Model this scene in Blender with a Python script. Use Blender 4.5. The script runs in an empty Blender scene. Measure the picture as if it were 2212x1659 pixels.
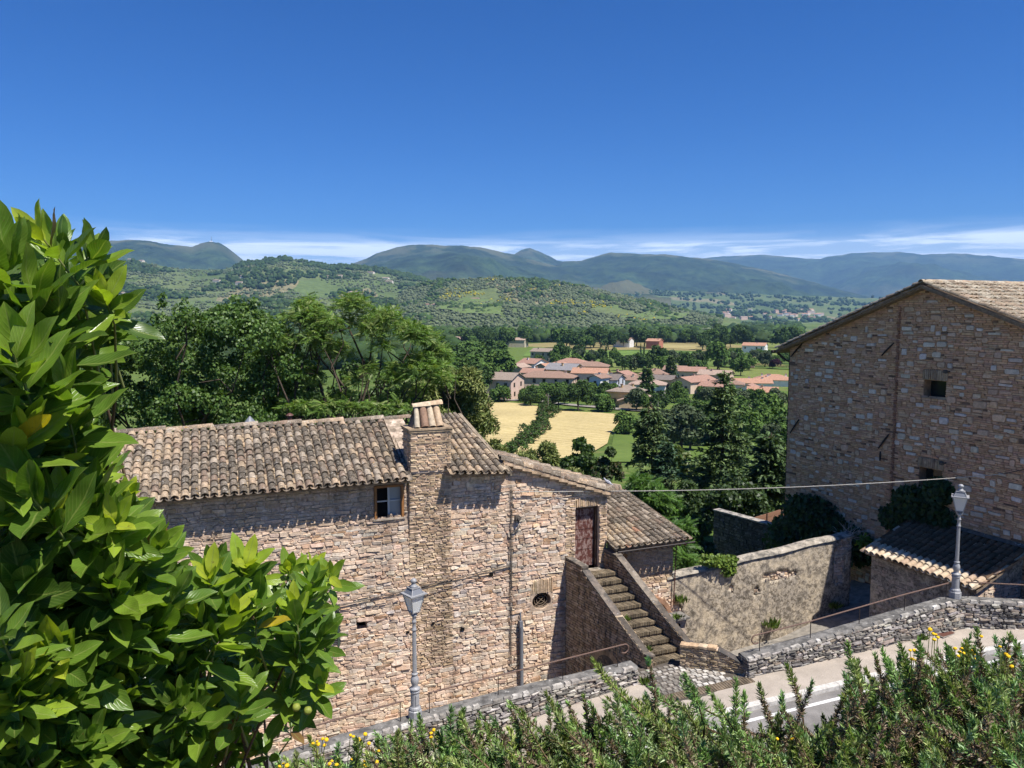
import bpy, math, random
import numpy as np
from math import sin, cos, pi, radians, sqrt, atan2, tan
from mathutils import Vector, Matrix, noise as mnoise

# ------------------------------------------------------------------ camera, sky, sun, exposure
SC = bpy.context.scene
COL = SC.collection
F_, CX, CY, PITCH = 1661.0, 1106.0, 829.5, radians(5.3)
cp, sp = cos(PITCH), sin(PITCH)
cam_d = bpy.data.cameras.new('camera'); cam = bpy.data.objects.new('camera', cam_d); COL.objects.link(cam)
cam.location = (0, 0, 0); cam.rotation_euler = (radians(90) - PITCH, 0, 0)
cam_d.sensor_width = 36.0; cam_d.lens = 36.0 * F_ / 2212.0
cam_d.clip_start = 0.05; cam_d.clip_end = 80000.0
SC.camera = cam

TO_SUN = Vector((0.887, -0.725, 2.08)).normalized()
SUN_EL = math.asin(TO_SUN.z); SUN_AZ = atan2(TO_SUN.x, TO_SUN.y)
sun_d = bpy.data.lights.new('sun', 'SUN'); sun = bpy.data.objects.new('sun', sun_d); COL.objects.link(sun)
sun_d.energy = 4.7; sun_d.angle = radians(0.5); sun_d.color = (1.0, 0.955, 0.89)
sun.rotation_euler = TO_SUN.to_track_quat('Z', 'Y').to_euler()

W = bpy.data.worlds.new('World'); SC.world = W; W.use_nodes = True
wt = W.node_tree; wt.nodes.clear()
def wn(t, **k):
    n = wt.nodes.new(t)
    for a, b in k.items(): setattr(n, a, b)
    return n
sky = wn('ShaderNodeTexSky', sky_type='NISHITA', sun_disc=False, sun_elevation=SUN_EL, sun_rotation=SUN_AZ,
         altitude=1500.0, air_density=1.0, dust_density=0.15, ozone_density=3.0)
hsv = wn('ShaderNodeHueSaturation'); hsv.inputs['Hue'].default_value = 0.51; hsv.inputs['Saturation'].default_value = 1.12; hsv.inputs['Value'].default_value = 1.0
tnt = wn('ShaderNodeMix', data_type='RGBA', blend_type='MULTIPLY'); tnt.inputs[0].default_value = 1.0; tnt.inputs[7].default_value = (0.43, 0.74, 1.06, 1)
wt.links.new(sky.outputs[0], tnt.inputs[6]); wt.links.new(tnt.outputs[2], hsv.inputs['Color'])
# thin cirrus band all round the horizon
tc = wn('ShaderNodeTexCoord'); sep = wn('ShaderNodeSeparateXYZ'); wt.links.new(tc.outputs['Generated'], sep.inputs[0])
mp = wn('ShaderNodeMapping'); mp.inputs['Scale'].default_value = (2.2, 2.2, 30.0); mp.inputs['Location'].default_value = (0.2, 3.4, 0.3)
wt.links.new(tc.outputs['Generated'], mp.inputs[0])
nz = wn('ShaderNodeTexNoise'); nz.inputs['Scale'].default_value = 2.6; nz.inputs['Detail'].default_value = 9.0; nz.inputs['Roughness'].default_value = 0.62; nz.inputs['Distortion'].default_value = 0.5
wt.links.new(mp.outputs[0], nz.inputs['Vector'])
mp2 = wn('ShaderNodeMapping'); mp2.inputs['Scale'].default_value = (1.0, 1.0, 9.0); mp2.inputs['Location'].default_value = (5.1, 2.2, 0.0)
wt.links.new(tc.outputs['Generated'], mp2.inputs[0])
nz2 = wn('ShaderNodeTexNoise'); nz2.inputs['Scale'].default_value = 1.7; nz2.inputs['Detail'].default_value = 4.0
wt.links.new(mp2.outputs[0], nz2.inputs['Vector'])
def wmath(op, a, b=None, clamp=False):
    n = wn('ShaderNodeMath', operation=op, use_clamp=clamp)
    for i, x in enumerate((a, b)):
        if x is None: continue
        if isinstance(x, (int, float)): n.inputs[i].default_value = x
        else: wt.links.new(x, n.inputs[i])
    return n.outputs[0]
def wramp(val, pts):
    r = wn('ShaderNodeValToRGB'); wt.links.new(val, r.inputs[0])
    el = r.color_ramp.elements
    while len(el) < len(pts): el.new(0.5)
    for e, (p, c) in zip(el, pts): e.position = p; e.color = (c, c, c, 1)
    return r.outputs[0]
elev = wmath('MULTIPLY', sep.outputs['Z'], 4.0)               # 0..1 for 0..14.5 degrees
dense = wramp(elev, [(0.0, 1.0), (0.28, 1.0), (0.335, 0.80), (0.362, 0.28), (0.40, 0.10), (0.43, 0.0)])
bank = wramp(nz2.outputs[0], [(0.36, 0.75), (0.58, 1.0)])
wisp = wramp(nz.outputs[0], [(0.44, 0.0), (0.60, 1.0)])
cl = wmath('MULTIPLY', wmath('MULTIPLY', dense, bank), wmath('ADD', wmath('MULTIPLY', wisp, 0.80), 0.36), True)
cl = wmath('MULTIPLY', cl, 1.25, True)
mixc = wn('ShaderNodeMix', data_type='RGBA'); wt.links.new(cl, mixc.inputs[0]); wt.links.new(hsv.outputs[0], mixc.inputs[6]); mixc.inputs[7].default_value = (10.5, 11.8, 13.8, 1)
bg = wn('ShaderNodeBackground'); bg.inputs['Strength'].default_value = 0.068
wt.links.new(mixc.outputs[2], bg.inputs['Color'])
wo = wn('ShaderNodeOutputWorld'); wt.links.new(bg.outputs[0], wo.inputs['Surface'])

vs = SC.view_settings
vs.view_transform = 'Standard'; vs.look = 'None'; vs.gamma = 1.0; vs.exposure = 0.76; vs.use_curve_mapping = False
SC.render.engine = 'CYCLES'
cy = SC.cycles
cy.use_denoising = True; cy.max_bounces = 6; cy.diffuse_bounces = 3; cy.glossy_bounces = 2; cy.transmission_bounces = 4; cy.transparent_max_bounces = 6; cy.volume_bounces = 0
cy.use_adaptive_sampling = True; cy.adaptive_threshold = 0.015

# ------------------------------------------------------------------ helpers
def ray(u, v):
    a = (u - CX) / F_; b = (CY - v) / F_
    return Vector((a, cp + sp * b, -sp + cp * b))
def atY(u, v, Y):
    r = ray(u, v); return r * (Y / r.y)
class Frame:
    """upright frame: x along the wall, y to the back of it, z up"""
    def __init__(s, O, ang):
        a = radians(ang); s.O = Vector(O); s.ang = a
        s.e = Vector((cos(a), sin(a), 0)); s.b = Vector((-sin(a), cos(a), 0))
    def pix(s, u, v, y=0.0):
        r = ray(u, v); t = (y + s.O.dot(s.b)) / r.dot(s.b); p = r * t - s.O
        return p.dot(s.e), p.z
    def w(s, x, y=0.0, z=0.0): return s.O + s.e * x + s.b * y + Vector((0, 0, z))
    def loc(s, p):
        d = Vector(p) - s.O; return Vector((d.dot(s.e), d.dot(s.b), d.z))
def lerp(a, b, t): return a + (b - a) * t
def interp(x, pts):
    if x <= pts[0][0]: return pts[0][1]
    for (x0, y0), (x1, y1) in zip(pts, pts[1:]):
        if x <= x1: return lerp(y0, y1, (x - x0) / (x1 - x0))
    return pts[-1][1]

def link(o, parent=None):
    COL.objects.link(o)
    if parent is not None: o.parent = parent
    return o
def tag(o, label=None, cat=None, group=None, kind=None):
    if label: o['label'] = label
    if cat: o['category'] = cat
    if group: o['group'] = group
    if kind: o['kind'] = kind
    return o
def thing(name, label, cat, loc=(0, 0, 0), rz=0.0, group=None):
    o = bpy.data.objects.new(name, None); o.empty_display_size = 0.2
    link(o); o.location = loc; o.rotation_euler = (0, 0, rz)
    return tag(o, label, cat, group)

class MB:
    """collects verts / faces / a colour per vertex; build() links ONE mesh object"""
    def __init__(s): s.v = []; s.f = []; s.c = []
    def add(s, V, Fc, col=(1, 1, 1)):
        o = len(s.v); s.v.extend([tuple(p) for p in V]); s.f.extend([tuple(i + o for i in f) for f in Fc])
        s.c.extend([tuple(col)] * len(V)); return s
    def box(s, x0, x1, y0, y1, z0, z1, col=(1, 1, 1), fn=None):
        V = [(x, y, z) for z in (z0, z1) for y in (y0, y1) for x in (x0, x1)]
        if fn: V = [fn(*p) for p in V]
        return s.add(V, [(0, 2, 3, 1), (4, 5, 7, 6), (0, 1, 5, 4), (2, 6, 7, 3), (0, 4, 6, 2), (1, 3, 7, 5)], col)
    def tube(s, P, R, n=6, col=(1, 1, 1), caps=True):
        P = [Vector(p) for p in P]
        if isinstance(R, (int, float)): R = [R] * len(P)
        V = []; up = Vector((0.13, 0.31, 1)).normalized()
        for i, p in enumerate(P):
            d = (P[min(i + 1, len(P) - 1)] - P[max(i - 1, 0)])
            if d.length < 1e-9: d = Vector((0, 0, 1))
            d.normalize(); a = d.cross(up)
            if a.length < 1e-3: a = d.cross(Vector((1, 0, 0)))
            a.normalize(); b = d.cross(a)
            for k in range(n):
                t = 2 * pi * k / n; V.append(p + (a * cos(t) + b * sin(t)) * R[i])
        Fc = [(i * n + k, i * n + (k + 1) % n, (i + 1) * n + (k + 1) % n, (i + 1) * n + k) for i in range(len(P) - 1) for k in range(n)]
        if caps: Fc += [tuple(range(n - 1, -1, -1)), tuple((len(P) - 1) * n + k for k in range(n))]
        return s.add(V, Fc, col)
    def lathe(s, prof, n=16, cx=0, cy=0, col=(1, 1, 1), flute=None):
        V = []
        for i, (r, z) in enumerate(prof):
            for k in range(n):
                t = 2 * pi * k / n; rr = r * (flute(i, k) if flute else 1)
                V.append((cx + rr * cos(t), cy + rr * sin(t), z))
        Fc = [(i * n + k, i * n + (k + 1) % n, (i + 1) * n + (k + 1) % n, (i + 1) * n + k) for i in range(len(prof) - 1) for k in range(n)]
        Fc += [tuple(range(n - 1, -1, -1)), tuple((len(prof) - 1) * n + k for k in range(n))]
        return s.add(V, Fc, col)
    def mesh(s, name):
        m = bpy.data.meshes.new(name); m.from_pydata(s.v, [], s.f)
        a = m.color_attributes.new('Col', 'FLOAT_COLOR', 'POINT')
        c = np.ones((len(s.v), 4), np.float32); c[:, :3] = s.c; a.data.foreach_set('color', c.ravel())
        return m
    def build(s, name, mat, parent=None, smooth=False):
        m = s.mesh(name); m.materials.append(mat)
        if smooth: m.polygons.foreach_set('use_smooth', [True] * len(m.polygons))
        return link(bpy.data.objects.new(name, m), parent)

def mesh_np(name, V, Fc, C=None, mat=None, smooth=False, uv=None):
    """V (n,3), Fc (m,k) arrays of one face size"""
    m = bpy.data.meshes.new(name); n, k = Fc.shape
    m.vertices.add(len(V)); m.vertices.foreach_set('co', np.ascontiguousarray(V, np.float32).ravel())
    m.loops.add(n * k); m.loops.foreach_set('vertex_index', np.ascontiguousarray(Fc, np.int32).ravel())
    m.polygons.add(n); m.polygons.foreach_set('loop_start', np.arange(0, n * k, k, dtype=np.int32))
    m.polygons.foreach_set('loop_total', np.full(n, k, np.int32))
    if smooth: m.polygons.foreach_set('use_smooth', np.ones(n, bool))
    m.update(calc_edges=True)
    if C is not None:
        a = m.color_attributes.new('Col', 'FLOAT_COLOR', 'POINT')
        c = np.ones((len(V), 4), np.float32); c[:, :3] = C; a.data.foreach_set('color', c.ravel())
    if mat: m.materials.append(mat)
    return m
def obj(name, mesh, parent=None): return link(bpy.data.objects.new(name, mesh), parent)
def scatter(TV, TF, pos, X, Y, Z, scale, col, colvar=None):
    """copies of a template (verts TV, faces TF): pos (n,3), axes X,Y,Z (n,3), scale (n,) or (n,3), col (n,3)"""
    n = len(pos); TV = np.asarray(TV, float); k = len(TV)
    sc = np.asarray(scale, float)
    if sc.ndim == 1: sc = np.repeat(sc[:, None], 3, 1)
    V = (pos[:, None, :] + TV[None, :, 0:1] * (X * sc[:, 0:1])[:, None, :] + TV[None, :, 1:2] * (Y * sc[:, 1:2])[:, None, :] + TV[None, :, 2:3] * (Z * sc[:, 2:3])[:, None, :]).reshape(-1, 3)
    Fc = (np.asarray(TF)[None] + (np.arange(n) * k)[:, None, None]).reshape(-1, len(TF[0]))
    C = np.repeat(col, k, 0)
    if colvar is not None: C = C * np.tile(np.asarray(colvar)[:, None], (n, 1))
    return V, Fc, C
def unit(a): return a / np.maximum(np.linalg.norm(a, axis=1, keepdims=True), 1e-9)
def frames_from(d, rs):
    """orthonormal axes with Y along d, random roll"""
    Yv = unit(d); h = unit(rs.normal(size=d.shape)); Xv = unit(np.cross(Yv, h)); Zv = np.cross(Xv, Yv)
    return Xv, Yv, Zv

# ------------------------------------------------------------------ materials
class NT:
    def __init__(s, name, rough=0.8, spec=0.3):
        s.m = bpy.data.materials.new(name); s.m.use_nodes = True; s.t = s.m.node_tree; s.t.nodes.clear()
        s.out = s.n('ShaderNodeOutputMaterial'); s.p = s.n('ShaderNodeBsdfPrincipled')
        s.p.inputs['Roughness'].default_value = rough; s.p.inputs['Specular IOR Level'].default_value = spec
        s.l(s.p.outputs[0], s.out.inputs[0]); s._geo = None
    def n(s, t, **k):
        n = s.t.nodes.new(t)
        for a, b in k.items(): setattr(n, a, b)
        return n
    def l(s, a, b): s.t.links.new(a, b)
    def set(s, sock, x):
        if hasattr(x, 'is_linked') or hasattr(x, 'links'): s.l(x, sock)
        elif isinstance(x, (tuple, list)) and len(x) == 3 and sock.type == 'RGBA': sock.default_value = (*x, 1)
        else: sock.default_value = x
    def pos(s):
        if s._geo is None: s._geo = s.n('ShaderNodeNewGeometry')
        return s._geo.outputs['Position']
    def mapping(s, vec, scale, rot=(0, 0, 0), loc=(0, 0, 0)):
        m = s.n('ShaderNodeMapping'); s.l(vec, m.inputs[0]); m.inputs['Scale'].default_value = scale; m.inputs['Rotation'].default_value = rot; m.inputs['Location'].default_value = loc
        return m.outputs[0]
    def noise(s, scale, detail=4, rough=0.55, vec=None, dist=0.0, color=False):
        n = s.n('ShaderNodeTexNoise'); s.l(vec if vec is not None else s.pos(), n.inputs['Vector'])
        n.inputs['Scale'].default_value = scale; n.inputs['Detail'].default_value = detail; n.inputs['Roughness'].default_value = rough; n.inputs['Distortion'].default_value = dist
        return n.outputs[1 if color else 0]
    def ramp(s, val, pts, interp='LINEAR'):
        r = s.n('ShaderNodeValToRGB'); s.l(val, r.inputs[0]); r.color_ramp.interpolation = interp
        el = r.color_ramp.elements
        while len(el) < len(pts): el.new(0.5)
        for e, (p, c) in zip(el, pts):
            e.position = p; e.color = (c, c, c, 1) if isinstance(c, (int, float)) else (*c, 1)
        return r.outputs[0]
    def mix(s, f, a, b, mode='MIX'):
        n = s.n('ShaderNodeMix', data_type='RGBA', blend_type=mode); s.set(n.inputs[0], f); s.set(n.inputs[6], a); s.set(n.inputs[7], b)
        return n.outputs[2]
    def math(s, op, a, b=0.0, clamp=False):
        n = s.n('ShaderNodeMath', operation=op, use_clamp=clamp); s.set(n.inputs[0], a); s.set(n.inputs[1], b); return n.outputs[0]
    def attr(s, name='Col'):
        a = s.n('ShaderNodeAttribute', attribute_name=name); return a.outputs['Color']
    def bump(s, h, strength=0.5, dist=0.02):
        b = s.n('ShaderNodeBump'); s.l(h, b.inputs['Height']); b.inputs['Strength'].default_value = strength; b.inputs['Distance'].default_value = dist
        s.l(b.outputs[0], s.p.inputs['Normal'])
    def base(s, c): s.set(s.p.inputs['Base Color'], c); return s

def m_piece(name, rough=0.9, scale=9.0, lo=0.62, hi=1.28, bump=0.6, stain=None, fine=60.0, streak=0.0):
    t = NT(name, rough, 0.2)
    n1 = t.noise(scale, 6, 0.65); n2 = t.noise(fine, 3, 0.6)
    g = t.mix(1.0, t.attr(), t.ramp(n1, [(0.28, lo), (0.72, hi)]), 'MULTIPLY')
    g = t.mix(1.0, g, t.ramp(n2, [(0.3, 0.82), (0.7, 1.16)]), 'MULTIPLY')
    if stain:
        for (sc_, p0, p1, colr, amt) in stain:
            k = t.ramp(t.noise(sc_, 6, 0.62), [(p0, 0.0), (p1, amt)])
            g = t.mix(k, g, colr)
    if streak: g = t.mix(1.0, g, t.ramp(t.noise(1.0, 6, 0.65, vec=t.mapping(t.pos(), (2.2, 2.2, 0.22))), [(0.48, 1.0), (0.66, 1.0 - streak)]), 'MULTIPLY')
    t.base(g); t.bump(t.math('ADD', t.math('MULTIPLY', n1, 0.7), t.math('MULTIPLY', n2, 0.35)), bump, 0.03)
    return t.m
def m_flat(name, c, rough=0.6, spec=0.3, metal=0.0, nz=None, bump=0.0):
    t = NT(name, rough, spec); t.p.inputs['Metallic'].default_value = metal
    if nz:
        n = t.noise(nz[0], 6, 0.6); t.base(t.mix(1.0, c, t.ramp(n, [(0.3, nz[1]), (0.7, nz[2])]), 'MULTIPLY'))
        if bump: t.bump(n, bump, 0.02)
    else: t.base(c)
    return t.m
def m_leaf(name, trans=0.3, rough=0.5, spec=0.4, vein=False, gain=1.0, transcol=(1.25, 1.35, 0.45)):
    t = NT(name, rough, spec)
    c = t.attr()
    if gain != 1.0: c = t.mix(1.0, c, (gain, gain, gain), 'MULTIPLY')
    if vein:
        uvn = t.n('ShaderNodeUVMap', uv_map='UVMap'); sx = t.n('ShaderNodeSeparateXYZ'); t.l(uvn.outputs[0], sx.inputs[0])
        d = t.math('ABSOLUTE', t.math('SUBTRACT', sx.outputs[0], 0.5))
        rib = t.ramp(d, [(0.015, 1.0), (0.05, 0.0)])
        wv = t.math('SINE', t.math('MULTIPLY', t.math('ADD', sx.outputs[1], t.math('MULTIPLY', d, -0.7)), 62.0))
        side = t.math('MULTIPLY', t.math('POWER', t.math('MULTIPLY', t.math('ADD', wv, 1.0), 0.5), 6.0), 0.16)
        blotch = t.ramp(t.noise(38.0, 4, 0.6), [(0.35, 0.82), (0.7, 1.15)])
        c = t.mix(1.0, c, blotch, 'MULTIPLY')
        c = t.mix(t.ramp(t.noise(95.0, 4, 0.6), [(0.67, 0.0), (0.71, 0.75)]), c, (0.16, 0.09, 0.03))
        c = t.mix(t.math('ADD', t.math('MULTIPLY', rib, 0.55), side, True), c, (0.30, 0.36, 0.10))
        t.bump(t.math('SUBTRACT', t.math('MULTIPLY', side, 2.0), rib), 0.35, 0.002)
    t.base(c)
    tr = t.n('ShaderNodeBsdfTranslucent'); t.l(t.mix(1.0, c, transcol, 'MULTIPLY'), tr.inputs[0])
    mx = t.n('ShaderNodeMixShader'); mx.inputs[0].default_value = trans
    t.l(t.p.outputs[0], mx.inputs[1]); t.l(tr.outputs[0], mx.inputs[2]); t.l(mx.outputs[0], t.out.inputs[0])
    return t.m
M = {}
LICHEN = [(3.0, 0.52, 0.70, (0.20, 0.185, 0.155), 0.55)]
M['stone'] = m_piece('rubble_stone', streak=0.42, bump=1.0, lo=0.58, hi=1.25, scale=11.0, stain=[(0.9, 0.56, 0.74, (0.34, 0.25, 0.175), 0.4), (2.4, 0.47, 0.60, (0.72, 0.56, 0.43), 0.65), (5.5, 0.60, 0.70, (0.78, 0.68, 0.56), 0.6)])
M['brick'] = m_piece('old_brick', streak=0.45, scale=7.0, lo=0.6, hi=1.3, stain=[(1.1, 0.56, 0.76, (0.16, 0.12, 0.085), 0.6), (5.0, 0.62, 0.72, (0.50, 0.42, 0.33), 0.5)])
M['shade_stone'] = m_piece('squared_stone', scale=6.0, lo=0.72, hi=1.22)
M['dry_stone'] = m_piece('grey_wall_stone', scale=8.0, lo=0.45, hi=1.3, stain=[(2.6, 0.50, 0.66, (0.075, 0.07, 0.065), 0.75), (7.0, 0.60, 0.68, (0.66, 0.62, 0.56), 0.5)])
M['mortar'] = m_flat('lime_mortar', (0.62, 0.48, 0.365), 0.95, 0.1, nz=(6.0, 0.7, 1.2), bump=0.8)
M['mortar_dark'] = m_flat('dark_joint', (0.10, 0.085, 0.07), 0.95, 0.1, nz=(6.0, 0.5, 1.3), bump=0.8)
M['mortar_red'] = m_flat('red_mortar', (0.45, 0.275, 0.16), 0.95, 0.1, nz=(5.0, 0.6, 1.25), bump=0.8)
M['concrete_cap'] = m_piece('weathered_wall_top', scale=5.0, lo=0.5, hi=1.3, stain=[(3.0, 0.46, 0.62, (0.06, 0.058, 0.055), 0.8), (8.0, 0.63, 0.70, (0.6, 0.58, 0.54), 0.7)])
def m_tile(name):
    t = NT(name, 0.92, 0.15)
    c = t.attr()
    n1 = t.noise(5.0, 5, 0.6); n2 = t.noise(22.0, 6, 0.7); n3 = t.noise(1.2, 3, 0.5); n4 = t.noise(48.0, 4, 0.65)
    c = t.mix(1.0, c, t.ramp(n1, [(0.3, 0.6), (0.72, 1.25)]), 'MULTIPLY')
    c = t.mix(t.math('MULTIPLY', t.ramp(n2, [(0.42, 0.0), (0.60, 0.85)]), t.ramp(n3, [(0.36, 0.45), (0.58, 1.0)])), c, (0.06, 0.05, 0.036))
    c = t.mix(t.ramp(n4, [(0.56, 0.0), (0.64, 0.75)]), c, (0.47, 0.43, 0.37))
    c = t.mix(t.ramp(t.noise(9.0, 5, 0.6, vec=t.mapping(t.pos(), (1, 1, 1), loc=(7, 3, 1))), [(0.60, 0.0), (0.68, 0.7)]), c, (0.52, 0.47, 0.40))
    c = t.mix(t.ramp(t.noise(7.0, 3, 0.5, vec=t.mapping(t.pos(), (1, 1, 1), loc=(2, 9, 4))), [(0.68, 0.0), (0.72, 0.55)]), c, (0.42, 0.24, 0.05))
    t.base(c); t.bump(t.math('ADD', n2, n4), 0.5, 0.02)
    return t.m
M['tile'] = m_tile('roof_tile')
t = NT('clean_tile', 0.9, 0.15); t.base(t.mix(1.0, t.attr(), t.ramp(t.noise(9.0, 6, 0.65), [(0.28, 0.55), (0.7, 1.2)]), 'MULTIPLY')); t.bump(t.noise(40.0, 4, 0.6), 0.4, 0.02); M['tile_clean'] = t.m
M['wood'] = m_flat('brown_wood', (0.30, 0.135, 0.045), 0.5, 0.35, nz=(14.0, 0.7, 1.2))
M['wood_dark'] = m_flat('old_dark_wood', (0.09, 0.055, 0.038), 0.75, 0.25, nz=(12.0, 0.6, 1.35), bump=0.4)
M['frame_grey'] = m_flat('pale_window_frame', (0.52, 0.52, 0.49), 0.5, 0.3)
M['black'] = m_flat('dark_interior', (0.012, 0.011, 0.01), 0.9, 0.05)
M['glass'] = m_flat('window_glass', (0.02, 0.024, 0.022), 0.06, 0.6)
M['curtain'] = m_flat('pale_blind', (0.36, 0.38, 0.37), 0.25, 0.5)
M['lamp_metal'] = m_flat('grey_lamp_paint', (0.30, 0.30, 0.305), 0.45, 0.45, nz=(18.0, 0.8, 1.1))
M['rust'] = m_flat('rusty_iron', (0.135, 0.085, 0.065), 0.75, 0.3, nz=(30.0, 0.6, 1.4))
M['iron'] = m_flat('black_iron', (0.03, 0.022, 0.02), 0.6, 0.3)
M['pipe'] = m_flat('grey_pipe', (0.17, 0.18, 0.20), 0.45, 0.4)
M['cable'] = m_flat('pale_cable', (0.42, 0.39, 0.34), 0.7, 0.2)
M['cable_dark'] = m_flat('dark_cable', (0.10, 0.085, 0.07), 0.8, 0.2)
M['beam'] = m_flat('old_beam', (0.22, 0.165, 0.115), 0.85, 0.2, nz=(10.0, 0.6, 1.3), bump=0.5)
M['copper'] = m_flat('brown_gutter', (0.11, 0.048, 0.035), 0.55, 0.35)
t = NT('peeling_door', 0.75, 0.25)
n = t.noise(9.0, 7, 0.7, vec=t.mapping(t.pos(), (1, 1, 0.6))); t.base(t.mix(t.ramp(n, [(0.47, 0.0), (0.56, 1.0)]), (0.10, 0.034, 0.026), (0.27, 0.185, 0.16))); t.bump(n, 0.4, 0.01); M['door'] = t.m
t = NT('lamp_glass', 0.25, 0.5); t.base((0.86, 0.87, 0.84)); t.p.inputs['Transmission Weight'].default_value = 0.35; t.p.inputs['Roughness'].default_value = 0.35; M['lamp_glass'] = t.m
# stucco of the garden wall: grey wash, cream coat, dark weathering
t = NT('stained_plaster', 0.95, 0.12)
n1 = t.noise(0.8, 7, 0.65); n2 = t.noise(3.2, 8, 0.7, dist=0.4); n3 = t.noise(24.0, 5, 0.65)
st = t.noise(1.0, 6, 0.65, vec=t.mapping(t.pos(), (3.2, 3.2, 0.35)))
c = t.mix(t.ramp(n2, [(0.40, 0.0), (0.60, 1.0)]), (0.60, 0.495, 0.35), (0.48, 0.41, 0.32))
c = t.mix(t.ramp(n1, [(0.46, 0.0), (0.60, 0.7)]), c, (0.36, 0.315, 0.26))
n5 = t.noise(7.5, 9, 0.75, dist=0.6)
c = t.mix(t.math('MULTIPLY', t.ramp(n5, [(0.47, 0.0), (0.56, 0.9)]), t.ramp(n1, [(0.36, 0.35), (0.55, 1.0)])), c, (0.12, 0.098, 0.072))
c = t.mix(t.ramp(n5, [(0.34, 0.8), (0.42, 0.0)]), c, (0.62, 0.53, 0.40))
c = t.mix(t.math('MULTIPLY', t.ramp(n2, [(0.52, 0.0), (0.64, 1.0)]), t.ramp(n3, [(0.32, 0.25), (0.62, 1.0)])), c, (0.10, 0.085, 0.065))
c = t.mix(t.ramp(st, [(0.54, 0.0), (0.68, 0.6)]), c, (0.17, 0.15, 0.125))
c = t.mix(1.0, c, t.ramp(n3, [(0.3, 0.78), (0.7, 1.15)]), 'MULTIPLY')
t.base(c); t.bump(t.math('ADD', n2, t.math('MULTIPLY', n3, 0.5)), 0.6, 0.04); M['plaster'] = t.m
# exposed aggregate pavement, asphalt, kerb
t = NT('pavement', 0.9, 0.2); c = t.mix(1.0, (0.40, 0.345, 0.285), t.ramp(t.noise(70.0, 4, 0.7), [(0.3, 0.62), (0.7, 1.3)]), 'MULTIPLY')
t.base(t.mix(1.0, c, t.ramp(t.noise(1.4, 5, 0.6), [(0.3, 0.78), (0.7, 1.12)]), 'MULTIPLY')); t.bump(t.noise(90.0, 3, 0.6), 0.25, 0.01); M['pavement'] = t.m
t = NT('asphalt', 0.9, 0.2); c = t.mix(1.0, (0.19, 0.178, 0.165), t.ramp(t.noise(80.0, 4, 0.7), [(0.3, 0.6), (0.7, 1.45)]), 'MULTIPLY'); c = t.mix(1.0, c, t.ramp(t.noise(1.2, 6, 0.65), [(0.35, 0.75), (0.65, 1.25)]), 'MULTIPLY'); t.base(c); t.bump(t.noise(90.0, 3, 0.6), 0.3, 0.01); M['asphalt'] = t.m
M['kerb'] = m_flat('pale_kerb', (0.56, 0.53, 0.48), 0.85, 0.2, nz=(9.0, 0.65, 1.15), bump=0.3)
M['paint'] = m_flat('road_paint', (0.74, 0.73, 0.70), 0.8, 0.2, nz=(14.0, 0.72, 1.08))
M['soil'] = m_flat('garden_soil', (0.10, 0.075, 0.05), 0.95, 0.1, nz=(6.0, 0.6, 1.4), bump=0.5)
M['concrete'] = m_flat('path_concrete', (0.27, 0.245, 0.21), 0.92, 0.15, nz=(5.0, 0.6, 1.25), bump=0.3)
M['bark'] = m_flat('bark', (0.07, 0.054, 0.04), 0.95, 0.1, nz=(9.0, 0.5, 1.5), bump=0.6)
M['twig'] = m_flat('twig', (0.13, 0.085, 0.05), 0.85, 0.2, nz=(40.0, 0.6, 1.4))
M['green_stem'] = m_flat('green_stem', (0.20, 0.22, 0.07), 0.6, 0.3)
M['leaf_big'] = m_leaf('shrub_leaf', 0.40, 0.30, 0.5, vein=True)
M['leaf'] = m_leaf('tree_leaf', 0.30, 0.5, 0.35)
M['needle'] = m_leaf('conifer_needle', 0.12, 0.6, 0.25)
M['rosemary'] = m_leaf('rosemary_needle', 0.20, 0.45, 0.3, transcol=(1.1, 1.2, 0.6))
M['far_leaf'] = m_leaf('distant_foliage', 0.12, 0.8, 0.1)
M['flower'] = m_flat('yellow_petals', (0.80, 0.48, 0.015), 0.7, 0.2, nz=(90.0, 0.7, 1.2))
M['pigeon'] = m_flat('pigeon_grey', (0.34, 0.35, 0.38), 0.7, 0.2, nz=(20.0, 0.5, 1.4))
def m_wall_far(name):
    t = NT(name, 0.9, 0.15); t.base(t.mix(1.0, t.attr(), t.ramp(t.noise(0.6, 5, 0.6), [(0.3, 0.86), (0.7, 1.08)]), 'MULTIPLY')); return t.m
M['house_wall'] = m_wall_far('house_render')
t = NT('distant_roof', 0.9, 0.15); t.base(t.mix(1.0, t.attr(), t.ramp(t.noise(2.2, 6, 0.7), [(0.28, 0.62), (0.72, 1.25)]), 'MULTIPLY')); t.bump(t.noise(3.0, 4, 0.6), 0.5, 0.1); M['house_roof'] = t.m

# ------------------------------------------------------------------ foliage tools
LEAF_V = [(0, 0, 0), (0.42, 0.45, 0.10), (0, 1, 0), (-0.42, 0.45, 0.10)]
LEAF_F = [(0, 1, 2, 3)]
def card_axes(nrm, rs, jit):
    Z = unit(nrm + jit * rs.normal(size=nrm.shape)); h = rs.normal(size=nrm.shape)
    Y = unit(np.cross(Z, h)); X = np.cross(Y, Z); return X, Y, Z
def lump_points(rs, lumps, n, shell=(0.55, 1.05), zmin=-0.55):
    C = np.array([l[0] for l in lumps], float); R = np.array([l[1] if hasattr(l[1], '__len__') else (l[1],) * 3 for l in lumps], float)
    p = (R[:, 0] * R[:, 2]); p = p / p.sum(); idx = rs.choice(len(lumps), n, p=p)
    d = unit(rs.normal(size=(n, 3))); bad = d[:, 2] < zmin; d[bad, 2] *= -1
    k = shell[0] + (shell[1] - shell[0]) * rs.random(n) ** 0.5
    return C[idx] + d * R[idx] * k[:, None], d, idx
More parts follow.
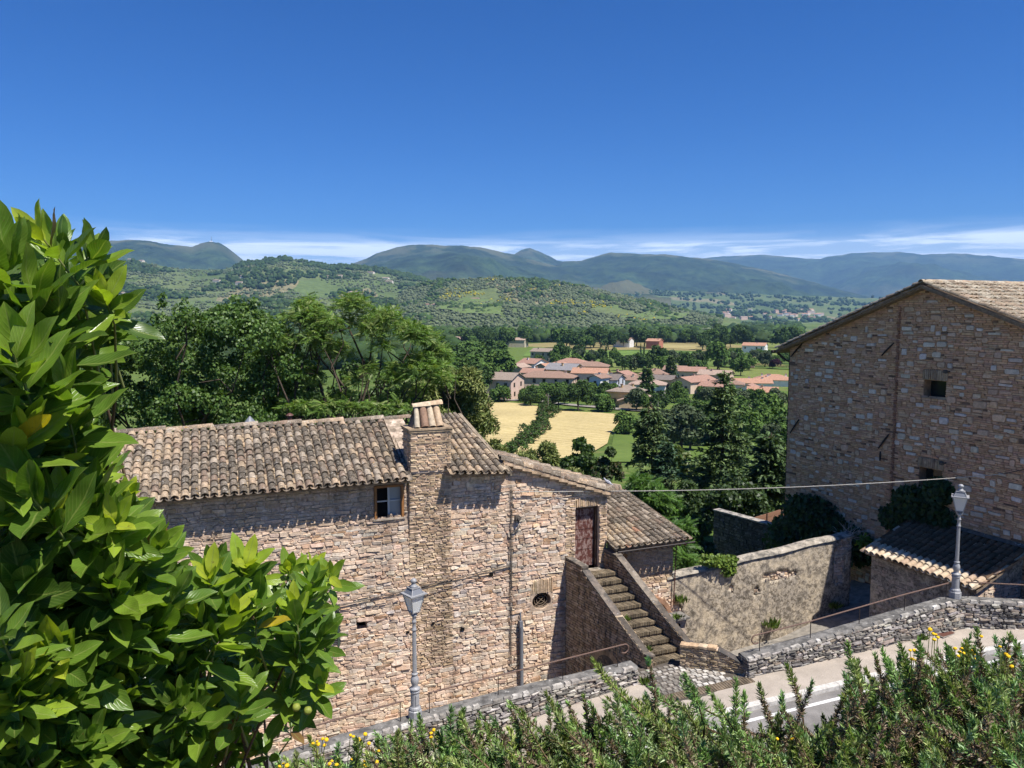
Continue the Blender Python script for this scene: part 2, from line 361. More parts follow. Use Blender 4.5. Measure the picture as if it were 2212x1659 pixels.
def tint(rs, n, base, var=0.25, hue=0.12):
    c = np.array(base)[None] * (1 + var * (rs.random(n)[:, None] - 0.5) * 2); c = c * (1 + hue * (rs.random((n, 3)) - 0.5) * 2); return np.clip(c, 0.004, 1)
def pick_cols(rs, n, bases, var=0.25):
    b = np.array(bases)[rs.integers(0, len(bases), n)]; return np.clip(b * (1 + var * (rs.random(n)[:, None] - 0.5) * 2), 0.003, 1)
def leaf_mesh(name, rs, lumps, n, size, bases, jit=0.7, shell=(0.5, 1.05), mat='leaf', aspect=0.55, droop=0.0, var=0.3, upbias=0.25):
    P, d, idx = lump_points(rs, lumps, n, shell)
    nr = d + np.array([0, 0, upbias]); X, Y, Z = card_axes(nr, rs, jit)
    if droop:
        Y = unit(Y + np.array([0, 0, -droop])); X = unit(np.cross(Y, Z)); Z = np.cross(X, Y)
    s = size * (0.65 + 0.7 * rs.random(n)); sc = np.stack([s * aspect * 2, s, s], 1)
    V, Fc, C = scatter(LEAF_V, LEAF_F, P, X, Y, Z, sc, pick_cols(rs, n, bases, var))
    return mesh_np(name, V, Fc, C, M[mat])
def limbs(rs, mb, base, targets, r0, wob=0.25, n=6, split=0.45, col=(1, 1, 1)):
    """tapered trunk from base that splits towards targets"""
    base = Vector(base); cen = Vector(np.mean(np.array([tuple(t) for t in targets]), 0)); fork = base.lerp(cen, split)
    P = [base.lerp(fork, k / 4) + Vector(rs.normal(size=3) * r0 * 0.35 * (k > 0)) for k in range(5)]
    mb.tube(P, [r0 * (1.15 - 0.09 * k) for k in range(5)], n, col)
    for t_ in targets:
        t_ = Vector(t_); st = P[-1] if rs.random() < 0.6 else P[3]; L = (t_ - st).length
        Q = [st.lerp(t_, k / 5) + Vector((0, 0, 1)) * (sin(pi * k / 5) * 0.08 * L) + Vector(rs.normal(size=3)) * (wob * 0.12 * L * sin(pi * k / 5)) for k in range(6)]
        rr = r0 * (0.45 + 0.2 * rs.random()); mb.tube(Q, [rr * (1 - 0.16 * k) for k in range(6)], max(4, n - 1), col, caps=False)
        for _ in range(3):
            j = rs.integers(2, 5); e = Q[j] + Vector(np.clip(rs.normal(size=3), -1, 1)) * min(0.12 * L, 1.2)
            mb.tube([Q[j], Q[j].lerp(e, .5) + Vector(rs.normal(size=3)) * .03 * L, e], [rr * 0.35, rr * 0.25, rr * 0.1], 4, col, caps=False)
def ico(sub=1):
    t = (1 + sqrt(5)) / 2
    v = [(-1, t, 0), (1, t, 0), (-1, -t, 0), (1, -t, 0), (0, -1, t), (0, 1, t), (0, -1, -t), (0, 1, -t), (t, 0, -1), (t, 0, 1), (-t, 0, -1), (-t, 0, 1)]
    f = [(0, 11, 5), (0, 5, 1), (0, 1, 7), (0, 7, 10), (0, 10, 11), (1, 5, 9), (5, 11, 4), (11, 10, 2), (10, 7, 6), (7, 1, 8), (3, 9, 4), (3, 4, 2), (3, 2, 6), (3, 6, 8), (3, 8, 9), (4, 9, 5), (2, 4, 11), (6, 2, 10), (8, 6, 7), (9, 8, 1)]
    v = [Vector(p).normalized() for p in v]
    for _ in range(sub):
        cache = {}; nf = []
        def mid(a, b):
            k = (min(a, b), max(a, b))
            if k not in cache: cache[k] = len(v); v.append(((v[a] + v[b]) / 2).normalized())
            return cache[k]
        for a, b, c in f:
            x, y, z = mid(a, b), mid(b, c), mid(c, a); nf += [(a, x, z), (b, y, x), (c, z, y), (x, y, z)]
        f = nf
    return np.array([tuple(p) for p in v]), np.array(f)
ICO0 = ico(0); ICO1 = ico(1)
def blobs(name, rs, P, S, cols, tmpl=ICO1, rough=0.32, sink=0.25, zs=0.85):
    """rough-edged tree crowns at P (ground points), radius S: one mesh"""
    TV, TF = tmpl; n = len(P); k = len(TV)
    r = 1 + rough * (rs.random((n, k)) - 0.5) * 2
    ang = rs.random(n) * 2 * pi; ca, sa = np.cos(ang), np.sin(ang)
    x = TV[None, :, 0] * ca[:, None] - TV[None, :, 1] * sa[:, None]; y = TV[None, :, 0] * sa[:, None] + TV[None, :, 1] * ca[:, None]
    asp = 0.8 + 0.45 * rs.random(n)
    V = np.stack([P[:, 0:1] + x * r * S[:, None], P[:, 1:2] + y * r * S[:, None], P[:, 2:3] + (TV[None, :, 2] * r * zs * asp[:, None] + zs * asp[:, None] - sink) * S[:, None]], 2).reshape(-1, 3)
    Fc = (TF[None] + (np.arange(n) * k)[:, None, None]).reshape(-1, 3)
    C = np.repeat(cols, k, 0) * (0.75 + 0.5 * rs.random((n * k, 1)))
    return mesh_np(name, V, Fc, C, M['far_leaf'])

# ------------------------------------------------------------------ the land
GP = [(-400, -13.4), (30, -13.4), (60, -17.0), (100, -22.0), (150, -26.0), (240, -27.0), (600, -29.0), (1500, -34.0), (5000, -46.0), (40000, -60.0)]
GPx = np.array([p[0] for p in GP]); GPy = np.array([p[1] for p in GP])
def gz(x, y): return np.interp(y, GPx, GPy)
def ground_pix(u, v):
    r = ray(u, v); lo, hi = 20.0, 30000.0
    for _ in range(60):
        m = sqrt(lo * hi); p = r * (m / r.y)
        if p.z > gz(p.x, p.y): lo = m
        else: hi = m
    p = r * (lo / r.y); return Vector((p.x, p.y, float(gz(p.x, p.y))))
def m_land(name, kind):
    t = NT(name, 0.95, 0.08)
    if kind == 'ground':
        vo = t.n('ShaderNodeTexVoronoi'); t.l(t.mapping(t.pos(), (1, 0.55, 1), rot=(0, 0, 0.5)), vo.inputs['Vector']); vo.inputs['Scale'].default_value = 0.0085
        c = t.ramp(t.math('FRACT', t.math('MULTIPLY', vo.outputs['Color'], 5.3)), [(0.0, (0.075, 0.115, 0.026)), (0.3, (0.105, 0.15, 0.035)), (0.5, (0.15, 0.18, 0.05)), (0.7, (0.24, 0.20, 0.085)), (0.84, (0.10, 0.13, 0.045)), (1.0, (0.06, 0.10, 0.024))], 'CONSTANT')
        near = t.ramp(t.noise(0.12, 6, 0.65), [(0.34, (0.055, 0.085, 0.02)), (0.52, (0.095, 0.145, 0.032)), (0.70, (0.17, 0.17, 0.06))])
        sx = t.n('ShaderNodeSeparateXYZ'); t.l(t.pos(), sx.inputs[0])
        c = t.mix(t.ramp(t.math('MULTIPLY', sx.outputs[1], 0.001), [(0.26, 0.0), (0.34, 1.0)]), near, c)
        c = t.mix(1.0, c, t.ramp(t.noise(0.7, 6, 0.7), [(0.3, 0.68), (0.7, 1.3)]), 'MULTIPLY')
        t.base(c); t.bump(t.noise(1.3, 5, 0.7), 0.6, 0.4)
    elif kind == 'hill':
        vo = t.n('ShaderNodeTexVoronoi'); t.l(t.mapping(t.pos(), (1, 0.4, 1), rot=(0, 0, 0.3)), vo.inputs['Vector']); vo.inputs['Scale'].default_value = 0.0075
        c = t.ramp(t.math('FRACT', t.math('MULTIPLY', vo.outputs['Color'], 7.7)), [(0.0, (0.095, 0.13, 0.046)), (0.25, (0.12, 0.15, 0.058)), (0.5, (0.105, 0.145, 0.05)), (0.72, (0.20, 0.18, 0.095)), (0.80, (0.08, 0.115, 0.036)), (1.0, (0.14, 0.165, 0.075))], 'CONSTANT')
        wv = t.n('ShaderNodeTexWave', wave_type='BANDS'); t.l(t.mapping(t.pos(), (1, 1, 0), rot=(0, 0, 0.9)), wv.inputs['Vector']); wv.inputs['Scale'].default_value = 0.11; wv.inputs['Distortion'].default_value = 1.2
        c = t.mix(1.0, c, t.ramp(wv.outputs[0], [(0.3, 0.78), (0.7, 1.15)]), 'MULTIPLY')
        c = t.mix(1.0, c, t.ramp(t.noise(0.05, 6, 0.7), [(0.3, 0.7), (0.7, 1.25)]), 'MULTIPLY')
        t.base(c)
    else:
        n1 = t.noise(0.0011, 7, 0.6); n2 = t.noise(0.012, 8, 0.75); n3 = t.noise(0.0035, 5, 0.6)
        hgt = t.attr()
        c = t.mix(t.ramp(n2, [(0.38, 0.0), (0.60, 1.0)]), (0.012, 0.026, 0.011), (0.042, 0.068, 0.024)); c = t.mix(1.0, c, t.ramp(n3, [(0.34, 0.6), (0.66, 1.5)]), 'MULTIPLY')
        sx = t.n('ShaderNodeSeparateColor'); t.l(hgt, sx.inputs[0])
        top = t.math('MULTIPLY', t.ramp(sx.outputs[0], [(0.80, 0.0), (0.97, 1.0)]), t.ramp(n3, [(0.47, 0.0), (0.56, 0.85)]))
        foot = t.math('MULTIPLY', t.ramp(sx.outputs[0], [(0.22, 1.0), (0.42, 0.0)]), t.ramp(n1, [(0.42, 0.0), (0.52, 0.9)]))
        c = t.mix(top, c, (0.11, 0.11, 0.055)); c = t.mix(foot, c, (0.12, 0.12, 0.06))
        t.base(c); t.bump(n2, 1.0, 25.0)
    return t.m
# one sheet to the horizon
rr_ = np.concatenate([[0.0, 8.0], np.geomspace(16, 19000, 105)]); aa = np.linspace(0, 2 * pi, 241)[:-1]
RR, AA = np.meshgrid(rr_, aa, indexing='ij'); gx, gy = RR * np.sin(AA), RR * np.cos(AA)
gv = np.stack([gx, gy, gz(gx, gy)], 2).reshape(-1, 3); na = len(aa)
ii, jj = np.meshgrid(np.arange(len(rr_) - 1), np.arange(na), indexing='ij'); a_ = (ii * na + jj).ravel(); b_ = (ii * na + (jj + 1) % na).ravel()
tag(obj('ground', mesh_np('ground', gv, np.stack([a_, a_ + na, b_ + na, b_], 1), None, m_land('valley_ground', 'ground'), True)), kind='structure')

def hill(name, sky_pts, R, R0, z0, mat, nu=160, nt=70, amp=0.0, nscale=500.0, pw=1.25, u0=None, u1=None, Rvar=0.0, seed=0, back=0.35):
    us = np.linspace(u0 if u0 is not None else sky_pts[0][0], u1 if u1 is not None else sky_pts[-1][0], nu)
    ts = np.concatenate([np.linspace(0, 1, nt), np.linspace(1, 1 + back, 12)[1:]])
    V = np.zeros((len(ts), nu, 3)); Hh = np.zeros((len(ts), nu))
    for j, u in enumerate(us):
        v = interp(u, sky_pts); v += (2.0 * mnoise.noise(Vector((u * 0.04, seed, 0))) + 1.0 * mnoise.noise(Vector((u * 0.17, seed, 3))))
        r = ray(u, v); h = sqrt(r.x ** 2 + r.y ** 2); dx, dy = r.x / h, r.y / h
        Rj = R * (1 + Rvar * mnoise.noise(Vector((u * 0.004, seed + 5.0, 0)))); zr = r.z / h * Rj
        for i, t_ in enumerate(ts):
            d = R0 + (Rj - R0) * t_; p = t_ ** pw if t_ <= 1 else 1 - 0.8 * (t_ - 1) ** 1.2
            zz = lerp(z0, zr, p)
            if amp and t_ < 1:
                nn = mnoise.fractal(Vector((dx * d / nscale, dy * d / nscale, seed * 3.1)), 0.9, 2.1, 5)
                zz += amp * nn * min(1, 4 * t_) * (1 - t_) ** 0.7
            V[i, j] = (dx * d, dy * d, zz); Hh[i, j] = min(p, 1)
    n, m_ = len(ts), nu
    ii, jj = np.meshgrid(np.arange(n - 1), np.arange(m_ - 1), indexing='ij'); a_ = (ii * m_ + jj).ravel()
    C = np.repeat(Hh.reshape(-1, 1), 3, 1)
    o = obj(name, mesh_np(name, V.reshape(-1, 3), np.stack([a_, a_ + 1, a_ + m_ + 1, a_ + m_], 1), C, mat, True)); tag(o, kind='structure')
    return o, V[:nt], us
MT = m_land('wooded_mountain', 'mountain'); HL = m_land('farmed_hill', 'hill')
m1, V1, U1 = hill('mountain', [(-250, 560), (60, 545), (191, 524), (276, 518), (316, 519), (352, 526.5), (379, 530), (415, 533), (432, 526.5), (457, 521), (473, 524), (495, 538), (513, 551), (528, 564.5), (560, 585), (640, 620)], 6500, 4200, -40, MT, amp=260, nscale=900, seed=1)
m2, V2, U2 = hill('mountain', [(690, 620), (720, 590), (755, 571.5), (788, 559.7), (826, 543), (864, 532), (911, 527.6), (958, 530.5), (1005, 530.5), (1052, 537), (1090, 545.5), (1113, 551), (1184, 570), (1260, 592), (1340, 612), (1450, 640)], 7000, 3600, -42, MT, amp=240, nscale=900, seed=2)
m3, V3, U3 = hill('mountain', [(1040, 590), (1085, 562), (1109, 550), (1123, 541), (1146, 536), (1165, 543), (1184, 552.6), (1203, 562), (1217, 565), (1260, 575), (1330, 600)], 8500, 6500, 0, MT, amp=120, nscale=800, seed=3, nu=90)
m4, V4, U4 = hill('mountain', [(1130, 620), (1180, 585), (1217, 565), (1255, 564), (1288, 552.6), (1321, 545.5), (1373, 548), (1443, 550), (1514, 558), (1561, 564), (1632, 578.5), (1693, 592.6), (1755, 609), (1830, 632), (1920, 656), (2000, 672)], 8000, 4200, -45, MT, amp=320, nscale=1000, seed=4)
m5, V5, U5 = hill('mountain', [(1380, 585), (1480, 566), (1530, 556), (1600, 552), (1650, 550), (1700, 555), (1770, 560), (1800, 553), (1860, 545), (1950, 545), (2000, 550), (2060, 547), (2130, 552), (2212, 560), (2500, 575), (2900, 600)], 13500, 7000, -45, MT, amp=620, nscale=1600, seed=5, pw=1.5)
hA, VA, UA = hill('hill', [(-260, 590), (60, 580), (209, 569), (254, 562), (299, 565), (357, 576), (388, 580), (450, 583), (486, 581.5), (513, 573), (535, 567), (557, 563.6), (593, 560), (620, 558), (647, 562), (678, 569), (712, 575.7), (745, 573.4), (790, 578), (834, 583), (861, 589), (897, 596.6), (923, 605.6), (960, 618), (1010, 640), (1080, 670)], 2900, 1150, -33, HL, nu=220, nt=90, amp=42, nscale=420, seed=6)
hB, VB, UB = hill('hill', [(840, 655), (880, 625), (915, 611.5), (949, 606.8), (996, 604.4), (1043, 603), (1071, 601), (1113, 603), (1151, 606), (1184, 609), (1231, 614), (1278, 623), (1325, 635), (1373, 644.5), (1420, 656), (1467, 668), (1514, 677.5), (1542, 682), (1600, 690)], 2000, 1020, -32, HL, nu=180, nt=80, amp=20, nscale=300, seed=7)
hC, VC, UC = hill('hill', [(1240, 640), (1330, 625), (1450, 628), (1600, 634), (1760, 640), (1900, 645), (2212, 650), (2600, 655)], 5200, 3300, -42, HL, nu=120, nt=50, amp=25, nscale=500, seed=8)
def on_grid(Vg, us, u, t_):
    nt, nu = Vg.shape[:2]
    x = np.clip((u - us[0]) / (us[-1] - us[0]) * (nu - 1), 0, nu - 1.001); y = np.clip(t_ * (nt - 1), 0, nt - 1.001)
    i, j = y.astype(int), x.astype(int); fy, fx = (y - i)[:, None], (x - j)[:, None]
    return (Vg[i, j] * (1 - fx) + Vg[i, j + 1] * fx) * (1 - fy) + (Vg[i + 1, j] * (1 - fx) + Vg[i + 1, j + 1] * fx) * fy
def nz2(P, s, o=0.0): return np.array([mnoise.fractal(Vector((p[0] * s, p[1] * s * 0.6, o)), 1.0, 2.0, 3) for p in P])
rs = np.random.default_rng(11)
DARK = [(0.03, 0.056, 0.018), (0.04, 0.072, 0.022), (0.052, 0.084, 0.027)]; OLIVE = [(0.105, 0.13, 0.066), (0.125, 0.15, 0.078)]; FRESH = [(0.05, 0.09, 0.02), (0.065, 0.105, 0.024)]
def hill_woods(name, Vg, us, n, u0, u1, thr, size, cols, label, tmax=1.0, scale=0.006, tmpl=ICO1, o=0.0, hmin=0.0, rows=False):
    u = rs.uniform(u0, u1, n); t_ = rs.uniform(hmin, tmax, n) ** 0.9
    if rows: u = np.round(u / 3.1) * 3.1 + rs.normal(size=n) * 0.25; t_ = np.round(t_ * 62) / 62 + rs.normal(size=n) * 0.002
    P = on_grid(Vg, us, u, np.clip(t_, 0, 1)); k = nz2(P, scale, o); keep = k > thr; P = P[keep]
    S = size * (0.6 + 0.8 * rs.random(len(P)))
    ob = obj(name, blobs(name, rs, P, S, pick_cols(rs, len(P), cols, 0.25), tmpl)); tag(ob, label, 'woods', kind='stuff'); return ob
hill_woods('hillside_woods', VA, UA, 9000, 120, 1000, 0.15, 5.8, DARK, 'dark green woods in bands and clumps over the farmed hill', scale=0.0058, o=2.0, tmpl=ICO0)
hill_woods('ridge_woods', VA, UA, 1300, 505, 930, -0.35, 5.5, DARK, 'dark trees along the crest of the farmed hill', hmin=0.90, o=5.0)
hill_woods('olive_grove', VA, UA, 9000, 120, 1000, -0.15, 3.0, OLIVE, 'grey green olive trees in rows over the farmed hill', tmpl=ICO0, o=8.0, rows=True)
hill_woods('olive_grove', VB, UB, 10500, 860, 1560, -0.35, 2.7, OLIVE, 'grey green olive rows covering the low round hill', tmpl=ICO0, o=3.0, hmin=0.1, rows=True)
hill_woods('hillside_woods', VB, UB, 5200, 860, 1560, 0.13, 4.4, DARK + FRESH, 'darker tree clumps on the low round olive hill', scale=0.007, o=12.0, tmpl=ICO0)
hill_woods('broom_bushes', VB, UB, 2600, 930, 1420, 0.22, 2.2, [(0.40, 0.33, 0.02), (0.30, 0.28, 0.03)], 'yellow flowering broom patches on the olive hill', scale=0.011, tmpl=ICO0, o=21.0, hmin=0.3)
hill_woods('ridge_woods', VB, UB, 260, 950, 1200, 0.0, 4.5, DARK, 'dark trees along the crest of the olive hill', hmin=0.96, scale=0.012, o=31.0)
hill_woods('plain_woods', VC, UC, 3500, 1250, 2000, 0.05, 9.0, DARK, 'scattered dark woods on the far plain below the mountains', o=15.0, tmpl=ICO0)

# field sheets
def field(name, px, mat, lift=0.25, n=22, u=None):
    pts = [ground_pix(*p) for p in px]
    cx = sum((p for p in pts), Vector()) / len(pts); V = [(cx.x, cx.y, float(gz(cx.x, cx.y)) + lift)]; Fc = []; rings = 8; m = []
    for a, b in zip(pts, pts[1:] + pts[:1]):
        m += [a.lerp(b, k / 4) for k in range(4)]
    N = len(m)
    for r in range(1, rings + 1):
        for p in m:
            q = cx.lerp(p, r / rings); V.append((q.x, q.y, float(gz(q.x, q.y)) + lift))
    for k in range(N): Fc.append((0, 1 + k, 1 + (k + 1) % N))
    for r in range(rings - 1):
        for k in range(N): Fc.append((1 + r * N + k, 1 + (r + 1) * N + k, 1 + (r + 1) * N + (k + 1) % N, 1 + r * N + (k + 1) % N))
    return tag(MB().add(V, Fc).build(name, mat, smooth=True), kind='structure')
def m_field(name, c0, c1, stripe=0.45, rot=0.5, sc=1.4):
    t = NT(name, 0.95, 0.08); wv = t.n('ShaderNodeTexWave', wave_type='BANDS'); t.l(t.mapping(t.pos(), (1, 1, 0), rot=(0, 0, rot)), wv.inputs['Vector'])
    wv.inputs['Scale'].default_value = stripe; wv.inputs['Distortion'].default_value = 2.5; wv.inputs['Detail'].default_value = 4; wv.inputs['Detail Scale'].default_value = 2.0
    k = t.math('ADD', t.math('MULTIPLY', wv.outputs[0], 0.20), t.math('MULTIPLY', t.noise(sc, 6, 0.7), 0.75))
    c = t.mix(t.ramp(k, [(0.3, 0.0), (0.72, 1.0)]), c0, c1)
    c = t.mix(1.0, c, t.ramp(t.noise(0.05, 4, 0.6), [(0.3, 0.85), (0.7, 1.12)]), 'MULTIPLY')
    t.base(c); t.bump(k, 0.6, 0.2); return t.m
STRAW = m_field('cut_straw', (0.36, 0.285, 0.115), (0.60, 0.48, 0.25), 0.14, 1.15); GREENF = m_field('green_crop', (0.10, 0.165, 0.036), (0.15, 0.22, 0.05), 0.02)
GRASS = m_field('meadow_grass', (0.075, 0.125, 0.026), (0.13, 0.175, 0.042), 0.01, 0.5, 0.6); MEADOW = m_field('hill_meadow', (0.11, 0.155, 0.05), (0.125, 0.172, 0.055), 0.02, 0.5, 0.05); DRYF = m_field('dry_meadow', (0.26, 0.22, 0.09), (0.40, 0.33, 0.15), 0.1)
field('straw_field', [(1030, 872), (1100, 871), (1150, 876), (1192, 884), (1195, 892), (1165, 912), (1128, 940), (1090, 985), (1010, 1000), (1000, 920)], STRAW)
field('straw_field', [(1205, 889), (1290, 893), (1345, 897), (1338, 912), (1318, 938), (1312, 960), (1270, 985), (1170, 1000), (1105, 985), (1140, 945)], STRAW)
field('grass_field', [(1346, 898), (1700, 905), (1720, 1000), (1300, 1000), (1322, 962), (1326, 938)], GRASS, 0.2)
field('green_field', [(1130, 770), (1300, 772), (1500, 776), (1500, 761), (1300, 757.5), (1140, 757)], GREENF)
field('green_field', [(1500, 790), (1720, 800), (1720, 775), (1600, 768), (1500, 764)], GRASS)
field('dry_field', [(1420, 752), (1500, 755), (1512, 747), (1430, 744)], DRYF)
field('dry_field', [(985, 735), (1040, 736), (1042, 729), (988, 728)], DRYF)
field('dry_field', [(1120, 731), (1160, 733), (1160, 726), (1120, 725)], DRYF)
field('dry_field', [(1620, 790), (1715, 797), (1715, 790), (1620, 784)], DRYF)
# the village lane between field and houses
lane = [(1070, 864), (1150, 867), (1230, 876), (1330, 885), (1450, 893)]
mb = MB(); LP = [ground_pix(*p) for p in lane]; V = []
for p in LP: V += [(p.x, p.y - 2.2, float(gz(p.x, p.y)) + 0.35), (p.x, p.y + 2.2, float(gz(p.x, p.y)) + 0.35)]
mb.add(V, [(2 * i, 2 * i + 2, 2 * i + 3, 2 * i + 1) for i in range(len(LP) - 1)]); tag(mb.build('lane', M['concrete']), kind='structure')
# green meadow and white track on the olive hill
def hill_patch(name, Vg, us, poly, mat, lift=0.8):
    P = on_grid(Vg, us, np.array([p[0] for p in poly], float), np.array([p[1] for p in poly], float))
    c = on_grid(Vg, us, np.array([np.mean([p[0] for p in poly])]), np.array([np.mean([p[1] for p in poly])]))[0]
    V = [tuple(c + np.array([0, 0, lift]))]; N = 0; ring = []
    pol = np.array(poly, float); cc = pol.mean(0); m = []
    for a, b in zip(pol, np.roll(pol, -1, 0)): m += [a + (b - a) * k / 5 for k in range(5)]
    m = np.array(m); N = len(m); Fc = []
    for r in range(1, 9):
        q = cc + (m - cc) * r / 8; Q = on_grid(Vg, us, q[:, 0], q[:, 1]); V += [tuple(p + np.array([0, 0, lift])) for p in Q]
    for k in range(N): Fc.append((0, 1 + k, 1 + (k + 1) % N))
    for r in range(7):
        for k in range(N): Fc.append((1 + r * N + k, 1 + (r + 1) * N + k, 1 + (r + 1) * N + (k + 1) % N, 1 + r * N + (k + 1) % N))
    return tag(MB().add(V, Fc).build(name, mat, smooth=True), kind='structure')

# ------------------------------------------------------------------ masonry and tiles
RND = random.Random(5)
def sub_iv(iv, a, b):
    out = []
    for x0, x1 in iv:
        if b <= x0 or a >= x1: out.append((x0, x1)); continue
        if a > x0: out.append((x0, a))
        if b < x1: out.append((b, x1))
    return out
def masonry(x0, x1, z0, z1, cuts=(), xlim=None, row=(0.09, 0.17), length=(0.14, 0.45), gap=0.014, relief=(0.01, 0.045), wav=0.012, jit=0.010, pal=None, shrink=0.90, rnd=RND, cham=0.25, big=0.0):
    """list of stones in a wall plane (x right, z up, y<0 outward)"""
    out = []; z = z0; seed = rnd.random() * 50
    wz = lambda zz, x: zz + wav * mnoise.noise(Vector((x * 1.3, zz * 3.0, seed))) * 2.0
    while z < z1 - 0.02:
        h = min(rnd.uniform(*row), z1 - z); zm = z + h / 2
        iv = [(x0, x1)] if xlim is None else xlim(zm)
        for c in cuts:
            if c[2] < zm < c[3]:
                e0, e1 = (rnd.uniform(0, .13), rnd.uniform(0, .13)) if len(c) > 4 else (0, 0); iv = sub_iv(iv, c[0] + e0, c[1] - e1)
        for a, b in iv:
            x = a
            while x < b - 0.03:
                L = rnd.uniform(*length) * (0.6 + 0.8 * rnd.random())
                if b - (x + L) < length[0] * 0.6: L = b - x
                xa, xb = x + gap / 2, x + L - gap / 2; x += L
                if xb - xa < 0.025: continue
                za0, za1, zb0, zb1 = wz(z, xa) + gap / 2, wz(z, xb) + gap / 2, wz(z + h, xa) - gap / 2, wz(z + h, xb) - gap / 2
                if rnd.random() < big: zb0 += h * 0.5; zb1 += h * 0.5
                c = min(cham * min(h, L), 0.05) * rnd.uniform(0.4, 1.2); j = lambda: rnd.uniform(-jit, jit)
                o = [(xa + c + j(), za0 + j()), (xb - c + j(), za1 + j()), (xb + j(), za1 + c + j()), (xb + j(), zb1 - c + j()), (xb - c + j(), zb1 + j()), (xa + c + j(), zb0 + j()), (xa + j(), zb0 - c + j()), (xa + j(), za0 + c + j())]
                cx = sum(p[0] for p in o) / 8; cz = sum(p[1] for p in o) / 8; rl = rnd.uniform(*relief); tx, tz = rnd.uniform(-1, 1) * rl * 0.9, rnd.uniform(-1, 1) * rl * 0.9
                s = shrink * rnd.uniform(0.94, 1.04)
                V = [(p[0], 0.012, p[1]) for p in o] + [(cx + (p[0] - cx) * s, -rl + tx * (p[0] - cx) / max(L, .1) * 2 + tz * (p[1] - cz) / max(h, .05) * 2 * 0.5 + rnd.uniform(-.12, .12) * rl, cz + (p[1] - cz) * s) for p in o]
                bc = pal(rnd, cx, cz, L * h) if callable(pal) else rnd.choice(pal); k = rnd.uniform(0.88, 1.12)
                out.append((V, (L * h), (bc[0] * k, bc[1] * k * rnd.uniform(.97, 1.03), bc[2] * k * rnd.uniform(.95, 1.05))))
        z += h
    return out
PIECE_F = [(i, (i + 1) % 8, 8 + (i + 1) % 8, 8 + i) for i in range(8)] + [tuple(range(8, 16))]
def emit(pieces, parent, mat, name='stone', rest='masonry', fn=None, nmax=290):
    """the largest pieces as objects of their own, the rest joined as one part"""
    order = sorted(range(len(pieces)), key=lambda i: -pieces[i][1])
    mb = MB()
    for r, i in enumerate(order):
        V, A, c = pieces[i]
        if fn: V = [fn(*p) for p in V]
        if r < nmax: MB().add(V, PIECE_F, c).build(name, mat, parent)
        else: mb.add(V, PIECE_F, c)
    if mb.v: tag(mb.build(rest, mat, parent), kind='stuff')
PINK = [(0.70, 0.52, 0.365), (0.72, 0.55, 0.395), (0.67, 0.475, 0.32), (0.74, 0.595, 0.445), (0.70, 0.505, 0.365), (0.66, 0.485, 0.345), (0.76, 0.63, 0.49), (0.66, 0.44, 0.295)]
TANB = [(0.56, 0.415, 0.275), (0.53, 0.385, 0.25), (0.60, 0.455, 0.31), (0.50, 0.355, 0.225), (0.57, 0.41, 0.265)]
GREYS = [(0.32, 0.295, 0.26), (0.42, 0.385, 0.335), (0.24, 0.22, 0.195), (0.54, 0.50, 0.44), (0.38, 0.31, 0.245), (0.18, 0.165, 0.15), (0.48, 0.42, 0.35)]
def holes_wall(mb, x0, x1, z0, top, holes, y=0.0, brk=(), depth=0.35, col=(1, 1, 1)):
    """flat wall face with rectangular openings and their reveals"""
    xs = sorted(set([x0, x1] + [h[0] for h in holes] + [h[1] for h in holes] + list(brk)))
    for a, b in zip(xs, xs[1:]):
        zz = z0; m_ = (a + b) / 2
        for h in sorted((h for h in holes if h[0] <= m_ <= h[1]), key=lambda h: h[2]):
            mb.add([(a, y, zz), (b, y, zz), (b, y, h[2]), (a, y, h[2])], [(0, 1, 2, 3)], col); zz = h[3]
        mb.add([(a, y, zz), (b, y, zz), (b, y, top(b - 1e-6)), (a, y, top(a + 1e-6))], [(0, 1, 2, 3)], col)
    for (a, b, c, d) in holes:
        q = [(a, c), (b, c), (b, d), (a, d)]
        for (p, r) in zip(q, q[1:] + q[:1]):
            mb.add([(p[0], y, p[1]), (r[0], y, r[1]), (r[0], y + depth, r[1]), (p[0], y + depth, p[1])], [(0, 3, 2, 1)], col)
def tile_mesh(name, col, r0=0.80, r1=1.0, seg=6, th=0.13, mat='tile'):
    V = []
    for (y, r) in ((0.0, r0), (1.0, r1)):
        for k in range(seg + 1):
            a = pi * k / seg; V.append((r * cos(a), y, r * sin(a) * 0.92))
        for k in range(seg + 1):
            a = pi * k / seg; V.append(((r - th) * cos(a), y, (r - th) * sin(a) * 0.92))
    n = seg + 1; Fc = []
    for k in range(seg):
        Fc += [(k, k + 1, 2 * n + k + 1, 2 * n + k), (n + k, 3 * n + k, 3 * n + k + 1, n + k + 1), (2 * n + k, 2 * n + k + 1, 3 * n + k + 1, 3 * n + k)]
    mb = MB().add(V, Fc, col); m = mb.mesh(name); m.materials.append(M[mat])
    sm = [True, True, False] * seg; m.polygons.foreach_set('use_smooth', sm)
    return m, np.array(V), np.array(Fc)
OLD_T = [(0.22, 0.17, 0.12), (0.165, 0.13, 0.095), (0.26, 0.20, 0.145), (0.33, 0.245, 0.17), (0.115, 0.092, 0.068), (0.42, 0.34, 0.255), (0.27, 0.185, 0.13)]
WARM_T = [(0.46, 0.34, 0.22), (0.50, 0.36, 0.235), (0.42, 0.27, 0.18), (0.54, 0.42, 0.28), (0.45, 0.25, 0.155), (0.36, 0.27, 0.19)]
TILE_VAR = {}
def tile_variants(key, cols, mat='tile'):
    if key not in TILE_VAR: TILE_VAR[key] = [tile_mesh('tile', c, 0.76 + 0.06 * (i % 3), 1.0, mat=mat) for i, c in enumerate(cols)]
    return TILE_VAR[key]
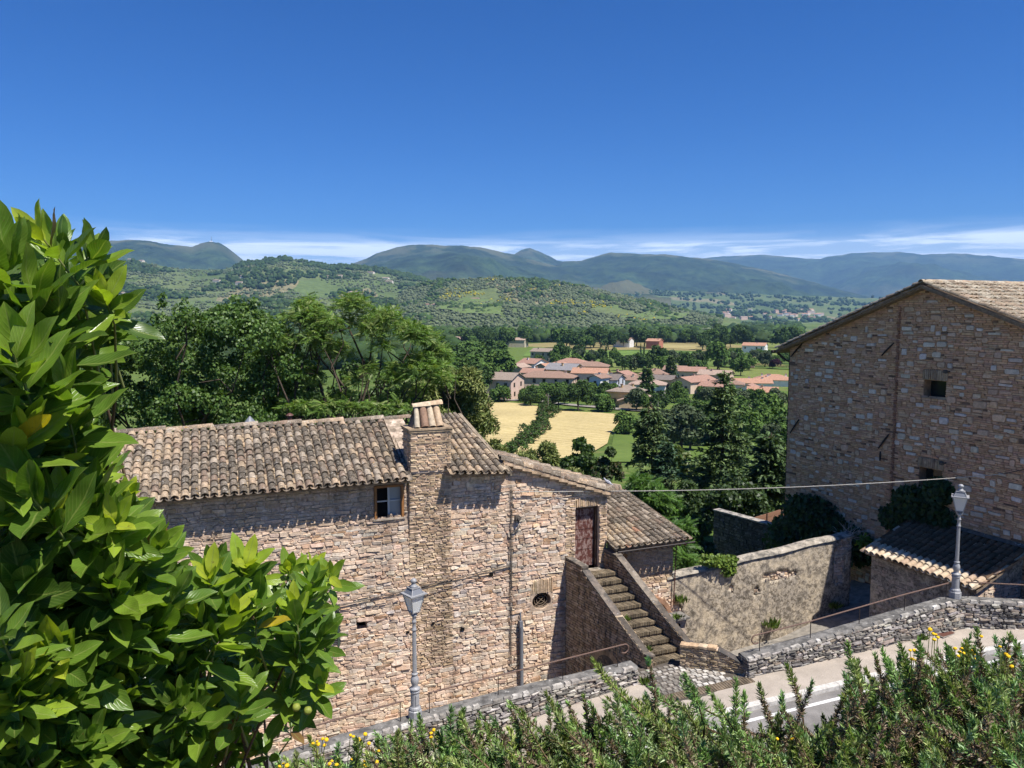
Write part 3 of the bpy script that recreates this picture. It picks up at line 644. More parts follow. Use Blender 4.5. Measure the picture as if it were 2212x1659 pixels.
def tiled(parent, T0, T1, B0, B1, ncol, nrow, var, rnd, nmax=290, wfac=0.345, pick=None, pans=True, under=None, over=0.30, lift=0.035, first_row=0):
    """barrel tiles over the patch: columns run from edge T0-T1 (top) down to B0-B1"""
    T0, T1, B0, B1 = map(Vector, (T0, T1, B0, B1)); across = ((T1 - T0) + (B1 - B0)).normalized()
    down0 = ((B0 - T0) + (B1 - T1)).normalized(); nrm = across.cross(-down0).normalized()
    if nrm.z < 0: nrm = -nrm
    items = []
    for i in range(ncol):
        f = (i + 0.5) / ncol; a, b = T0.lerp(T1, f), B0.lerp(B1, f); w = ((T1 - T0).length * 0.5 + (B1 - B0).length * 0.5) / ncol
        wt_, wb_ = (T1 - T0).length / ncol, (B1 - B0).length / ncol
        L = (b - a).length / nrow; d = (b - a).normalized()
        for j in range(nrow):
            p = a.lerp(b, j / nrow); ww = lerp(wt_, wb_, (j + .5) / nrow)
            items.append((i, j, p, d, L, ww))
    items.sort(key=lambda q: -q[1]); joined = {}
    for r, (i, j, p, d, L, ww) in enumerate(items):
        vi = pick(rnd, i / ncol, j / nrow) if pick else rnd.randrange(len(var))
        dd = (d + nrm * (0.045 + 0.04 * rnd.random()) + across * rnd.uniform(-.035, .035)).normalized()
        y = dd; x = (across - y * across.dot(y)).normalized(); z = x.cross(y)
        if z.dot(nrm) < 0: x = -x; z = x.cross(y)
        s = ww * wfac * 1.25 * rnd.uniform(0.95, 1.05); Ln = L * (1 + over) * rnd.uniform(0.97, 1.04)
        o = p - d * (L * over) + nrm * (lift * (0.2 + 0.5 * rnd.random())) + across * rnd.uniform(-.008, .008)
        mx = Matrix((( x.x * s, y.x * Ln, z.x * s, o.x), (x.y * s, y.y * Ln, z.y * s, o.y), (x.z * s, y.z * Ln, z.z * s, o.z), (0, 0, 0, 1)))
        if r < nmax:
            ob = bpy.data.objects.new('tile', var[vi][0]); link(ob, parent); ob.matrix_basis = mx
        else: joined.setdefault(vi, []).append(mx)
    mb = MB()
    for vi, ms in joined.items():
        m_, V, Fc = var[vi]; c = [tuple(x[:3]) for x in [m_.color_attributes[0].data[0].color]][0]
        for mx in ms: mb.add([mx @ Vector(v) for v in V], [tuple(f) for f in Fc], c)
    if mb.v: tag(mb.build('tiles', var[0][0].materials[0], parent, True), kind='stuff')
    if pans:
        mb = MB(); cols = [tuple(v[0].color_attributes[0].data[0].color)[:3] for v in var]
        for i in range(ncol + 1):
            f = i / ncol; a, b = T0.lerp(T1, f), B0.lerp(B1, f); d = (b - a).normalized(); L = (b - a).length / nrow
            for j in range(nrow):
                ww = lerp((T1 - T0).length, (B1 - B0).length, (j + .5) / nrow) / ncol; c = rnd.choice(cols)
                p0 = a.lerp(b, max(0, j - .2) / nrow) + nrm * 0.005; p1 = a.lerp(b, (j + 1) / nrow) + d * (0.05 if j == nrow - 1 else 0) + nrm * 0.03; V = []
                for p, wd in ((p0, 0.50), (p1, 0.42)):
                    for k in range(5):
                        an = pi * k / 4; V.append(p + across * (cos(an) * ww * wd) - nrm * (sin(an) * ww * wd * 0.55 - ww * 0.16))
                    for k in range(5):
                        an = pi * k / 4; V.append(p + across * (cos(an) * ww * (wd - .06)) - nrm * (sin(an) * ww * (wd - .06) * 0.55 - ww * 0.16) + nrm * 0.0)
                Fc = [(k, k + 1, 10 + k + 1, 10 + k) for k in range(4)] + [(5 + k, 15 + k, 16 + k, 6 + k) for k in range(4)] + [(10 + k, 11 + k, 16 + k, 15 + k) for k in range(4)]
                mb.add(V, Fc, c)
        tag(mb.build('channel_tiles', var[0][0].materials[0], parent, True), kind='stuff')
    # boarding under the tiles
    mb = MB(); q = [T0, T1, B1 - down0 * 0.06, B0 - down0 * 0.06]
    top = [p - nrm * 0.055 for p in q]; bot = [p - nrm * 0.12 for p in q]
    mb.add(top + bot, [(0, 1, 2, 3), (7, 6, 5, 4), (0, 3, 7, 4), (1, 5, 6, 2), (2, 6, 7, 3), (0, 4, 5, 1)])
    mb.build('roof_boarding', M['beam'], parent)

# ------------------------------------------------------------------ the old stone house
H = Frame((-3.25, 23.5, -11.0), 21.5)
house = thing('stone_house', 'old pink stone house with lichened tile roof and brick chimney, below the terrace', 'house', H.O, H.ang)
def htop(x): return 6.02 if x < 3.2 else lerp(6.06, 4.80, (x - 3.2) / 3.83)
(wx0, wz1), (wx1, wz0) = H.pix(808, 1050), H.pix(872, 1115)
(dx0, dz1), (dx1, dz0) = H.pix(1243, 1098), H.pix(1293, 1222)
ox, oz = H.pix(1170, 1298); hx, hz = H.pix(782, 1350); sx_, sz_ = H.pix(733, 1345)
win = (wx0, wx1, wz0, wz1); door = (dx0, dx1, dz0 - 0.05, dz1); oval = (ox - 0.37, ox + 0.37, oz - 0.31, oz + 0.31); sq = (hx - 0.16, hx + 0.16, hz - 0.15, hz + 0.15); shut = (sx_ - 0.85, sx_, sz_ - 0.75, sz_ + 0.55)
HO = [win, door, oval, sq, shut]
mb = MB(); holes_wall(mb, -9.2, 7.03, -2.6, htop, HO, y=0.02, brk=(3.2,))
mb.add([(7.03, .02, -2.6), (7.03, 6.5, -2.6), (7.03, 6.5, 4.5), (7.03, 2.5, 4.86), (7.03, .02, 4.86)], [(0, 1, 2, 3, 4)])
mb.add([(-9.2, .02, -2.6), (-9.2, 6.6, -2.6), (-9.2, 6.6, 5.9), (-9.2, 3.2, 7.1), (-9.2, .02, 6.02)], [(4, 3, 2, 1, 0)])
mb.add([(-9.2, 6.6, -2.6), (7.03, 6.6, -2.6), (7.03, 6.6, 4.5), (3.2, 6.6, 5.9), (-9.2, 6.6, 5.9)], [(0, 1, 2, 3, 4)])
wall = mb.build('wall', M['mortar'], house)
BR = [(0.02, 1.45, -0.35, 3.7), (0.02, 1.40, 3.7, 6.2), (5.42, dx0, dz0 - .3, dz1 + .5), (dx1, 7.03, dz0 - .3, dz1 + .6), (dx0 - .05, dx1 + .05, dz1, dz1 + .36), (ox - .42, ox + .42, oz + .25, oz + .80)]
def hlim(zm):
    if zm < 4.80: return [(-9.2, 7.03)]
    return [(-9.2, lerp(3.2, 7.03, (6.06 - zm) / 1.26))] if zm < 6.03 else []
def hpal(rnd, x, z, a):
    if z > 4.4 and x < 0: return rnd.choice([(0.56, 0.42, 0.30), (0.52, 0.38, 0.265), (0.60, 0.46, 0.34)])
    if rnd.random() < 0.16: return rnd.choice([(0.72, 0.62, 0.50), (0.68, 0.60, 0.50), (0.45, 0.28, 0.165)])
    return rnd.choice(PINK)
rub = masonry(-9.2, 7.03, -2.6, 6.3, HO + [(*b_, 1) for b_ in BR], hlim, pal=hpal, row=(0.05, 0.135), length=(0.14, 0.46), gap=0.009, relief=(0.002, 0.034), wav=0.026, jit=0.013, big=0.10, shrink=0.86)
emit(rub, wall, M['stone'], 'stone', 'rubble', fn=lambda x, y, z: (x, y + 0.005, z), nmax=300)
bp = []
for (a, b, c, d), st in zip(BR, (0, 1, 0, 0, 2, 2)):
    if st == 2:   # soldier course over door and oval
        n_ = int((b - a) / 0.075)
        for k in range(n_):
            x = a + (b - a) * k / n_; bp += [(V, A, cc) for V, A, cc in masonry(x, x + (b - a) / n_, c + RND.uniform(0, .02), d - RND.uniform(0, .06), (), row=(d - c, d - c), length=(1, 1.2), gap=0.014, relief=(0.02, 0.035), wav=0, jit=0.004, pal=TANB)]
    else:
        cut = [oval, door, win]
        y = masonry(a, b, c, d, cut, row=(0.055, 0.07), length=(0.2, 0.3), gap=0.013, relief=(0.012, 0.03), wav=0.008, jit=0.005, pal=TANB + PINK[:2])
        if st == 1: y = [([(p[0], p[1] - 0.13 * min(1, max(0, (p[2] - 3.65) / 1.9)), p[2]) for p in V], A, cc) for V, A, cc in y]
        bp += y
emit(bp, wall, M['brick'], 'brick', 'brickwork', nmax=290)
# chimney breast core and stack
mb = MB(); mb.add([(x, y, z) for (z, yf) in ((3.66, .012), (5.55, -.125), (6.2, -.125)) for (x, y) in ((.03, yf), (1.39, yf), (1.39, .03), (.03, .03))], [(0, 1, 5, 4), (4, 5, 9, 8), (1, 2, 6, 5), (5, 6, 10, 9), (3, 0, 4, 7), (7, 4, 8, 11), (8, 9, 10, 11)]); mb.build('chimney_breast', M['mortar'], house)
chim = MB(); chim.box(0.07, 1.35, -0.18, 0.75, 6.05, 7.42); ch = chim.build('chimney', M['mortar'], house)
cb = masonry(0.05, 1.37, 6.1, 7.3, (), row=(0.06, 0.075), length=(0.16, 0.3), relief=(0.012, 0.03), wav=0.006, jit=0.005, pal=TANB)
emit([([(p[0], p[1] - 0.185, p[2]) for p in V], A, c) for V, A, c in cb], ch, M['brick'], 'brick', 'brickwork', nmax=110)
cl_ = masonry(-0.18, 0.75, 6.1, 7.3, (), row=(0.06, 0.075), length=(0.16, 0.3), relief=(0.012, 0.03), wav=0.006, jit=0.005, pal=TANB)
emit(cl_, ch, M['brick'], 'brick', 'brickwork', fn=lambda x, y, z: (0.065 + y, 0.57 - x, z), nmax=0)
mb = MB()
for z, e in ((6.98, 0.02), (7.32, 0.03), (7.385, 0.05)): mb.box(0.05 - e, 1.37 + e, -0.2 - e, 0.77 + e, z, z + 0.055, (0.42, 0.31, 0.2))
mb.build('string_course', M['brick'], ch)
var_c = tile_variants('cap', [(0.55, 0.44, 0.31), (0.52, 0.38, 0.25), (0.30, 0.19, 0.13), (0.50, 0.42, 0.31)], 'tile_clean')
for k, (xx, vi) in enumerate(((0.30, 3), (0.55, 2), (0.80, 0), (1.06, 1))):   # leaning tiles of the cowl
    for side in (0, 1):
        o = bpy.data.objects.new('cowl_tile', var_c[vi][0]); link(o, ch)
        T = Vector((lerp(xx, 0.70, 0.16), 0.27 + (0.02 if side else -0.02), 8.06)); Bq = Vector((xx + (0.0 if k else -.05), 0.62 if side else -0.10, 7.46))
        y = (Bq - T); L = y.length; y.normalize(); x = Vector((1, 0, 0)); z = x.cross(y); 
        if z.y * (1 if side else -1) < 0: x = -x; z = x.cross(y)
        s = 0.125 if k else 0.09; o.matrix_basis = Matrix(((x.x * s, y.x * L, z.x * s, T.x), (x.y * s, y.y * L, z.y * s, T.y), (x.z * s, y.z * L, z.z * s, T.z), (0, 0, 0, 1)))
mb = MB(); mb.add([(0.18, -0.05, 7.44), (1.2, -0.05, 7.44), (1.2, 0.6, 7.44), (0.18, 0.6, 7.44), (0.38, 0.24, 8.0), (1.0, 0.24, 8.0), (1.0, 0.32, 8.0), (0.38, 0.32, 8.0)], [(0, 4, 7, 3), (1, 2, 6, 5), (0, 1, 5, 4), (2, 3, 7, 6)], (0.16, 0.13, 0.1)); mb.build('cowl_side', M['brick'], ch)
for k, (a, b, zz, c) in enumerate(((0.24, 0.80, 8.08, 0), (0.74, 1.20, 8.12, 1))):
    o = bpy.data.objects.new('cowl_ridge_tile', var_c[c][0]); link(o, ch); L = b - a
    o.matrix_basis = Matrix(((0, L, 0.0, a), (-0.17, 0, 0, 0.28), (0, 0.06, 0.13, zz), (0, 0, 0, 1)))
# main roof
var_o = tile_variants('old', OLD_T + WARM_T[:2])
def pick_main(rnd, f, g):
    warm = 0.75 if f < 0.30 else 0.16
    if f > 0.92 and g > 0.78: warm = 0.9
    return rnd.choice((5, 7, 8, 3, 7, 8)) if rnd.random() < warm else rnd.choice((0, 1, 4, 2, 0, 4, 6, 5))
roof = MB(); roof.add([(-9.3, 3.25, 7.22), (-0.02, 3.25, 7.22), (-0.02, 7.0, 5.7), (-9.3, 7.0, 5.7), (-9.3, 3.25, 7.12), (-0.02, 3.25, 7.12), (-0.02, 7.0, 5.6), (-9.3, 7.0, 5.6)], [(0, 1, 2, 3), (7, 6, 5, 4), (0, 4, 5, 1), (1, 5, 6, 2), (2, 6, 7, 3), (0, 3, 7, 4)], (0.3, 0.22, 0.16))
roof = roof.build('roof', M['tile'], house)
tiled(roof, (-9.3, 3.2, 7.30), (-0.05, 3.2, 7.27), (-9.3, -0.55, 5.90), (-0.08, -0.55, 5.93), 36, 12, var_o, random.Random(3), 300, pick=pick_main)
for k in range(22):   # ridge tiles
    x = -9.3 + k * 0.46; v_ = var_o[(k * 5) % len(var_o)][0]; o = bpy.data.objects.new('ridge_tile', v_); link(o, roof)
    zz = 7.33 + 0.02 * sin(k * 2.1); o.matrix_basis = Matrix(((0, 0.52, 0, x), (-0.15, 0.01, 0, 3.22), (0, 0.03, 0.12, zz), (0, 0, 0, 1)))
mb = MB(); mb.box(-9.2, 3.0, 0.03, 6.5, 5.9, 5.98); mb.build('ceiling_slab', M['beam'], house)
# stub wall between the roof and the chimney
mb = MB(); mb.add([(-0.05, 0.3, 5.95), (0.62, 0.3, 5.95), (0.62, 3.2, 6.2), (-0.05, 3.2, 6.2), (-0.05, 0.3, 6.25), (0.62, 0.3, 6.25), (0.62, 3.2, 7.36), (-0.05, 3.2, 7.36)], [(4, 5, 6, 7), (0, 1, 5, 4), (2, 3, 7, 6), (0, 4, 7, 3), (1, 2, 6, 5)], (0.30, 0.235, 0.17)); mb.build('parapet_stub', M['stone'], house)
# roof right of the chimney (narrows to the ridge)
roof2 = MB().box(1.3, 2.55, 2.55, 5.2, 7.05, 7.15, (0.3, 0.22, 0.16)).build('roof', M['tile'], house)
tiled(roof2, (1.28, 2.7, 7.38), (2.50, 2.7, 7.40), (1.28, -0.55, 6.02), (3.16, -0.55, 5.90), 7, 11, tile_variants('mix', OLD_T[:5] + WARM_T[:2] + [WARM_T[3]]), random.Random(8), 290)
mb = MB(); mb.add([(2.50, 2.7, 7.3), (2.62, 2.7, 7.3), (3.30, -0.5, 5.80), (3.16, -0.5, 5.80), (2.50, 2.7, 7.46), (2.62, 2.7, 7.46), (3.30, -0.5, 5.97), (3.16, -0.5, 5.97)], [(4, 5, 6, 7), (0, 3, 2, 1), (1, 2, 6, 5), (0, 4, 7, 3), (2, 3, 7, 6)], (0.30, 0.24, 0.17)); mb.build('verge', M['brick'], roof2)
mb = MB(); mb.add([(2.56, 2.7, 7.36), (3.22, -0.3, 5.95), (3.22, 0.02, 5.5), (2.9, 2.7, 5.5)], [(0, 1, 2, 3)]); mb.add([(2.56, 2.72, 7.36), (2.9, 2.72, 5.5), (1.2, 2.72, 5.5), (1.2, 2.72, 7.36)], [(0, 1, 2, 3)]); mb.build('gable_infill', M['mortar'], house)
# gabled part: the verge descends to the right
def hp(u, v, y): x, z = H.pix(u, v, y); return (x, y, z)
vA, vB = hp(1088, 995, -0.18), hp(1319, 1063, -0.18); bA, bB = hp(1066, 977, 1.4), hp(1338, 1057, 1.4)
roof3 = MB().add([vA, vB, bB, bA] + [(p[0], p[1], p[2] - 0.1) for p in (vA, vB, bB, bA)], [(0, 1, 2, 3), (7, 6, 5, 4), (0, 4, 5, 1), (1, 5, 6, 2), (2, 6, 7, 3), (3, 7, 4, 0)], (0.3, 0.22, 0.16)).build('roof', M['tile'], house)
tiled(roof3, bA, vA, bB, vB, 6, 12, tile_variants('old', OLD_T), random.Random(9), 290, pans=False, lift=0.0, wfac=0.42)
mb = MB()
for k in range(12):    # brick corbels and slabs under the verge
    f0, f1 = k / 12, (k + 1) / 12; a, b = Vector(vA).lerp(Vector(vB), f0), Vector(vA).lerp(Vector(vB), f1)
    for yy0, yy1, dz0_, dz1_ in ((-0.22, 0.05, -0.13, -0.05), (-0.12, 0.05, -0.20, -0.135)):
        e = 0.008 * (k % 3)
        mb.add([(a.x, yy0 + e, a.z + dz0_ - .02), (b.x - .01, yy0 + e, b.z + dz0_ + .03), (b.x - .01, yy1, b.z + dz0_ + .03), (a.x, yy1, a.z + dz0_ - .02), (a.x, yy0 + e, a.z + dz1_ - .02), (b.x - .01, yy0 + e, b.z + dz1_ + .03), (b.x - .01, yy1, b.z + dz1_ + .03), (a.x, yy1, a.z + dz1_ - .02)], [(0, 3, 2, 1), (4, 5, 6, 7), (0, 1, 5, 4), (1, 2, 6, 5), (2, 3, 7, 6), (3, 0, 4, 7)], RND.choice(TANB))
mb.build('verge_course', M['brick'], roof3)
# window, door, oval grille, shutter, wall fittings
wn_ = MB(); a, b, c, d = win
for q in ((a, a + .07, c, d), (b - .07, b, c, d), (a + .071, b - .071, d - .07, d)): wn_.box(q[0], q[1], -0.06, 0.10, q[2], q[3])
w_ = wn_.build('window', M['wood'], house)
m_ = (a + b) / 2
MB().box(m_ - .03, m_ + .03, 0.05, 0.10, c, d - .071).box(a + .071, m_ - .031, 0.06, .10, (c + d) / 2 - .02, (c + d) / 2 + .02).box(m_ + .031, b - .071, 0.06, .10, (c + d) / 2 - .02, (c + d) / 2 + .02).build('sash', M['frame_grey'], w_)
MB().add([(a + .07, .115, c), (m_, .115, c), (m_, .115, d), (a + .07, .115, d)], [(0, 1, 2, 3)]).build('pane', M['black'], w_)
MB().add([(m_, .115, c), (b - .07, .115, c), (b - .07, .115, d), (m_, .115, d)], [(0, 1, 2, 3)]).build('pane', M['curtain'], w_)
MB().box(a - .05, b + .05, -0.06, 0.1, c - .06, c - .002, (0.5, 0.42, 0.33)).build('sill', M['stone'], w_)
a, b, c, d = door
dr = MB().box(a, b, 0.27, 0.33, c, d).build('door', M['door'], house)
mb = MB()
zs = [c + .02, c + .62, c + .98, c + 1.33, d - .35, d - .02]
for z0_, z1_ in zip(zs, zs[1:]): mb.box(a + .02, b - .10, 0.235, 0.268, z0_ + .012, z1_ - .012)
mb.build('door_board', M['door'], dr)
MB().box(b - .07, b - .001, 0.12, 0.268, c, d).box(a + .001, b - .071, .16, .268, d - .10, d - .001).build('door_frame', M['wood_dark'], dr)
MB().box(a - .1, b + .1, -0.30, 0.27, c - .10, c, (.3, .25, .19)).build('threshold', M['concrete_cap'], house)
mb = MB(); a, b, c, d = oval
mb.add([(a, .34, c), (b, .34, c), (b, .34, d), (a, .34, d)], [(0, 1, 2, 3)]); mb.build('opening', M['black'], house)
n_ = 28; V = []; Fc = []
for k in range(n_):
    t_ = 2 * pi * k / n_; ex, ez = 0.345 * cos(t_), 0.29 * sin(t_); q = max(abs(cos(t_)) / 0.42, abs(sin(t_)) / 0.36)
    V += [(ox + ex, -0.012, oz + ez), (ox + cos(t_) / q, -0.012, oz + sin(t_) / q), (ox + ex, 0.3, oz + ez)]
for k in range(n_):
    a_, b_ = 3 * k, 3 * ((k + 1) % n_); Fc += [(a_, b_, b_ + 1, a_ + 1), (a_, a_ + 2, b_ + 2, b_)]
MB().add(V, Fc, (0.50, 0.38, 0.28)).build('oval_surround', M['brick'], house)
gr = MB()
for s in (1.0, 0.72, 0.45): gr.tube([(ox + 0.33 * s * cos(t_), 0.10, oz + 0.275 * s * sin(t_)) for t_ in np.linspace(0, 2 * pi, 21)], 0.013, 5)
gr.tube([(ox - .22, .09, oz - .18), (ox + .22, .09, oz + .18)], .011, 5); gr.tube([(ox - .2, .09, oz + .18), (ox + .22, .09, oz - .16)], .011, 5)
gr.build('grille', M['beam'], house)
for q in (sq, shut): MB().add([(q[0], .36, q[2]), (q[1], .36, q[2]), (q[1], .36, q[3]), (q[0], .36, q[3])], [(0, 1, 2, 3)]).build('opening', M['black'], house)
sh = MB().box(shut[0], shut[0] + .06, -.02, .03, shut[2], shut[3]).box(shut[1] - .06, shut[1], -.02, .03, shut[2], shut[3]).build('shutter', m_flat('green_shutter', (0.05, 0.075, 0.05), 0.6), house)
for k in range(22):
    z = shut[2] + .03 + k * (shut[3] - shut[2] - .06) / 22; MB().add([(shut[0] + .06, .02, z), (shut[1] - .06, .02, z), (shut[1] - .06, -.015, z + .045), (shut[0] + .06, -.015, z + .045)], [(0, 1, 2, 3)]).build('slat', M['frame_grey'], sh)
# the small square holes left by scaffolding
for (u, v, s) in ((935, 1345, .05), (998, 1358, .07), (1060, 1240, .07), (905, 1305, .04), (880, 1365, .05), (1000, 1605, .06), (1075, 1615, .05), (925, 1607, .05)):
    x, z = H.pix(u, v, 0); MB().box(x - s, x + s, -0.052, -0.045, z - s * .8, z + s * .8).build('putlog_hole', M['black'], house)
# rainwater pipe with hopper, cables and wall lamp
px_, pz_ = H.pix(1122, 1340); pb = H.pix(1124, 1475)
MB().tube([(px_ + .02, -.12, pz_ - .15), (px_ + .04, -.12, -2.4)], .065, 10).box(px_ - .05, px_ + .06, -.17, -.05, pz_ - .18, pz_ + .02).build('drain_pipe', M['pipe'], house)
MB().tube([(px_ + .01, -.10, pz_ - .1), (px_ + .0, -.08, pz_ + .3)], .025, 6).build('conduit', M['pipe'], house)
mb = MB(); x0_, z0_ = H.pix(1104, 1050); x1_, z1_ = H.pix(1102, 1420)
for dx, r in ((-.03, .008), (.0, .011), (.03, .007)):
    mb.tube([(lerp(x0_, x1_, k / 8) + dx + .015 * sin(k * 2.3 + dx * 40), -.06, lerp(z0_, z1_, k / 8)) for k in range(9)], r, 5)
mb.tube([(x1_, -.06, z1_ + .05), (x1_ + .02, -.07, z1_ - .25), (x1_ + .15, -.08, z1_ - .33), (px_, -.1, z1_ - .1)], .014, 5)
xx, zz = H.pix(1095, 1220); 
mb.tube([(xx + .15, -.05, zz), (xx - .6, -.06, zz - .08), (-0.4, -.06, zz - .42), (-2.4, -.06, zz - .62)], .016, 5)
mb.tube([(xx + .15, -.05, zz - .04), (xx - .6, -.07, zz - .16), (0.4, -.20, zz - .36), (-2.4, -.06, zz - .72)], .010, 5)
mb.build('wall_cables', M['cable_dark'], house)
lx, lz = H.pix(1117, 1118)
MB().tube([(lx, 0, lz), (lx, -.12, lz)], [.11, .10], 10).tube([(lx, -.12, lz), (lx, -.20, lz)], [.05, .045], 8).tube([(lx + .03, -.06, lz - .1), (lx + .05, -.09, lz - .3), (lx - .1, -.08, lz - .42), (lx - .25, -.06, lz - .5)], .025, 6).build('wall_lamp', M['cable_dark'], house)
for (u, v, k) in ((540, 912, 0), (626, 905, 1)):
    x, z = H.pix(u, v, 3.6)
    if k: MB().lathe([(.07, z - .5), (.07, z + .12), (.13, z + .12), (.10, z + .16), (.03, z + .2)], 10, x, 3.6).build('flue', M['copper'], house)
    else: MB().lathe([(.06, z - .5), (.06, z + .02), (.17, z + .02), (.02, z + .2)], 10, x, 3.6).build('flue', M['pipe'], house)

# ------------------------------------------------------------------ annex with low tiled roof
ann = thing('annex', 'low tiled annex with shaded brick wall and stone arch, right of the stairs', 'outbuilding', H.O, H.ang)
mb = MB(); holes_wall(mb, 7.05, 9.75, -2.0, lambda x: 3.0, [(7.35, 7.85, 0.6, 2.55)], y=0.02)
mb.add([(9.75, .02, -2.0), (9.75, 4.0, -2.0), (9.75, 4.0, 3.9), (9.75, .02, 3.0)], [(0, 1, 2, 3)])
awall = mb.build('wall', M['mortar'], ann)
MB().box(7.35, 7.85, 0.3, 0.36, 0.6, 2.55).build('door', M['wood_dark'], ann)
ab = masonry(7.05, 9.75, 1.35, 3.0, [(7.35, 7.85, 0.6, 2.55)], row=(0.055, 0.07), length=(0.2, 0.3), relief=(0.008, 0.022), wav=0.006, jit=0.005, pal=TANB)
ab2 = masonry(7.05, 9.75, -1.6, 1.35, [(7.35, 7.85, 0.6, 2.55)], pal=hpal, row=(0.09, 0.17), length=(0.12, 0.36), wav=0.02, jit=0.014)
emit(ab, awall, M['brick'], 'brick', 'brickwork', nmax=250); emit(ab2, awall, M['stone'], 'stone', 'rubble', nmax=250)
side = masonry(0.05, 3.8, -1.6, 3.0, (), row=(0.09, 0.17), length=(0.14, 0.4), pal=hpal)
emit(side, awall, M['stone'], 'stone', 'rubble', fn=lambda x, y, z: (9.745 - y, x, z), nmax=0)
# terracotta arch on the wall
ax, az = H.pix(1402, 1330, -0.05); mb = MB()
for r0, r1, y0 in ((0.60, 0.76, -0.34), (0.42, 0.54, -0.16)):
    V = []; n_ = 18; Fc = []
    for k in range(n_ + 1):
        t_ = pi * k / n_
        for r, y in ((r0, y0), (r1, y0), (r1, 0.02), (r0, 0.02)): V.append((ax + r * cos(t_), y, az + r * sin(t_)))
    for k in range(n_):
        for q in range(4): Fc.append((4 * k + q, 4 * k + (q + 1) % 4, 4 * k + 4 + (q + 1) % 4, 4 * k + 4 + q))
    Fc += [(0, 1, 2, 3), (4 * n_ + 3, 4 * n_ + 2, 4 * n_ + 1, 4 * n_)]; mb.add(V, Fc, (0.36, 0.205, 0.125))
mb.box(ax + .55, ax + .95, -.22, .0, az - .07, az + .02, (0.50, 0.34, 0.24)).box(ax - .9, ax - .55, -.22, .0, az - .07, az + .02, (0.5, 0.34, 0.24))
mb.build('arch', M['brick'], ann)
aroof = MB().box(7.1, 9.9, 2.9, 4.4, 3.55, 3.65, (0.3, 0.22, 0.16)).build('roof', M['tile'], ann)
def pick_ann(rnd, f, g): return rnd.choice((3, 7, 8, 9, 5)) if (f < 0.42 and g > 0.55) else rnd.choice((0, 1, 2, 4, 5, 6))
tiled(aroof, (7.02, 3.4, 3.95), (9.60, 3.4, 3.93), (7.08, -0.55, 2.98), (10.05, -0.55, 3.0), 12, 11, tile_variants('ann', OLD_T + [WARM_T[0], WARM_T[3], (0.44, 0.22, 0.13)]), random.Random(4), 290, pick=pick_ann)
MB().tube([(7.15, -.58, 2.86), (10.25, -.58, 2.88)], .035, 6).build('gutter', M['iron'], ann)
mb = MB()
for k in range(12): x = 7.25 + k * .245; mb.box(x - .03, x + .03, -0.52, 0.02, 2.76, 2.86)
mb.build('rafters', M['beam'], ann)
mb = MB(); mb.tube([(9.80, -.12, 2.72), (9.72, -.12, 0.5)], .02, 6); mb.build('drain_pipe', M['copper'], ann)

# ------------------------------------------------------------------ brick staircase to the house door
SK = 0.165; NST = 11; Y1 = -0.45; Y0 = -4.05; ZG = 0.42; ZT = dz0
stt = thing('staircase', 'steep brick staircase with sloping side walls climbing to the peeling door', 'staircase', H.w(6.3, -2.0, 0.4), H.ang)
STO = Vector((6.3, -2.0, 0.4))
def sf(x, y, z): return (x - SK * y - STO.x, y - STO.y, z - STO.z)
lx0, lx1, rx0, rx1 = 5.46, 5.68, 6.90, 7.12
rise = (ZT - ZG) / (NST + 0.0); run = (Y1 - Y0) / (NST)
for k in range(NST):
    ya = Y0 + run * k; za = ZG + rise * k; st = MB()
    st.box(lx1 + .003, rx0 - .003, ya + 0.015, Y1 + 0.05 if k == NST - 1 else ya + run + 0.12, za - (0.35 if k == 0 else 0.02), za + rise - 0.005, (0.17, 0.13, 0.09), fn=sf)
    so = st.build('step', M['brick'], stt)
    nb = 14
    for q in range(nb):   # bricks on edge along the nosing
        xa = lerp(lx1 + .01, rx0 - .01, q / nb); xb = lerp(lx1 + .01, rx0 - .01, (q + 1) / nb) - .012
        j = RND.uniform(-.012, .012); c = RND.choice([(0.17, 0.135, 0.088), (0.14, 0.11, 0.072), (0.20, 0.155, 0.10)])
        MB().box(xa, xb, ya - 0.03 + j, ya + run * 0.93, za + rise - 0.09, za + rise + 0.012 + j * .4, c, fn=sf).build('brick', M['brick'], so)
def par_prof(y, off): return lerp(ZG, ZT, (y - Y0) / (Y1 - Y0)) + off
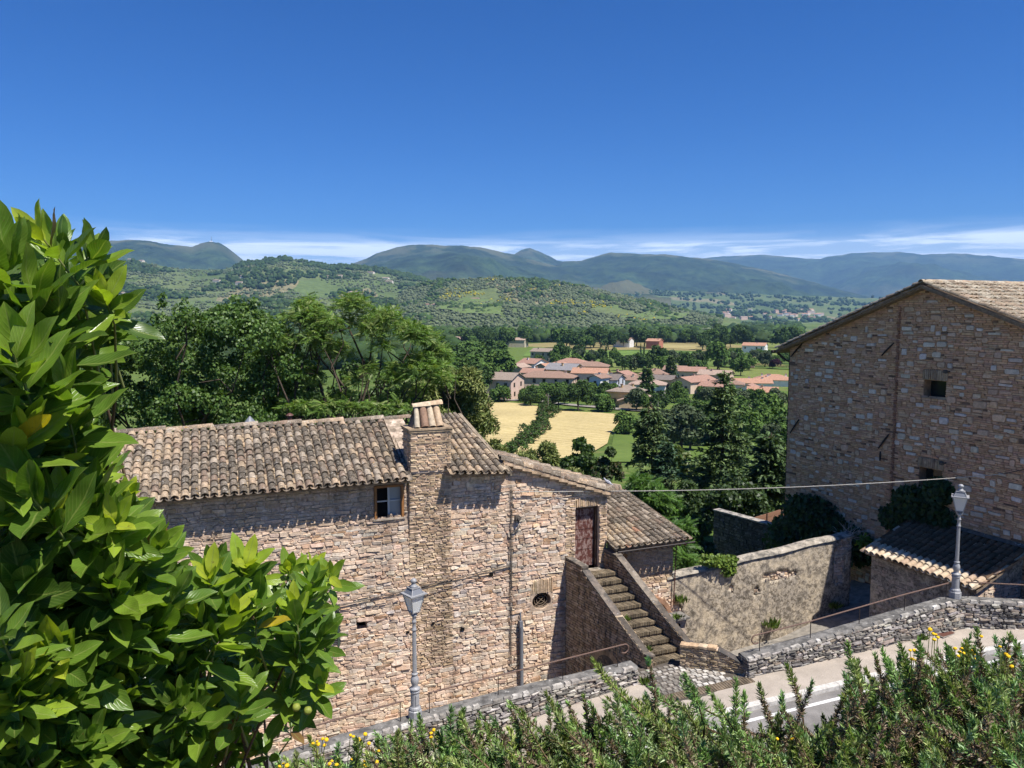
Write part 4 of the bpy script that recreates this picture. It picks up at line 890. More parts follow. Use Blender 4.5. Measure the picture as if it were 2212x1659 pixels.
def parapet(name, xa, xb, label, off, zend, ytop, ztop, arch=False):
    mb = MB(); ys = [0.0, ytop, ytop - 0.001, Y0 - 0.10]; tops = [ztop + .05, ztop, par_prof(ytop, off), zend]
    V = []
    for y, zt in zip(ys, tops): V += [(xa, y, -1.8), (xb, y, -1.8), (xb, y, zt), (xa, y, zt)]
    Fc = []
    for i in range(3):
        a = 4 * i
        for q in range(4): Fc.append((a + q, a + 4 + q, a + 4 + (q + 1) % 4, a + (q + 1) % 4))
    Fc += [(0, 3, 2, 1), (12, 13, 14, 15)]
    mb.add([sf(*p) for p in V], Fc); po = mb.build(name, M['mortar_dark'], stt); tag(po, label)
    def lim(zm):
        y_ = Y0 - 0.10
        if zm < zend: return [(0.02, -y_)]
        if zm < par_prof(ytop, off): return [(0.02, lerp(-y_, -ytop, (zm - zend) / (par_prof(ytop, off) - zend)))]
        return [(0.02, -ytop)] if zm < ztop else []
    pal = [(0.40, 0.29, 0.185), (0.35, 0.25, 0.155), (0.44, 0.33, 0.22), (0.31, 0.22, 0.14), (0.48, 0.37, 0.26)]
    pcs = masonry(0.02, 4.2, -1.75, ztop, [], lim, row=(0.075, 0.10), length=(0.2, 0.34), gap=0.014, relief=(0.010, 0.022), wav=0.004, jit=0.004, pal=pal)
    emit(pcs, po, M['brick'], 'brick', 'brickwork', fn=lambda x, y, z: sf(xa + y, -x, z), nmax=270)
    pcs = masonry(0.02, 4.2, -0.2, ztop, [], lim, row=(0.075, 0.10), length=(0.2, 0.34), gap=0.014, relief=(0.010, 0.022), wav=0.004, jit=0.004, pal=pal)
    emit(pcs, po, M['brick'], 'brick', 'brickwork', fn=lambda x, y, z: sf(xb - y, -x, z), nmax=0)
    pcs = masonry(xa, xb, -0.2, zend, [], None, row=(0.075, 0.10), length=(0.2, 0.30), relief=(0.01, 0.02), pal=pal)
    emit(pcs, po, M['brick'], 'brick', 'brickwork', fn=lambda x, y, z: sf(x, Y0 - 0.10 + y, z), nmax=0)
    cp_ = MB(); e = 0.018
    segs = [((0.0, ztop + .05), (ytop + .02, ztop)), ((ytop - .02, par_prof(ytop, off)), (Y0 + .22, zend + .07)), ((Y0 + .20, zend + .04), (Y0 - .16, zend + .015))]
    for (ya, za), (yb, zb) in segs:
        n_ = max(1, int(abs(yb - ya) / 0.55))
        for q in range(n_):
            A = (lerp(ya, yb, q / n_), lerp(za, zb, q / n_)); Bq = (lerp(ya, yb, (q + 1) / n_) + .004, lerp(za, zb, (q + 1) / n_))
            c = RND.choice([(0.20, 0.165, 0.13), (0.17, 0.14, 0.115), (0.24, 0.20, 0.155)])
            if name == 'parapet' and arch and q == 3: c = (0.50, 0.39, 0.27)
            V = [(x, y, z + dz) for dz in (0.002, 0.055) for (y, z) in (A, Bq) for x in (xa - e, xb + e)]
            cp_.add([sf(*p) for p in V], [(0, 1, 3, 2), (4, 6, 7, 5), (0, 4, 5, 1), (2, 3, 7, 6), (0, 2, 6, 4), (1, 5, 7, 3)], c)
    cp_.build('coping', M['concrete_cap'], po)
    return po
lp = parapet('parapet', lx0, lx1, 'left side wall of the stairs with an arched recess', 0.48, ZG + 0.42, -0.95, H.pix(1268, 1226, -0.95)[1], True)
rp = parapet('parapet', rx0, rx1, 'right side wall of the stairs', 0.60, ZG + 0.55, -0.75, H.pix(1338, 1203, -0.75)[1])
# arched recess in the flank of the left parapet
mb = MB(); V = []; n_ = 12; yc, zc, ra = -2.35, -0.45, 0.62
for k in range(n_ + 1):
    t_ = pi * k / n_
    for r in (ra, ra + 0.20): V.append(sf(lx0 - 0.03, yc + r * cos(t_), zc + r * sin(t_)))
mb.add(V, [(2 * k, 2 * k + 1, 2 * k + 3, 2 * k + 2) for k in range(n_)], (0.38, 0.28, 0.18)); mb.build('arch_ring', M['brick'], lp)
V = [sf(lx0 - 0.025, yc + ra * cos(pi * k / n_), zc + ra * sin(pi * k / n_)) for k in range(n_ + 1)] + [sf(lx0 - .025, yc - ra, -1.7), sf(lx0 - .025, yc + ra, -1.7)]
MB().add(V, [tuple(range(len(V)))]).build('recess', M['mortar_dark'], lp)

# ------------------------------------------------------------------ street, pavement and landing
S = Frame((-2.45, 18.6, -10.2), 16.2)
KS = 0.074
def sz(x): return -0.85 + KS * x
def strip(name, pts_in, pts_out, mat, dz, thick=0.0, kind='structure', n=1, parent=None):
    mb = MB(); V = []
    for (xa, ya), (xb, yb) in zip(pts_in, pts_out):
        V += [S.w(xa, ya, sz(xa) + dz), S.w(xb, yb, sz(xb) + dz)]
    k = len(pts_in); Fc = [(2 * i, 2 * i + 1, 2 * i + 3, 2 * i + 2) for i in range(k - 1)]
    if thick:
        V2 = [p - Vector((0, 0, thick)) for p in V]; o = len(V); V = V + V2
        Fc += [(2 * i + 1, o + 2 * i + 1, o + 2 * i + 3, 2 * i + 3) for i in range(k - 1)] + [(2 * i, 2 * i + 2, o + 2 * i + 2, o + 2 * i) for i in range(k - 1)]
    o = MB().add(V, Fc).build(name, mat, parent)
    return tag(o, kind=kind) if kind else o
xs = [-14, -4, 0, 3, 6.5, 8.0, 9.5, 12, 14.5, 17, 19, 22, 26]
bk = [-1.9, -.35, .3, .85, 1.55, 1.3, .15, .1, .1, .15, -.3, -1.5, -3.5]
kb = lambda x: -1.38 if x < 14 else -1.38 - 0.02 * (x - 14) ** 1.5
strip('pavement', list(zip(xs, bk)), [(x, kb(x) + .0) for x in xs], M['pavement'], 0.0, 0.3)
strip('road', [(x, kb(x) + .02) for x in xs], [(x, -9.5) for x in xs], M['asphalt'], -0.125)
kl = MB()
kerb = obj('kerb', bpy.data.meshes.new('kerb')); tag(kerb, kind='structure'); kmb = MB()
k = -14.0
while k < 25:
    x0_, x1_ = k, k + 0.98; V = []
    for x in (x0_ + .005, x1_ - .005):
        for (dy, dz) in ((0.0, 0.012), (-0.17, 0.012), (-0.185, -0.01), (-0.185, -0.30), (0.0, -0.30)): V.append(S.w(x, kb(x) + dy, sz(x) + dz))
    o = MB().add(V, [(i, (i + 1) % 5, 5 + (i + 1) % 5, 5 + i) for i in range(5)] + [(4, 3, 2, 1, 0), (5, 6, 7, 8, 9)]).build('kerb_stone', M['kerb'], kerb); k += 0.98
kerb.data.from_pydata([S.w(x, kb(x) - .02, sz(x) - .2 - .1 * q) for x in (-14, 0, 14) for q in (0, 1)], [], [(0, 1, 3, 2), (2, 3, 5, 4)]); kerb.data.materials.append(M['kerb'])
strip('road_marking', [(x, kb(x) - .50) for x in xs], [(x, kb(x) - .62) for x in xs], M['paint'], -0.121)
# pavement joints
for x in (5.2, 10.6, 13.6, 16.2):
    yb_ = interp(x, list(zip(xs, bk)))
    o = MB().add([S.w(x, yb_ - .1, sz(x) + .004), S.w(x + .02, yb_ - .1, sz(x) + .004), S.w(x + .12, kb(x), sz(x) + .004), S.w(x + .10, kb(x), sz(x) + .004)], [(0, 1, 2, 3)]).build('pavement_joint', M['mortar_dark']); tag(o, kind='structure')
mh = thing('manhole_cover', 'small rusty rectangular cover in the pavement beside the lamp wall', 'manhole', S.w(16.35, -.25, sz(16.35)), S.ang + .2)
MB().box(-.33, .33, -.20, .20, .001, .022).build('cover', M['copper'], mh); MB().box(-.37, .37, -.24, -.205, .0, .018).box(-.37, .37, .205, .24, .0, .018).box(-.37, -.335, -.2, .2, 0, .018).box(.335, .37, -.2, .2, 0, .018).build('rim', M['concrete'], mh)
# landing: cobbles with a brick apron
land = strip('landing', [(6.55, 1.75), (8.1, 1.75), (9.3, .35)], [(6.7, -0.55), (7.9, -.62), (9.35, -.30)], M['mortar_dark'], 0.006)
cob = 0
for iy in range(9):
    for ix in range(14):
        x = 6.75 + ix * .185 + RND.uniform(-.012, .012) + .05 * (iy % 2); y = 1.25 - iy * .165 + RND.uniform(-.01, .01)
        if x > 9.15 - 0.5 * max(0, (1.1 - y)) * .3 or y > 1.5 - max(0, x - 7.8) * .95 or y < -.12: continue
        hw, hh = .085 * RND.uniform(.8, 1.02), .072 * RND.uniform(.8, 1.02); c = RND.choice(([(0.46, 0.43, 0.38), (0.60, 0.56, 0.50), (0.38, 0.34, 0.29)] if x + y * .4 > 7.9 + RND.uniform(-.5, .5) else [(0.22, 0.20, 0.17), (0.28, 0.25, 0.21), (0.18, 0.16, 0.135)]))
        V = [S.w(x + a * q, y + b * q, sz(x) + h) for (q, h) in ((1.0, .0), (.90, .016 + RND.uniform(0, .005))) for a, b in ((-hw, -hh), (hw, -hh), (hw, hh), (-hw, hh))]
        MB().add(V, [(4, 5, 6, 7), (0, 1, 5, 4), (1, 2, 6, 5), (2, 3, 7, 6), (3, 0, 4, 7)], c).build('cobble', M['dry_stone'], land)
for q in range(34):   # brick-on-edge apron facing the street
    x = 6.75 + q * .082; y = -.16 - .0 * q; c = RND.choice([(0.15, 0.115, 0.078), (0.19, 0.145, 0.10), (0.13, 0.10, 0.07)])
    V = [S.w(x + a, y + b, sz(x) + h) for h in (0, .020) for a, b in ((0, -.36), (.072, -.36), (.072, 0), (0, 0))]
    MB().add(V, [(4, 5, 6, 7), (0, 1, 5, 4), (1, 2, 6, 5), (2, 3, 7, 6), (3, 0, 4, 7)], c).build('paving_brick', M['brick'], land)

# ------------------------------------------------------------------ low stone walls along the street
def low_wall(label, fr, x0, x1, base, top, y0=-.25, y1=.25, ends=(True, True), nmax=290, capjit=.03):
    th = thing('stone_wall', label, 'wall', fr.w(x0, 0, base(x0)), fr.ang); O = Vector((x0, 0, base(x0)))
    L = lambda x, y, z: (x - O.x, y - O.y, z - O.z); n = max(2, int((x1 - x0) / .5)); mb = MB(); V = []
    for i in range(n + 1):
        x = lerp(x0, x1, i / n); V += [L(x, y0 + .015, base(x) - 1.6), L(x, y0 + .015, top(x) - .02), L(x, y1 - .015, top(x) - .02), L(x, y1 - .015, base(x) - 2.6)]
    Fc = [(4 * i + q, 4 * i + 4 + q, 4 * i + 5 + q, 4 * i + 1 + q) for i in range(n) for q in range(3)] + [(0, 1, 2, 3), (4 * n + 3, 4 * n + 2, 4 * n + 1, 4 * n)]
    core = mb.add(V, Fc).build('core', M['mortar_dark'], th)
    hmax = max(top(x) - base(x) for x in (x0, (x0 + x1) / 2, x1))
    def wallpal(rnd, x, z, a): return rnd.choice(GREYS)
    pcs = masonry(x0, x1, 0, hmax - .02, (), row=(.05, .105), length=(.12, .36), gap=.014, relief=(.004, .045), wav=.02, jit=.011, pal=wallpal, shrink=.86, cham=.35)
    bl = lambda x, z: base(x) + z * (top(x) - base(x)) / hmax
    emit(pcs, core, M['dry_stone'], 'stone', 'masonry', fn=lambda x, y, z: L(x, y0 + y, bl(x, z) - .0), nmax=nmax)
    for e, xe, sgn in ((ends[0], x0, -1), (ends[1], x1, 1)):
        if e:
            pc = masonry(y0, y1, 0, hmax - .02, (), row=(.07, .14), length=(.15, .35), gap=.016, relief=(.004, .04), wav=.01, jit=.012, pal=wallpal, shrink=.88)
            emit(pc, core, M['dry_stone'], 'stone', 'masonry', fn=lambda x, y, z: L(xe - sgn * y, x * (1 if sgn > 0 else -1), bl(xe, z)), nmax=0)
    # rough top of flat slabs
    cap = MB(); x = x0 - .02; side = 0
    ny = 5; nx = max(3, int((x1 - x0) / .12)); V = []
    for i in range(nx + 1):
        xx_ = lerp(x0 - .02, x1 + .02, i / nx)
        for jn in range(ny + 1):
            yy = lerp(y0 - .01, y1 + .01, jn / ny); zz_ = top(xx_) + .018 * mnoise.noise(Vector((xx_ * 5, yy * 7, x0))) + (-.03 if jn in (0, ny) else .012)
            V.append(L(xx_, yy + .02 * mnoise.noise(Vector((xx_ * 3, 9, jn))), zz_))
    Fc = [(i * (ny + 1) + j, (i + 1) * (ny + 1) + j, (i + 1) * (ny + 1) + j + 1, i * (ny + 1) + j + 1) for i in range(nx) for j in range(ny)]
    cap.add(V, Fc, (0.20, 0.19, 0.175)).build('top', M['concrete_cap'], th)
    x = x0
    while x < x1 - .1:     # edge stones of the top
        l_ = RND.uniform(.14, .42); l_ = min(l_, x1 - x); d_ = RND.uniform(.07, .17); c = RND.choice([(0.60, 0.565, 0.51), (0.46, 0.43, 0.38), (0.34, 0.31, 0.275), (0.54, 0.49, 0.43), (0.26, 0.24, 0.21)])
        if RND.random() < .78:
            V = [L(x + a, b, top(x + a) + h) for (h, s) in ((-.07, 1), (.018 + RND.uniform(0, .015), .8)) for a, b in ((l_ * (1 - s) / 2 + .01, y0 - .025 + d_ * (1 - s) * .3), (l_ * (1 + s) / 2 - .01, y0 - .02 + d_ * (1 - s) * .3), (l_ * (1 + s) / 2 - .02, y0 + d_ * s), (l_ * (1 - s) / 2 + .02, y0 + d_ * s * RND.uniform(.8, 1.1)))]
            MB().add(V, [(4, 5, 6, 7), (0, 1, 5, 4), (1, 2, 6, 5), (2, 3, 7, 6), (3, 0, 4, 7)], c).build('edge_stone', M['dry_stone'], th)
        x += l_
    return th
LW = Frame(S.w(0, 0, 0), 16.2 + 8.6)
ltop = lambda x: interp(x, [(-9, -.75), (-2.6, -.16), (0, 0.0), (2.5, .10), (6.5, .12)])
lbase = lambda x: -.88 + .060 * x
low_wall('low grey stone wall below the old house, from the left lamp to the stairs', LW, -8.0, 6.55, lbase, ltop)
rtop = lambda x: interp(x, [(9.4, .40), (11.5, .62), (14.8, 1.08), (16.7, 1.30), (20, 1.4)])
low_wall('low grey stone wall rising beside the pavement to the right lamp', S, 9.45, 17.15, lambda x: sz(x) - .02, rtop)
CW = Frame(S.w(17.1, 0.02, 0), 16.2 - 27)
low_wall('short darker stone wall curving away right of the right lamp', CW, 0.0, 8.0, lambda x: sz(17.1) + .03 * x, lambda x: 1.30 + .012 * x, ends=(False, True), nmax=150)
# brick wall beside the landing
BWF = Frame(S.w(8.05, 1.12, 0), 16.2 - 39.5)
bw = thing('brick_wall', 'short ochre brick wall with tile coping between stairs and street wall', 'wall', BWF.w(0, 0, sz(8.05)), BWF.ang)
bwt = lambda x: interp(x, [(0, .62), (1.05, .70), (1.10, .66), (1.85, .36)])
V = []; 
for x in (0, 1.05, 1.10, 1.85): V += [(x, 0.012, -.6), (x, 0.012, bwt(x)), (x, .26, bwt(x)), (x, .26, -1.6)]
core = MB().add(V, [(4 * i + q, 4 * i + 4 + q, 4 * i + 5 + q, 4 * i + 1 + q) for i in range(3) for q in range(3)] + [(0, 1, 2, 3), (15, 14, 13, 12)]).build('core', M['mortar'], bw)
pcs = masonry(0, 1.85, -.02, .70, (), lambda zm: [(0, 1.85)] if zm < .36 else [(0, lerp(1.85, 1.1, (zm - .36) / .34))], row=(.055, .075), length=(.2, .3), gap=.014, relief=(.01, .03), wav=.006, jit=.006, pal=[(0.44, 0.34, 0.225), (0.40, 0.30, 0.19), (0.48, 0.38, 0.26), (0.36, 0.27, 0.17)])
emit(pcs, core, M['brick'], 'brick', 'brickwork', nmax=200)
for q in range(4): MB().box(q * .265, q * .265 + .255, -.04, .22, .64 + q * .02, .70 + q * .02, RND.choice([(0.56, 0.40, 0.26), (0.52, 0.36, 0.22), (0.6, 0.46, 0.31)])).build('coping_tile', M['brick'], bw)
V = [(x, y, bwt(x) + h) for h in (0.0, .04) for x, y in ((1.09, -.03), (1.88, -.03), (1.88, .28), (1.09, .28))]
MB().add(V, [(4, 5, 6, 7), (0, 1, 5, 4), (1, 2, 6, 5), (2, 3, 7, 6), (3, 0, 4, 7)], (0.12, 0.10, 0.085)).build('coping', M['concrete_cap'], bw)
# small stone box opening behind the stair foot
nb_ = thing('stone_niche', 'small dark niche with slab lid behind the foot of the stairs', 'niche', H.w(8.35, -2.3, 0.0), H.ang)
MB().box(-.45, .45, .05, .5, -.9, .95, (.46, .37, .28)).build('block', M['stone'], nb_); MB().box(-.28, .2, .0, .06, .25, .78).build('opening', M['black'], nb_); MB().box(-.5, .5, -.12, .45, .96, 1.02, (.25, .225, .19)).build('slab', M['concrete_cap'], nb_)

# handrails
def handrail(label, pts, posts, scroll=None):
    th = thing('handrail', label, 'handrail', pts[0]); O = Vector(pts[0])
    P = [Vector(p) - O for p in pts]
    if scroll:
        e, sgn, dr_ = scroll; b_ = P[e]; cu = []
        for k in range(1, 11):
            a = pi * k / 8; cu.append(b_ + dr_ * (sin(a) * .13) + Vector((0, 0, -.13 + cos(a) * .13)))
        P = (list(reversed(cu)) + P) if e == 0 else (P + cu)
    MB().tube(P, .021, 8).build('rail', M['rust'], th)
    for (a, b) in posts: MB().tube([Vector(a) - O, Vector(b) - O], .013, 6).build('post', M['iron'], th)
def railing(label, fr, tops, x0, x1, hgt, n, scroll=None, y=0.0):
    pts = [fr.w(lerp(x0, x1, k / 8), y, tops(lerp(x0, x1, k / 8)) + hgt) for k in range(9)]
    posts = [(fr.w(lerp(x0, x1, q), y, tops(lerp(x0, x1, q)) + hgt), fr.w(lerp(x0, x1, q), y, tops(lerp(x0, x1, q)) - .05)) for q in n]
    handrail(label, pts, posts, scroll)
railing('rusty handrail on the low wall left of the left lamp', LW, ltop, -7.5, -.35, .52, (0, .33, .66, .995))
railing('rusty handrail on the low wall between left lamp and stairs', LW, lambda x: interp(x, [(0, 0.0), (6.5, .20)]), .35, 6.25, .56, (.005, .33, .66, .96), (-1, 1, LW.e))
railing('rusty handrail on the low wall below the garden wall', S, rtop, 9.85, 16.7, .52, (.02, .27, .52, .76, .99), (0, 1, -S.e))
railing('rusty handrail on the curved wall right of the right lamp', CW, lambda x: 1.30 + .012 * x, .25, 7.5, .50, (.01, .34, .67, .99), y=.05)

# ------------------------------------------------------------------ street lamps
def lamp(label, loc, rz):
    th = thing('street_lamp', label, 'street lamp', loc, rz, 'street lamps on the low wall')
    mb = MB(); mb.lathe([(.175, -.05), (.175, .20), (.155, .22), (.155, .225)], 8); mb.build('base', M['lamp_metal'], th)
    MB().lathe([(.14, .22), (.15, .25), (.135, .29), (.115, .31), (.11, .34), (.11, .66), (.125, .68), (.13, .70), (.11, .73)], 16).build('pedestal', M['lamp_metal'], th)
    MB().box(-.05, .05, -.117, -.105, .37, .62).build('inspection_door', M['lamp_metal'], th)
    MB().lathe([(.10, .725), (.135, .75), (.14, .78), (.10, .80), (.075, .82), (.075, .86), (.095, .92), (.105, .98), (.095, 1.05), (.07, 1.10), (.065, 1.12), (.085, 1.14), (.085, 1.165), (.06, 1.18)], 16, flute=lambda i, k: 1 + (.05 if (k % 2 and 5 < i < 9) else 0)).build('knop', M['lamp_metal'], th, True)
    MB().lathe([(.058, 1.175), (.056, 1.3), (.050, 2.2), (.047, 2.28)], 24, flute=lambda i, k: 1.0 if k % 2 else .88).build('shaft', M['lamp_metal'], th)
    MB().lathe([(.047, 2.275), (.065, 2.29), (.065, 2.31), (.047, 2.33), (.045, 2.48), (.062, 2.50), (.062, 2.52), (.044, 2.54), (.042, 2.62), (.075, 2.66), (.08, 2.69), (.045, 2.71), (.035, 2.74)], 16).build('collar', M['lamp_metal'], th, True)
    mb = MB()
    for a in range(4):
        t_ = pi / 4 + a * pi / 2; mb.tube([(.03 * cos(t_), .03 * sin(t_), 2.70), (.10 * cos(t_), .10 * sin(t_), 2.72), (.15 * cos(t_), .15 * sin(t_), 2.79)], .012, 5)
    mb.build('bracket', M['lamp_metal'], th)
    z0_, z1_, b0, b1 = 2.78, 3.22, .10, .198
    fr = MB(); cs = [(-1, -1), (1, -1), (1, 1), (-1, 1)]
    for (cx, cy_) in cs: fr.tube([(cx * b0, cy_ * b0, z0_), (cx * b1, cy_ * b1, z1_)], .014, 4)
    for z, b, h in ((z0_ - .01, b0 + .015, .022), (z1_, b1 + .042, .03)):
        fr.box(-b, b, -b, b, z, z + h) if h < .025 else fr.box(-b, b, -b, b, z, z + h)
    fr.build('lantern_frame', M['lamp_metal'], th)
    for (p, q) in zip(cs, cs[1:] + cs[:1]):
        i = .97; MB().add([(p[0] * b0 * i, p[1] * b0 * i, z0_ + .013), (q[0] * b0 * i, q[1] * b0 * i, z0_ + .013), (q[0] * b1 * i, q[1] * b1 * i, z1_ - .002), (p[0] * b1 * i, p[1] * b1 * i, z1_ - .002)], [(0, 1, 2, 3)]).build('pane', M['lamp_glass'], th)
    hd = MB(); r0, r1, za, zb = .172, .108, z1_ + .031, z1_ + .16
    hd.add([(c[0] * r0, c[1] * r0, za) for c in cs] + [(c[0] * r1, c[1] * r1, zb) for c in cs], [(0, 1, 5, 4), (1, 2, 6, 5), (2, 3, 7, 6), (3, 0, 4, 7)]); rf = hd.build('hood', M['pipe'], th)
    fr = MB()
    for c in cs: fr.tube([(c[0] * r0, c[1] * r0, za), (c[0] * r1, c[1] * r1, zb)], .012, 4)
    fr.box(-.125, .125, -.125, .125, zb, zb + .022); fr.build('hood_frame', M['lamp_metal'], rf)
    MB().lathe([(.115, zb + .022), (.08, zb + .06), (.055, zb + .10), (.05, zb + .12), (.075, zb + .15), (.085, zb + .18), (.06, zb + .22), (.02, zb + .24)], 12).build('finial', M['lamp_metal'], th, True)
    MB().lathe([(.02, z0_ + .02), (.02, z0_ + .12), (.05, z0_ + .20), (.055, z0_ + .26), (.03, z0_ + .33)], 10).build('bulb', M['lamp_glass'], th, True)
lamp('grey fluted street lamp in front of the old stone house', S.w(0, 0, ltop(0)), S.ang + .45)
lamp('grey fluted street lamp in front of the shed roof', S.w(17.0, .02, rtop(17.0)), S.ang + .75)

# ------------------------------------------------------------------ garden wall with stained plaster
WF = Frame((5.59, 26.98, -11.0), 16.8)
gw = thing('garden_wall', 'tall garden wall of stained peeling cream plaster with rounded top', 'wall', WF.w(0, 0, -1.3), WF.ang)
gtop = lambda x: lerp(1.52, 2.46, x / 7.95) + .02 * sin(x * 2.3); zo = 1.3
nx, nz_ = 90, 26; V = []
def bare(x, z): # stones show where the coat has come off
    f = 0
    for (cx, cz, rx, rz_) in ((.15, -.35, .62, .95), (4.75, 1.05, .75, .16), (7.45, 1.2, .26, .8), (7.6, 2.0, .3, .28), (3.75, .55, .14, .12), (2.7, .75, .12, .1)):
        d = ((x - cx) / rx) ** 2 + ((z - cz) / rz_) ** 2 + .35 * mnoise.noise(Vector((x * 4, z * 4, 2)))
        f = max(f, 1 - d)
    return f > 0
for i in range(nx + 1):
    x = 8.0 * i / nx
    for j in range(nz_ + 1):
        z = lerp(-1.9, gtop(x) - .10, j / nz_); y = .03 * mnoise.noise(Vector((x * .7, z * .8, 1))) + .012 * mnoise.noise(Vector((x * 4, z * 4, 5)))
        V.append((x, y, z + zo))
Fc = []
for i in range(nx):
    for j in range(nz_):
        a = i * (nz_ + 1) + j; c = V[a]
        if not bare(c[0] + .04, c[2] - zo + .06): Fc.append((a, a + nz_ + 1, a + nz_ + 2, a + 1))
coat = MB().add(V, Fc).build('plaster_coat', M['plaster'], gw, True)
sm_ = coat.modifiers.new('t', 'SOLIDIFY'); sm_.thickness = .045; sm_.offset = -1
core = MB(); V = []
for x in (0, 4, 8.0): V += [(x, .06, -2 + zo), (x, .06, gtop(x) - .1 + zo), (x, .42, gtop(x) - .1 + zo), (x, .42, -2 + zo)]
core = core.add(V, [(4 * i + q, 4 * i + 4 + q, 4 * i + 5 + q, 4 * i + 1 + q) for i in range(2) for q in range(3)] + [(0, 1, 2, 3), (11, 10, 9, 8)]).build('core', M['mortar'], gw)
pcs = [p for p in masonry(0.0, 7.98, -1.8, 2.35, (), row=(.08, .15), length=(.1, .26), relief=(.01, .05), wav=.015, jit=.012, pal=PINK + GREYS[:2]) if bare(sum(q[0] for q in p[0]) / 16, sum(q[2] for q in p[0]) / 16)]
emit(pcs, core, M['stone'], 'stone', 'rubble', fn=lambda x, y, z: (x, y + .05, z + zo), nmax=200)
V = []; n_ = 60
for i in range(n_ + 1):
    x = 8.05 * i / n_
    for k in range(7):
        a = pi * k / 6; V.append((x, .20 - .26 * cos(a), gtop(x) - .12 + zo + .13 * sin(a) + .012 * mnoise.noise(Vector((x * 4, k, 3)))))
MB().add(V, [(7 * i + k, 7 * i + 7 + k, 7 * i + 8 + k, 7 * i + 1 + k) for i in range(n_) for k in range(6)] + [tuple(range(7)), tuple(7 * n_ + k for k in range(6, -1, -1))], (0.40, 0.35, 0.28)).build('rounded_coping', M['concrete_cap'], gw, True)
endp = masonry(0, .42, -1.8, 2.3, (), row=(.09, .16), length=(.14, .3), relief=(.01, .04), pal=PINK + GREYS[:3])
emit(endp, core, M['stone'], 'stone', 'rubble', fn=lambda x, y, z: (8.0 - y, x, z + zo), nmax=0)
# sunken path behind the street wall
V = [LW.w(-9, .2, -2.4), LW.w(6.6, .2, -2.3), S.w(9.4, .2, -2.7), S.w(14, .2, -1.8), S.w(18, .2, -.9), WF.w(11, 3, .2), WF.w(8.2, .5, -.45), WF.w(5, .1, -1.35), WF.w(0.3, .1, -1.95), H.w(8, .1, -1.6), H.w(5, .1, -2.4), H.w(-9.2, .1, -2.5)]
tag(MB().add(V, [(0, 1, 10, 11), (1, 2, 9, 10), (2, 8, 9), (2, 3, 7, 8), (3, 4, 6, 7), (4, 5, 6)]).build('path', M['concrete']), kind='structure')

# ------------------------------------------------------------------ the tall stone building on the right
B = Frame(atY(1692, 1130, 35), -66)
bb = thing('stone_building', 'tall shaded stone building with gabled tile roof and small windows, at right', 'building', B.O, B.ang)
(bx, bz) = B.pix(2005, 622); (ex_, ez_) = B.pix(1707, 748)
BW_ = bx * 2 - ex_; 
def btop(x): return lerp(ez_, bz, (x - ex_) / (bx - ex_)) if x < bx else lerp(bz, ez_, (x - bx) / (bx - ex_))
def brect(u0, v0, u1, v1): (a, d), (b, c) = B.pix(u0, v0), B.pix(u1, v1); return (min(a, b), max(a, b), min(c, d), max(c, d))
w1 = brect(1996, 820, 2042, 861); w2 = brect(1986, 1008, 2033, 1062)
mb = MB(); holes_wall(mb, ex_, BW_, -5, btop, [w1, w2], y=.02, brk=(bx,), depth=.45)
mb.add([(ex_, .02, -5), (ex_, 14, -5), (ex_, 14, ez_), (ex_, .02, ez_)], [(3, 2, 1, 0)]); mb.add([(BW_, .02, -5), (BW_, 14, -5), (BW_, 14, ez_), (BW_, .02, ez_)], [(0, 1, 2, 3)]); mb.add([(ex_, 14, -5), (BW_, 14, -5), (BW_, 14, ez_), (bx, 14, bz), (ex_, 14, ez_)], [(4, 3, 2, 1, 0)])
bwall = mb.build('wall', M['mortar_red'], bb)
def bpal(rnd, x, z, a):
    r = rnd.random()
    if r < .035: return (0.20, 0.13, 0.09)
    return rnd.choice([(0.58, 0.355, 0.205), (0.62, 0.40, 0.24), (0.53, 0.32, 0.18), (0.60, 0.355, 0.22), (0.64, 0.43, 0.27), (0.56, 0.335, 0.215)])
def blim(zm):
    if zm < ez_ + .02: return [(ex_, BW_)]
    f = (zm - ez_) / (bz - ez_); return [(lerp(ex_, bx, f), lerp(BW_, bx, f))] if f < .98 else []
lint = [(w[0] - .06, w[1] + .06, w[3], w[3] + .42) for w in (w1, w2)]
whites = []; rb = random.Random(21)
cutsW = []
for _ in range(14000):
    if len(whites) >= 760: break
    L_ = rb.uniform(.16, .50); h_ = rb.choice([.10, .13, .16, .20, .24]) * rb.uniform(.8, 1.1); x = rb.uniform(ex_ + .05, BW_ - .6); z = rb.uniform(-3.0, bz - .2)
    if z + h_ > btop(x) - .12 or z + h_ > btop(x + L_) - .12: continue
    if abs(x + L_ / 2 - (bx - 1.3)) < .1 + L_ / 2: continue
    r = (x, x + L_, z, z + h_)
    if any(not (r[1] + .01 < q[0] or r[0] - .01 > q[1] or r[3] + .01 < q[2] or r[2] - .01 > q[3]) for q in cutsW + [w1, w2] + lint): continue
    cutsW.append(r); c = rb.choice([(0.62, 0.535, 0.43), (0.57, 0.475, 0.37), (0.66, 0.58, 0.48), (0.60, 0.45, 0.32), (0.62, 0.43, 0.29), (0.60, 0.41, 0.28)])
    whites += [(V, A + 10, cc) for V, A, cc in masonry(x, x + L_, z, z + h_, (), row=(h_, h_), length=(2, 3), gap=.012, relief=(.015, .03), wav=.0, jit=.012, pal=[c], rnd=rb, cham=.18)]
thin = masonry(ex_, BW_, -4.0, bz, [w1, w2] + lint + cutsW, blim, row=(.05, .095), length=(.14, .42), gap=.011, relief=(.004, .024), wav=.010, jit=.006, pal=bpal, rnd=rb)
emit(whites + thin, bwall, M['shade_stone'], 'stone', 'masonry', nmax=300)
vs_ = []
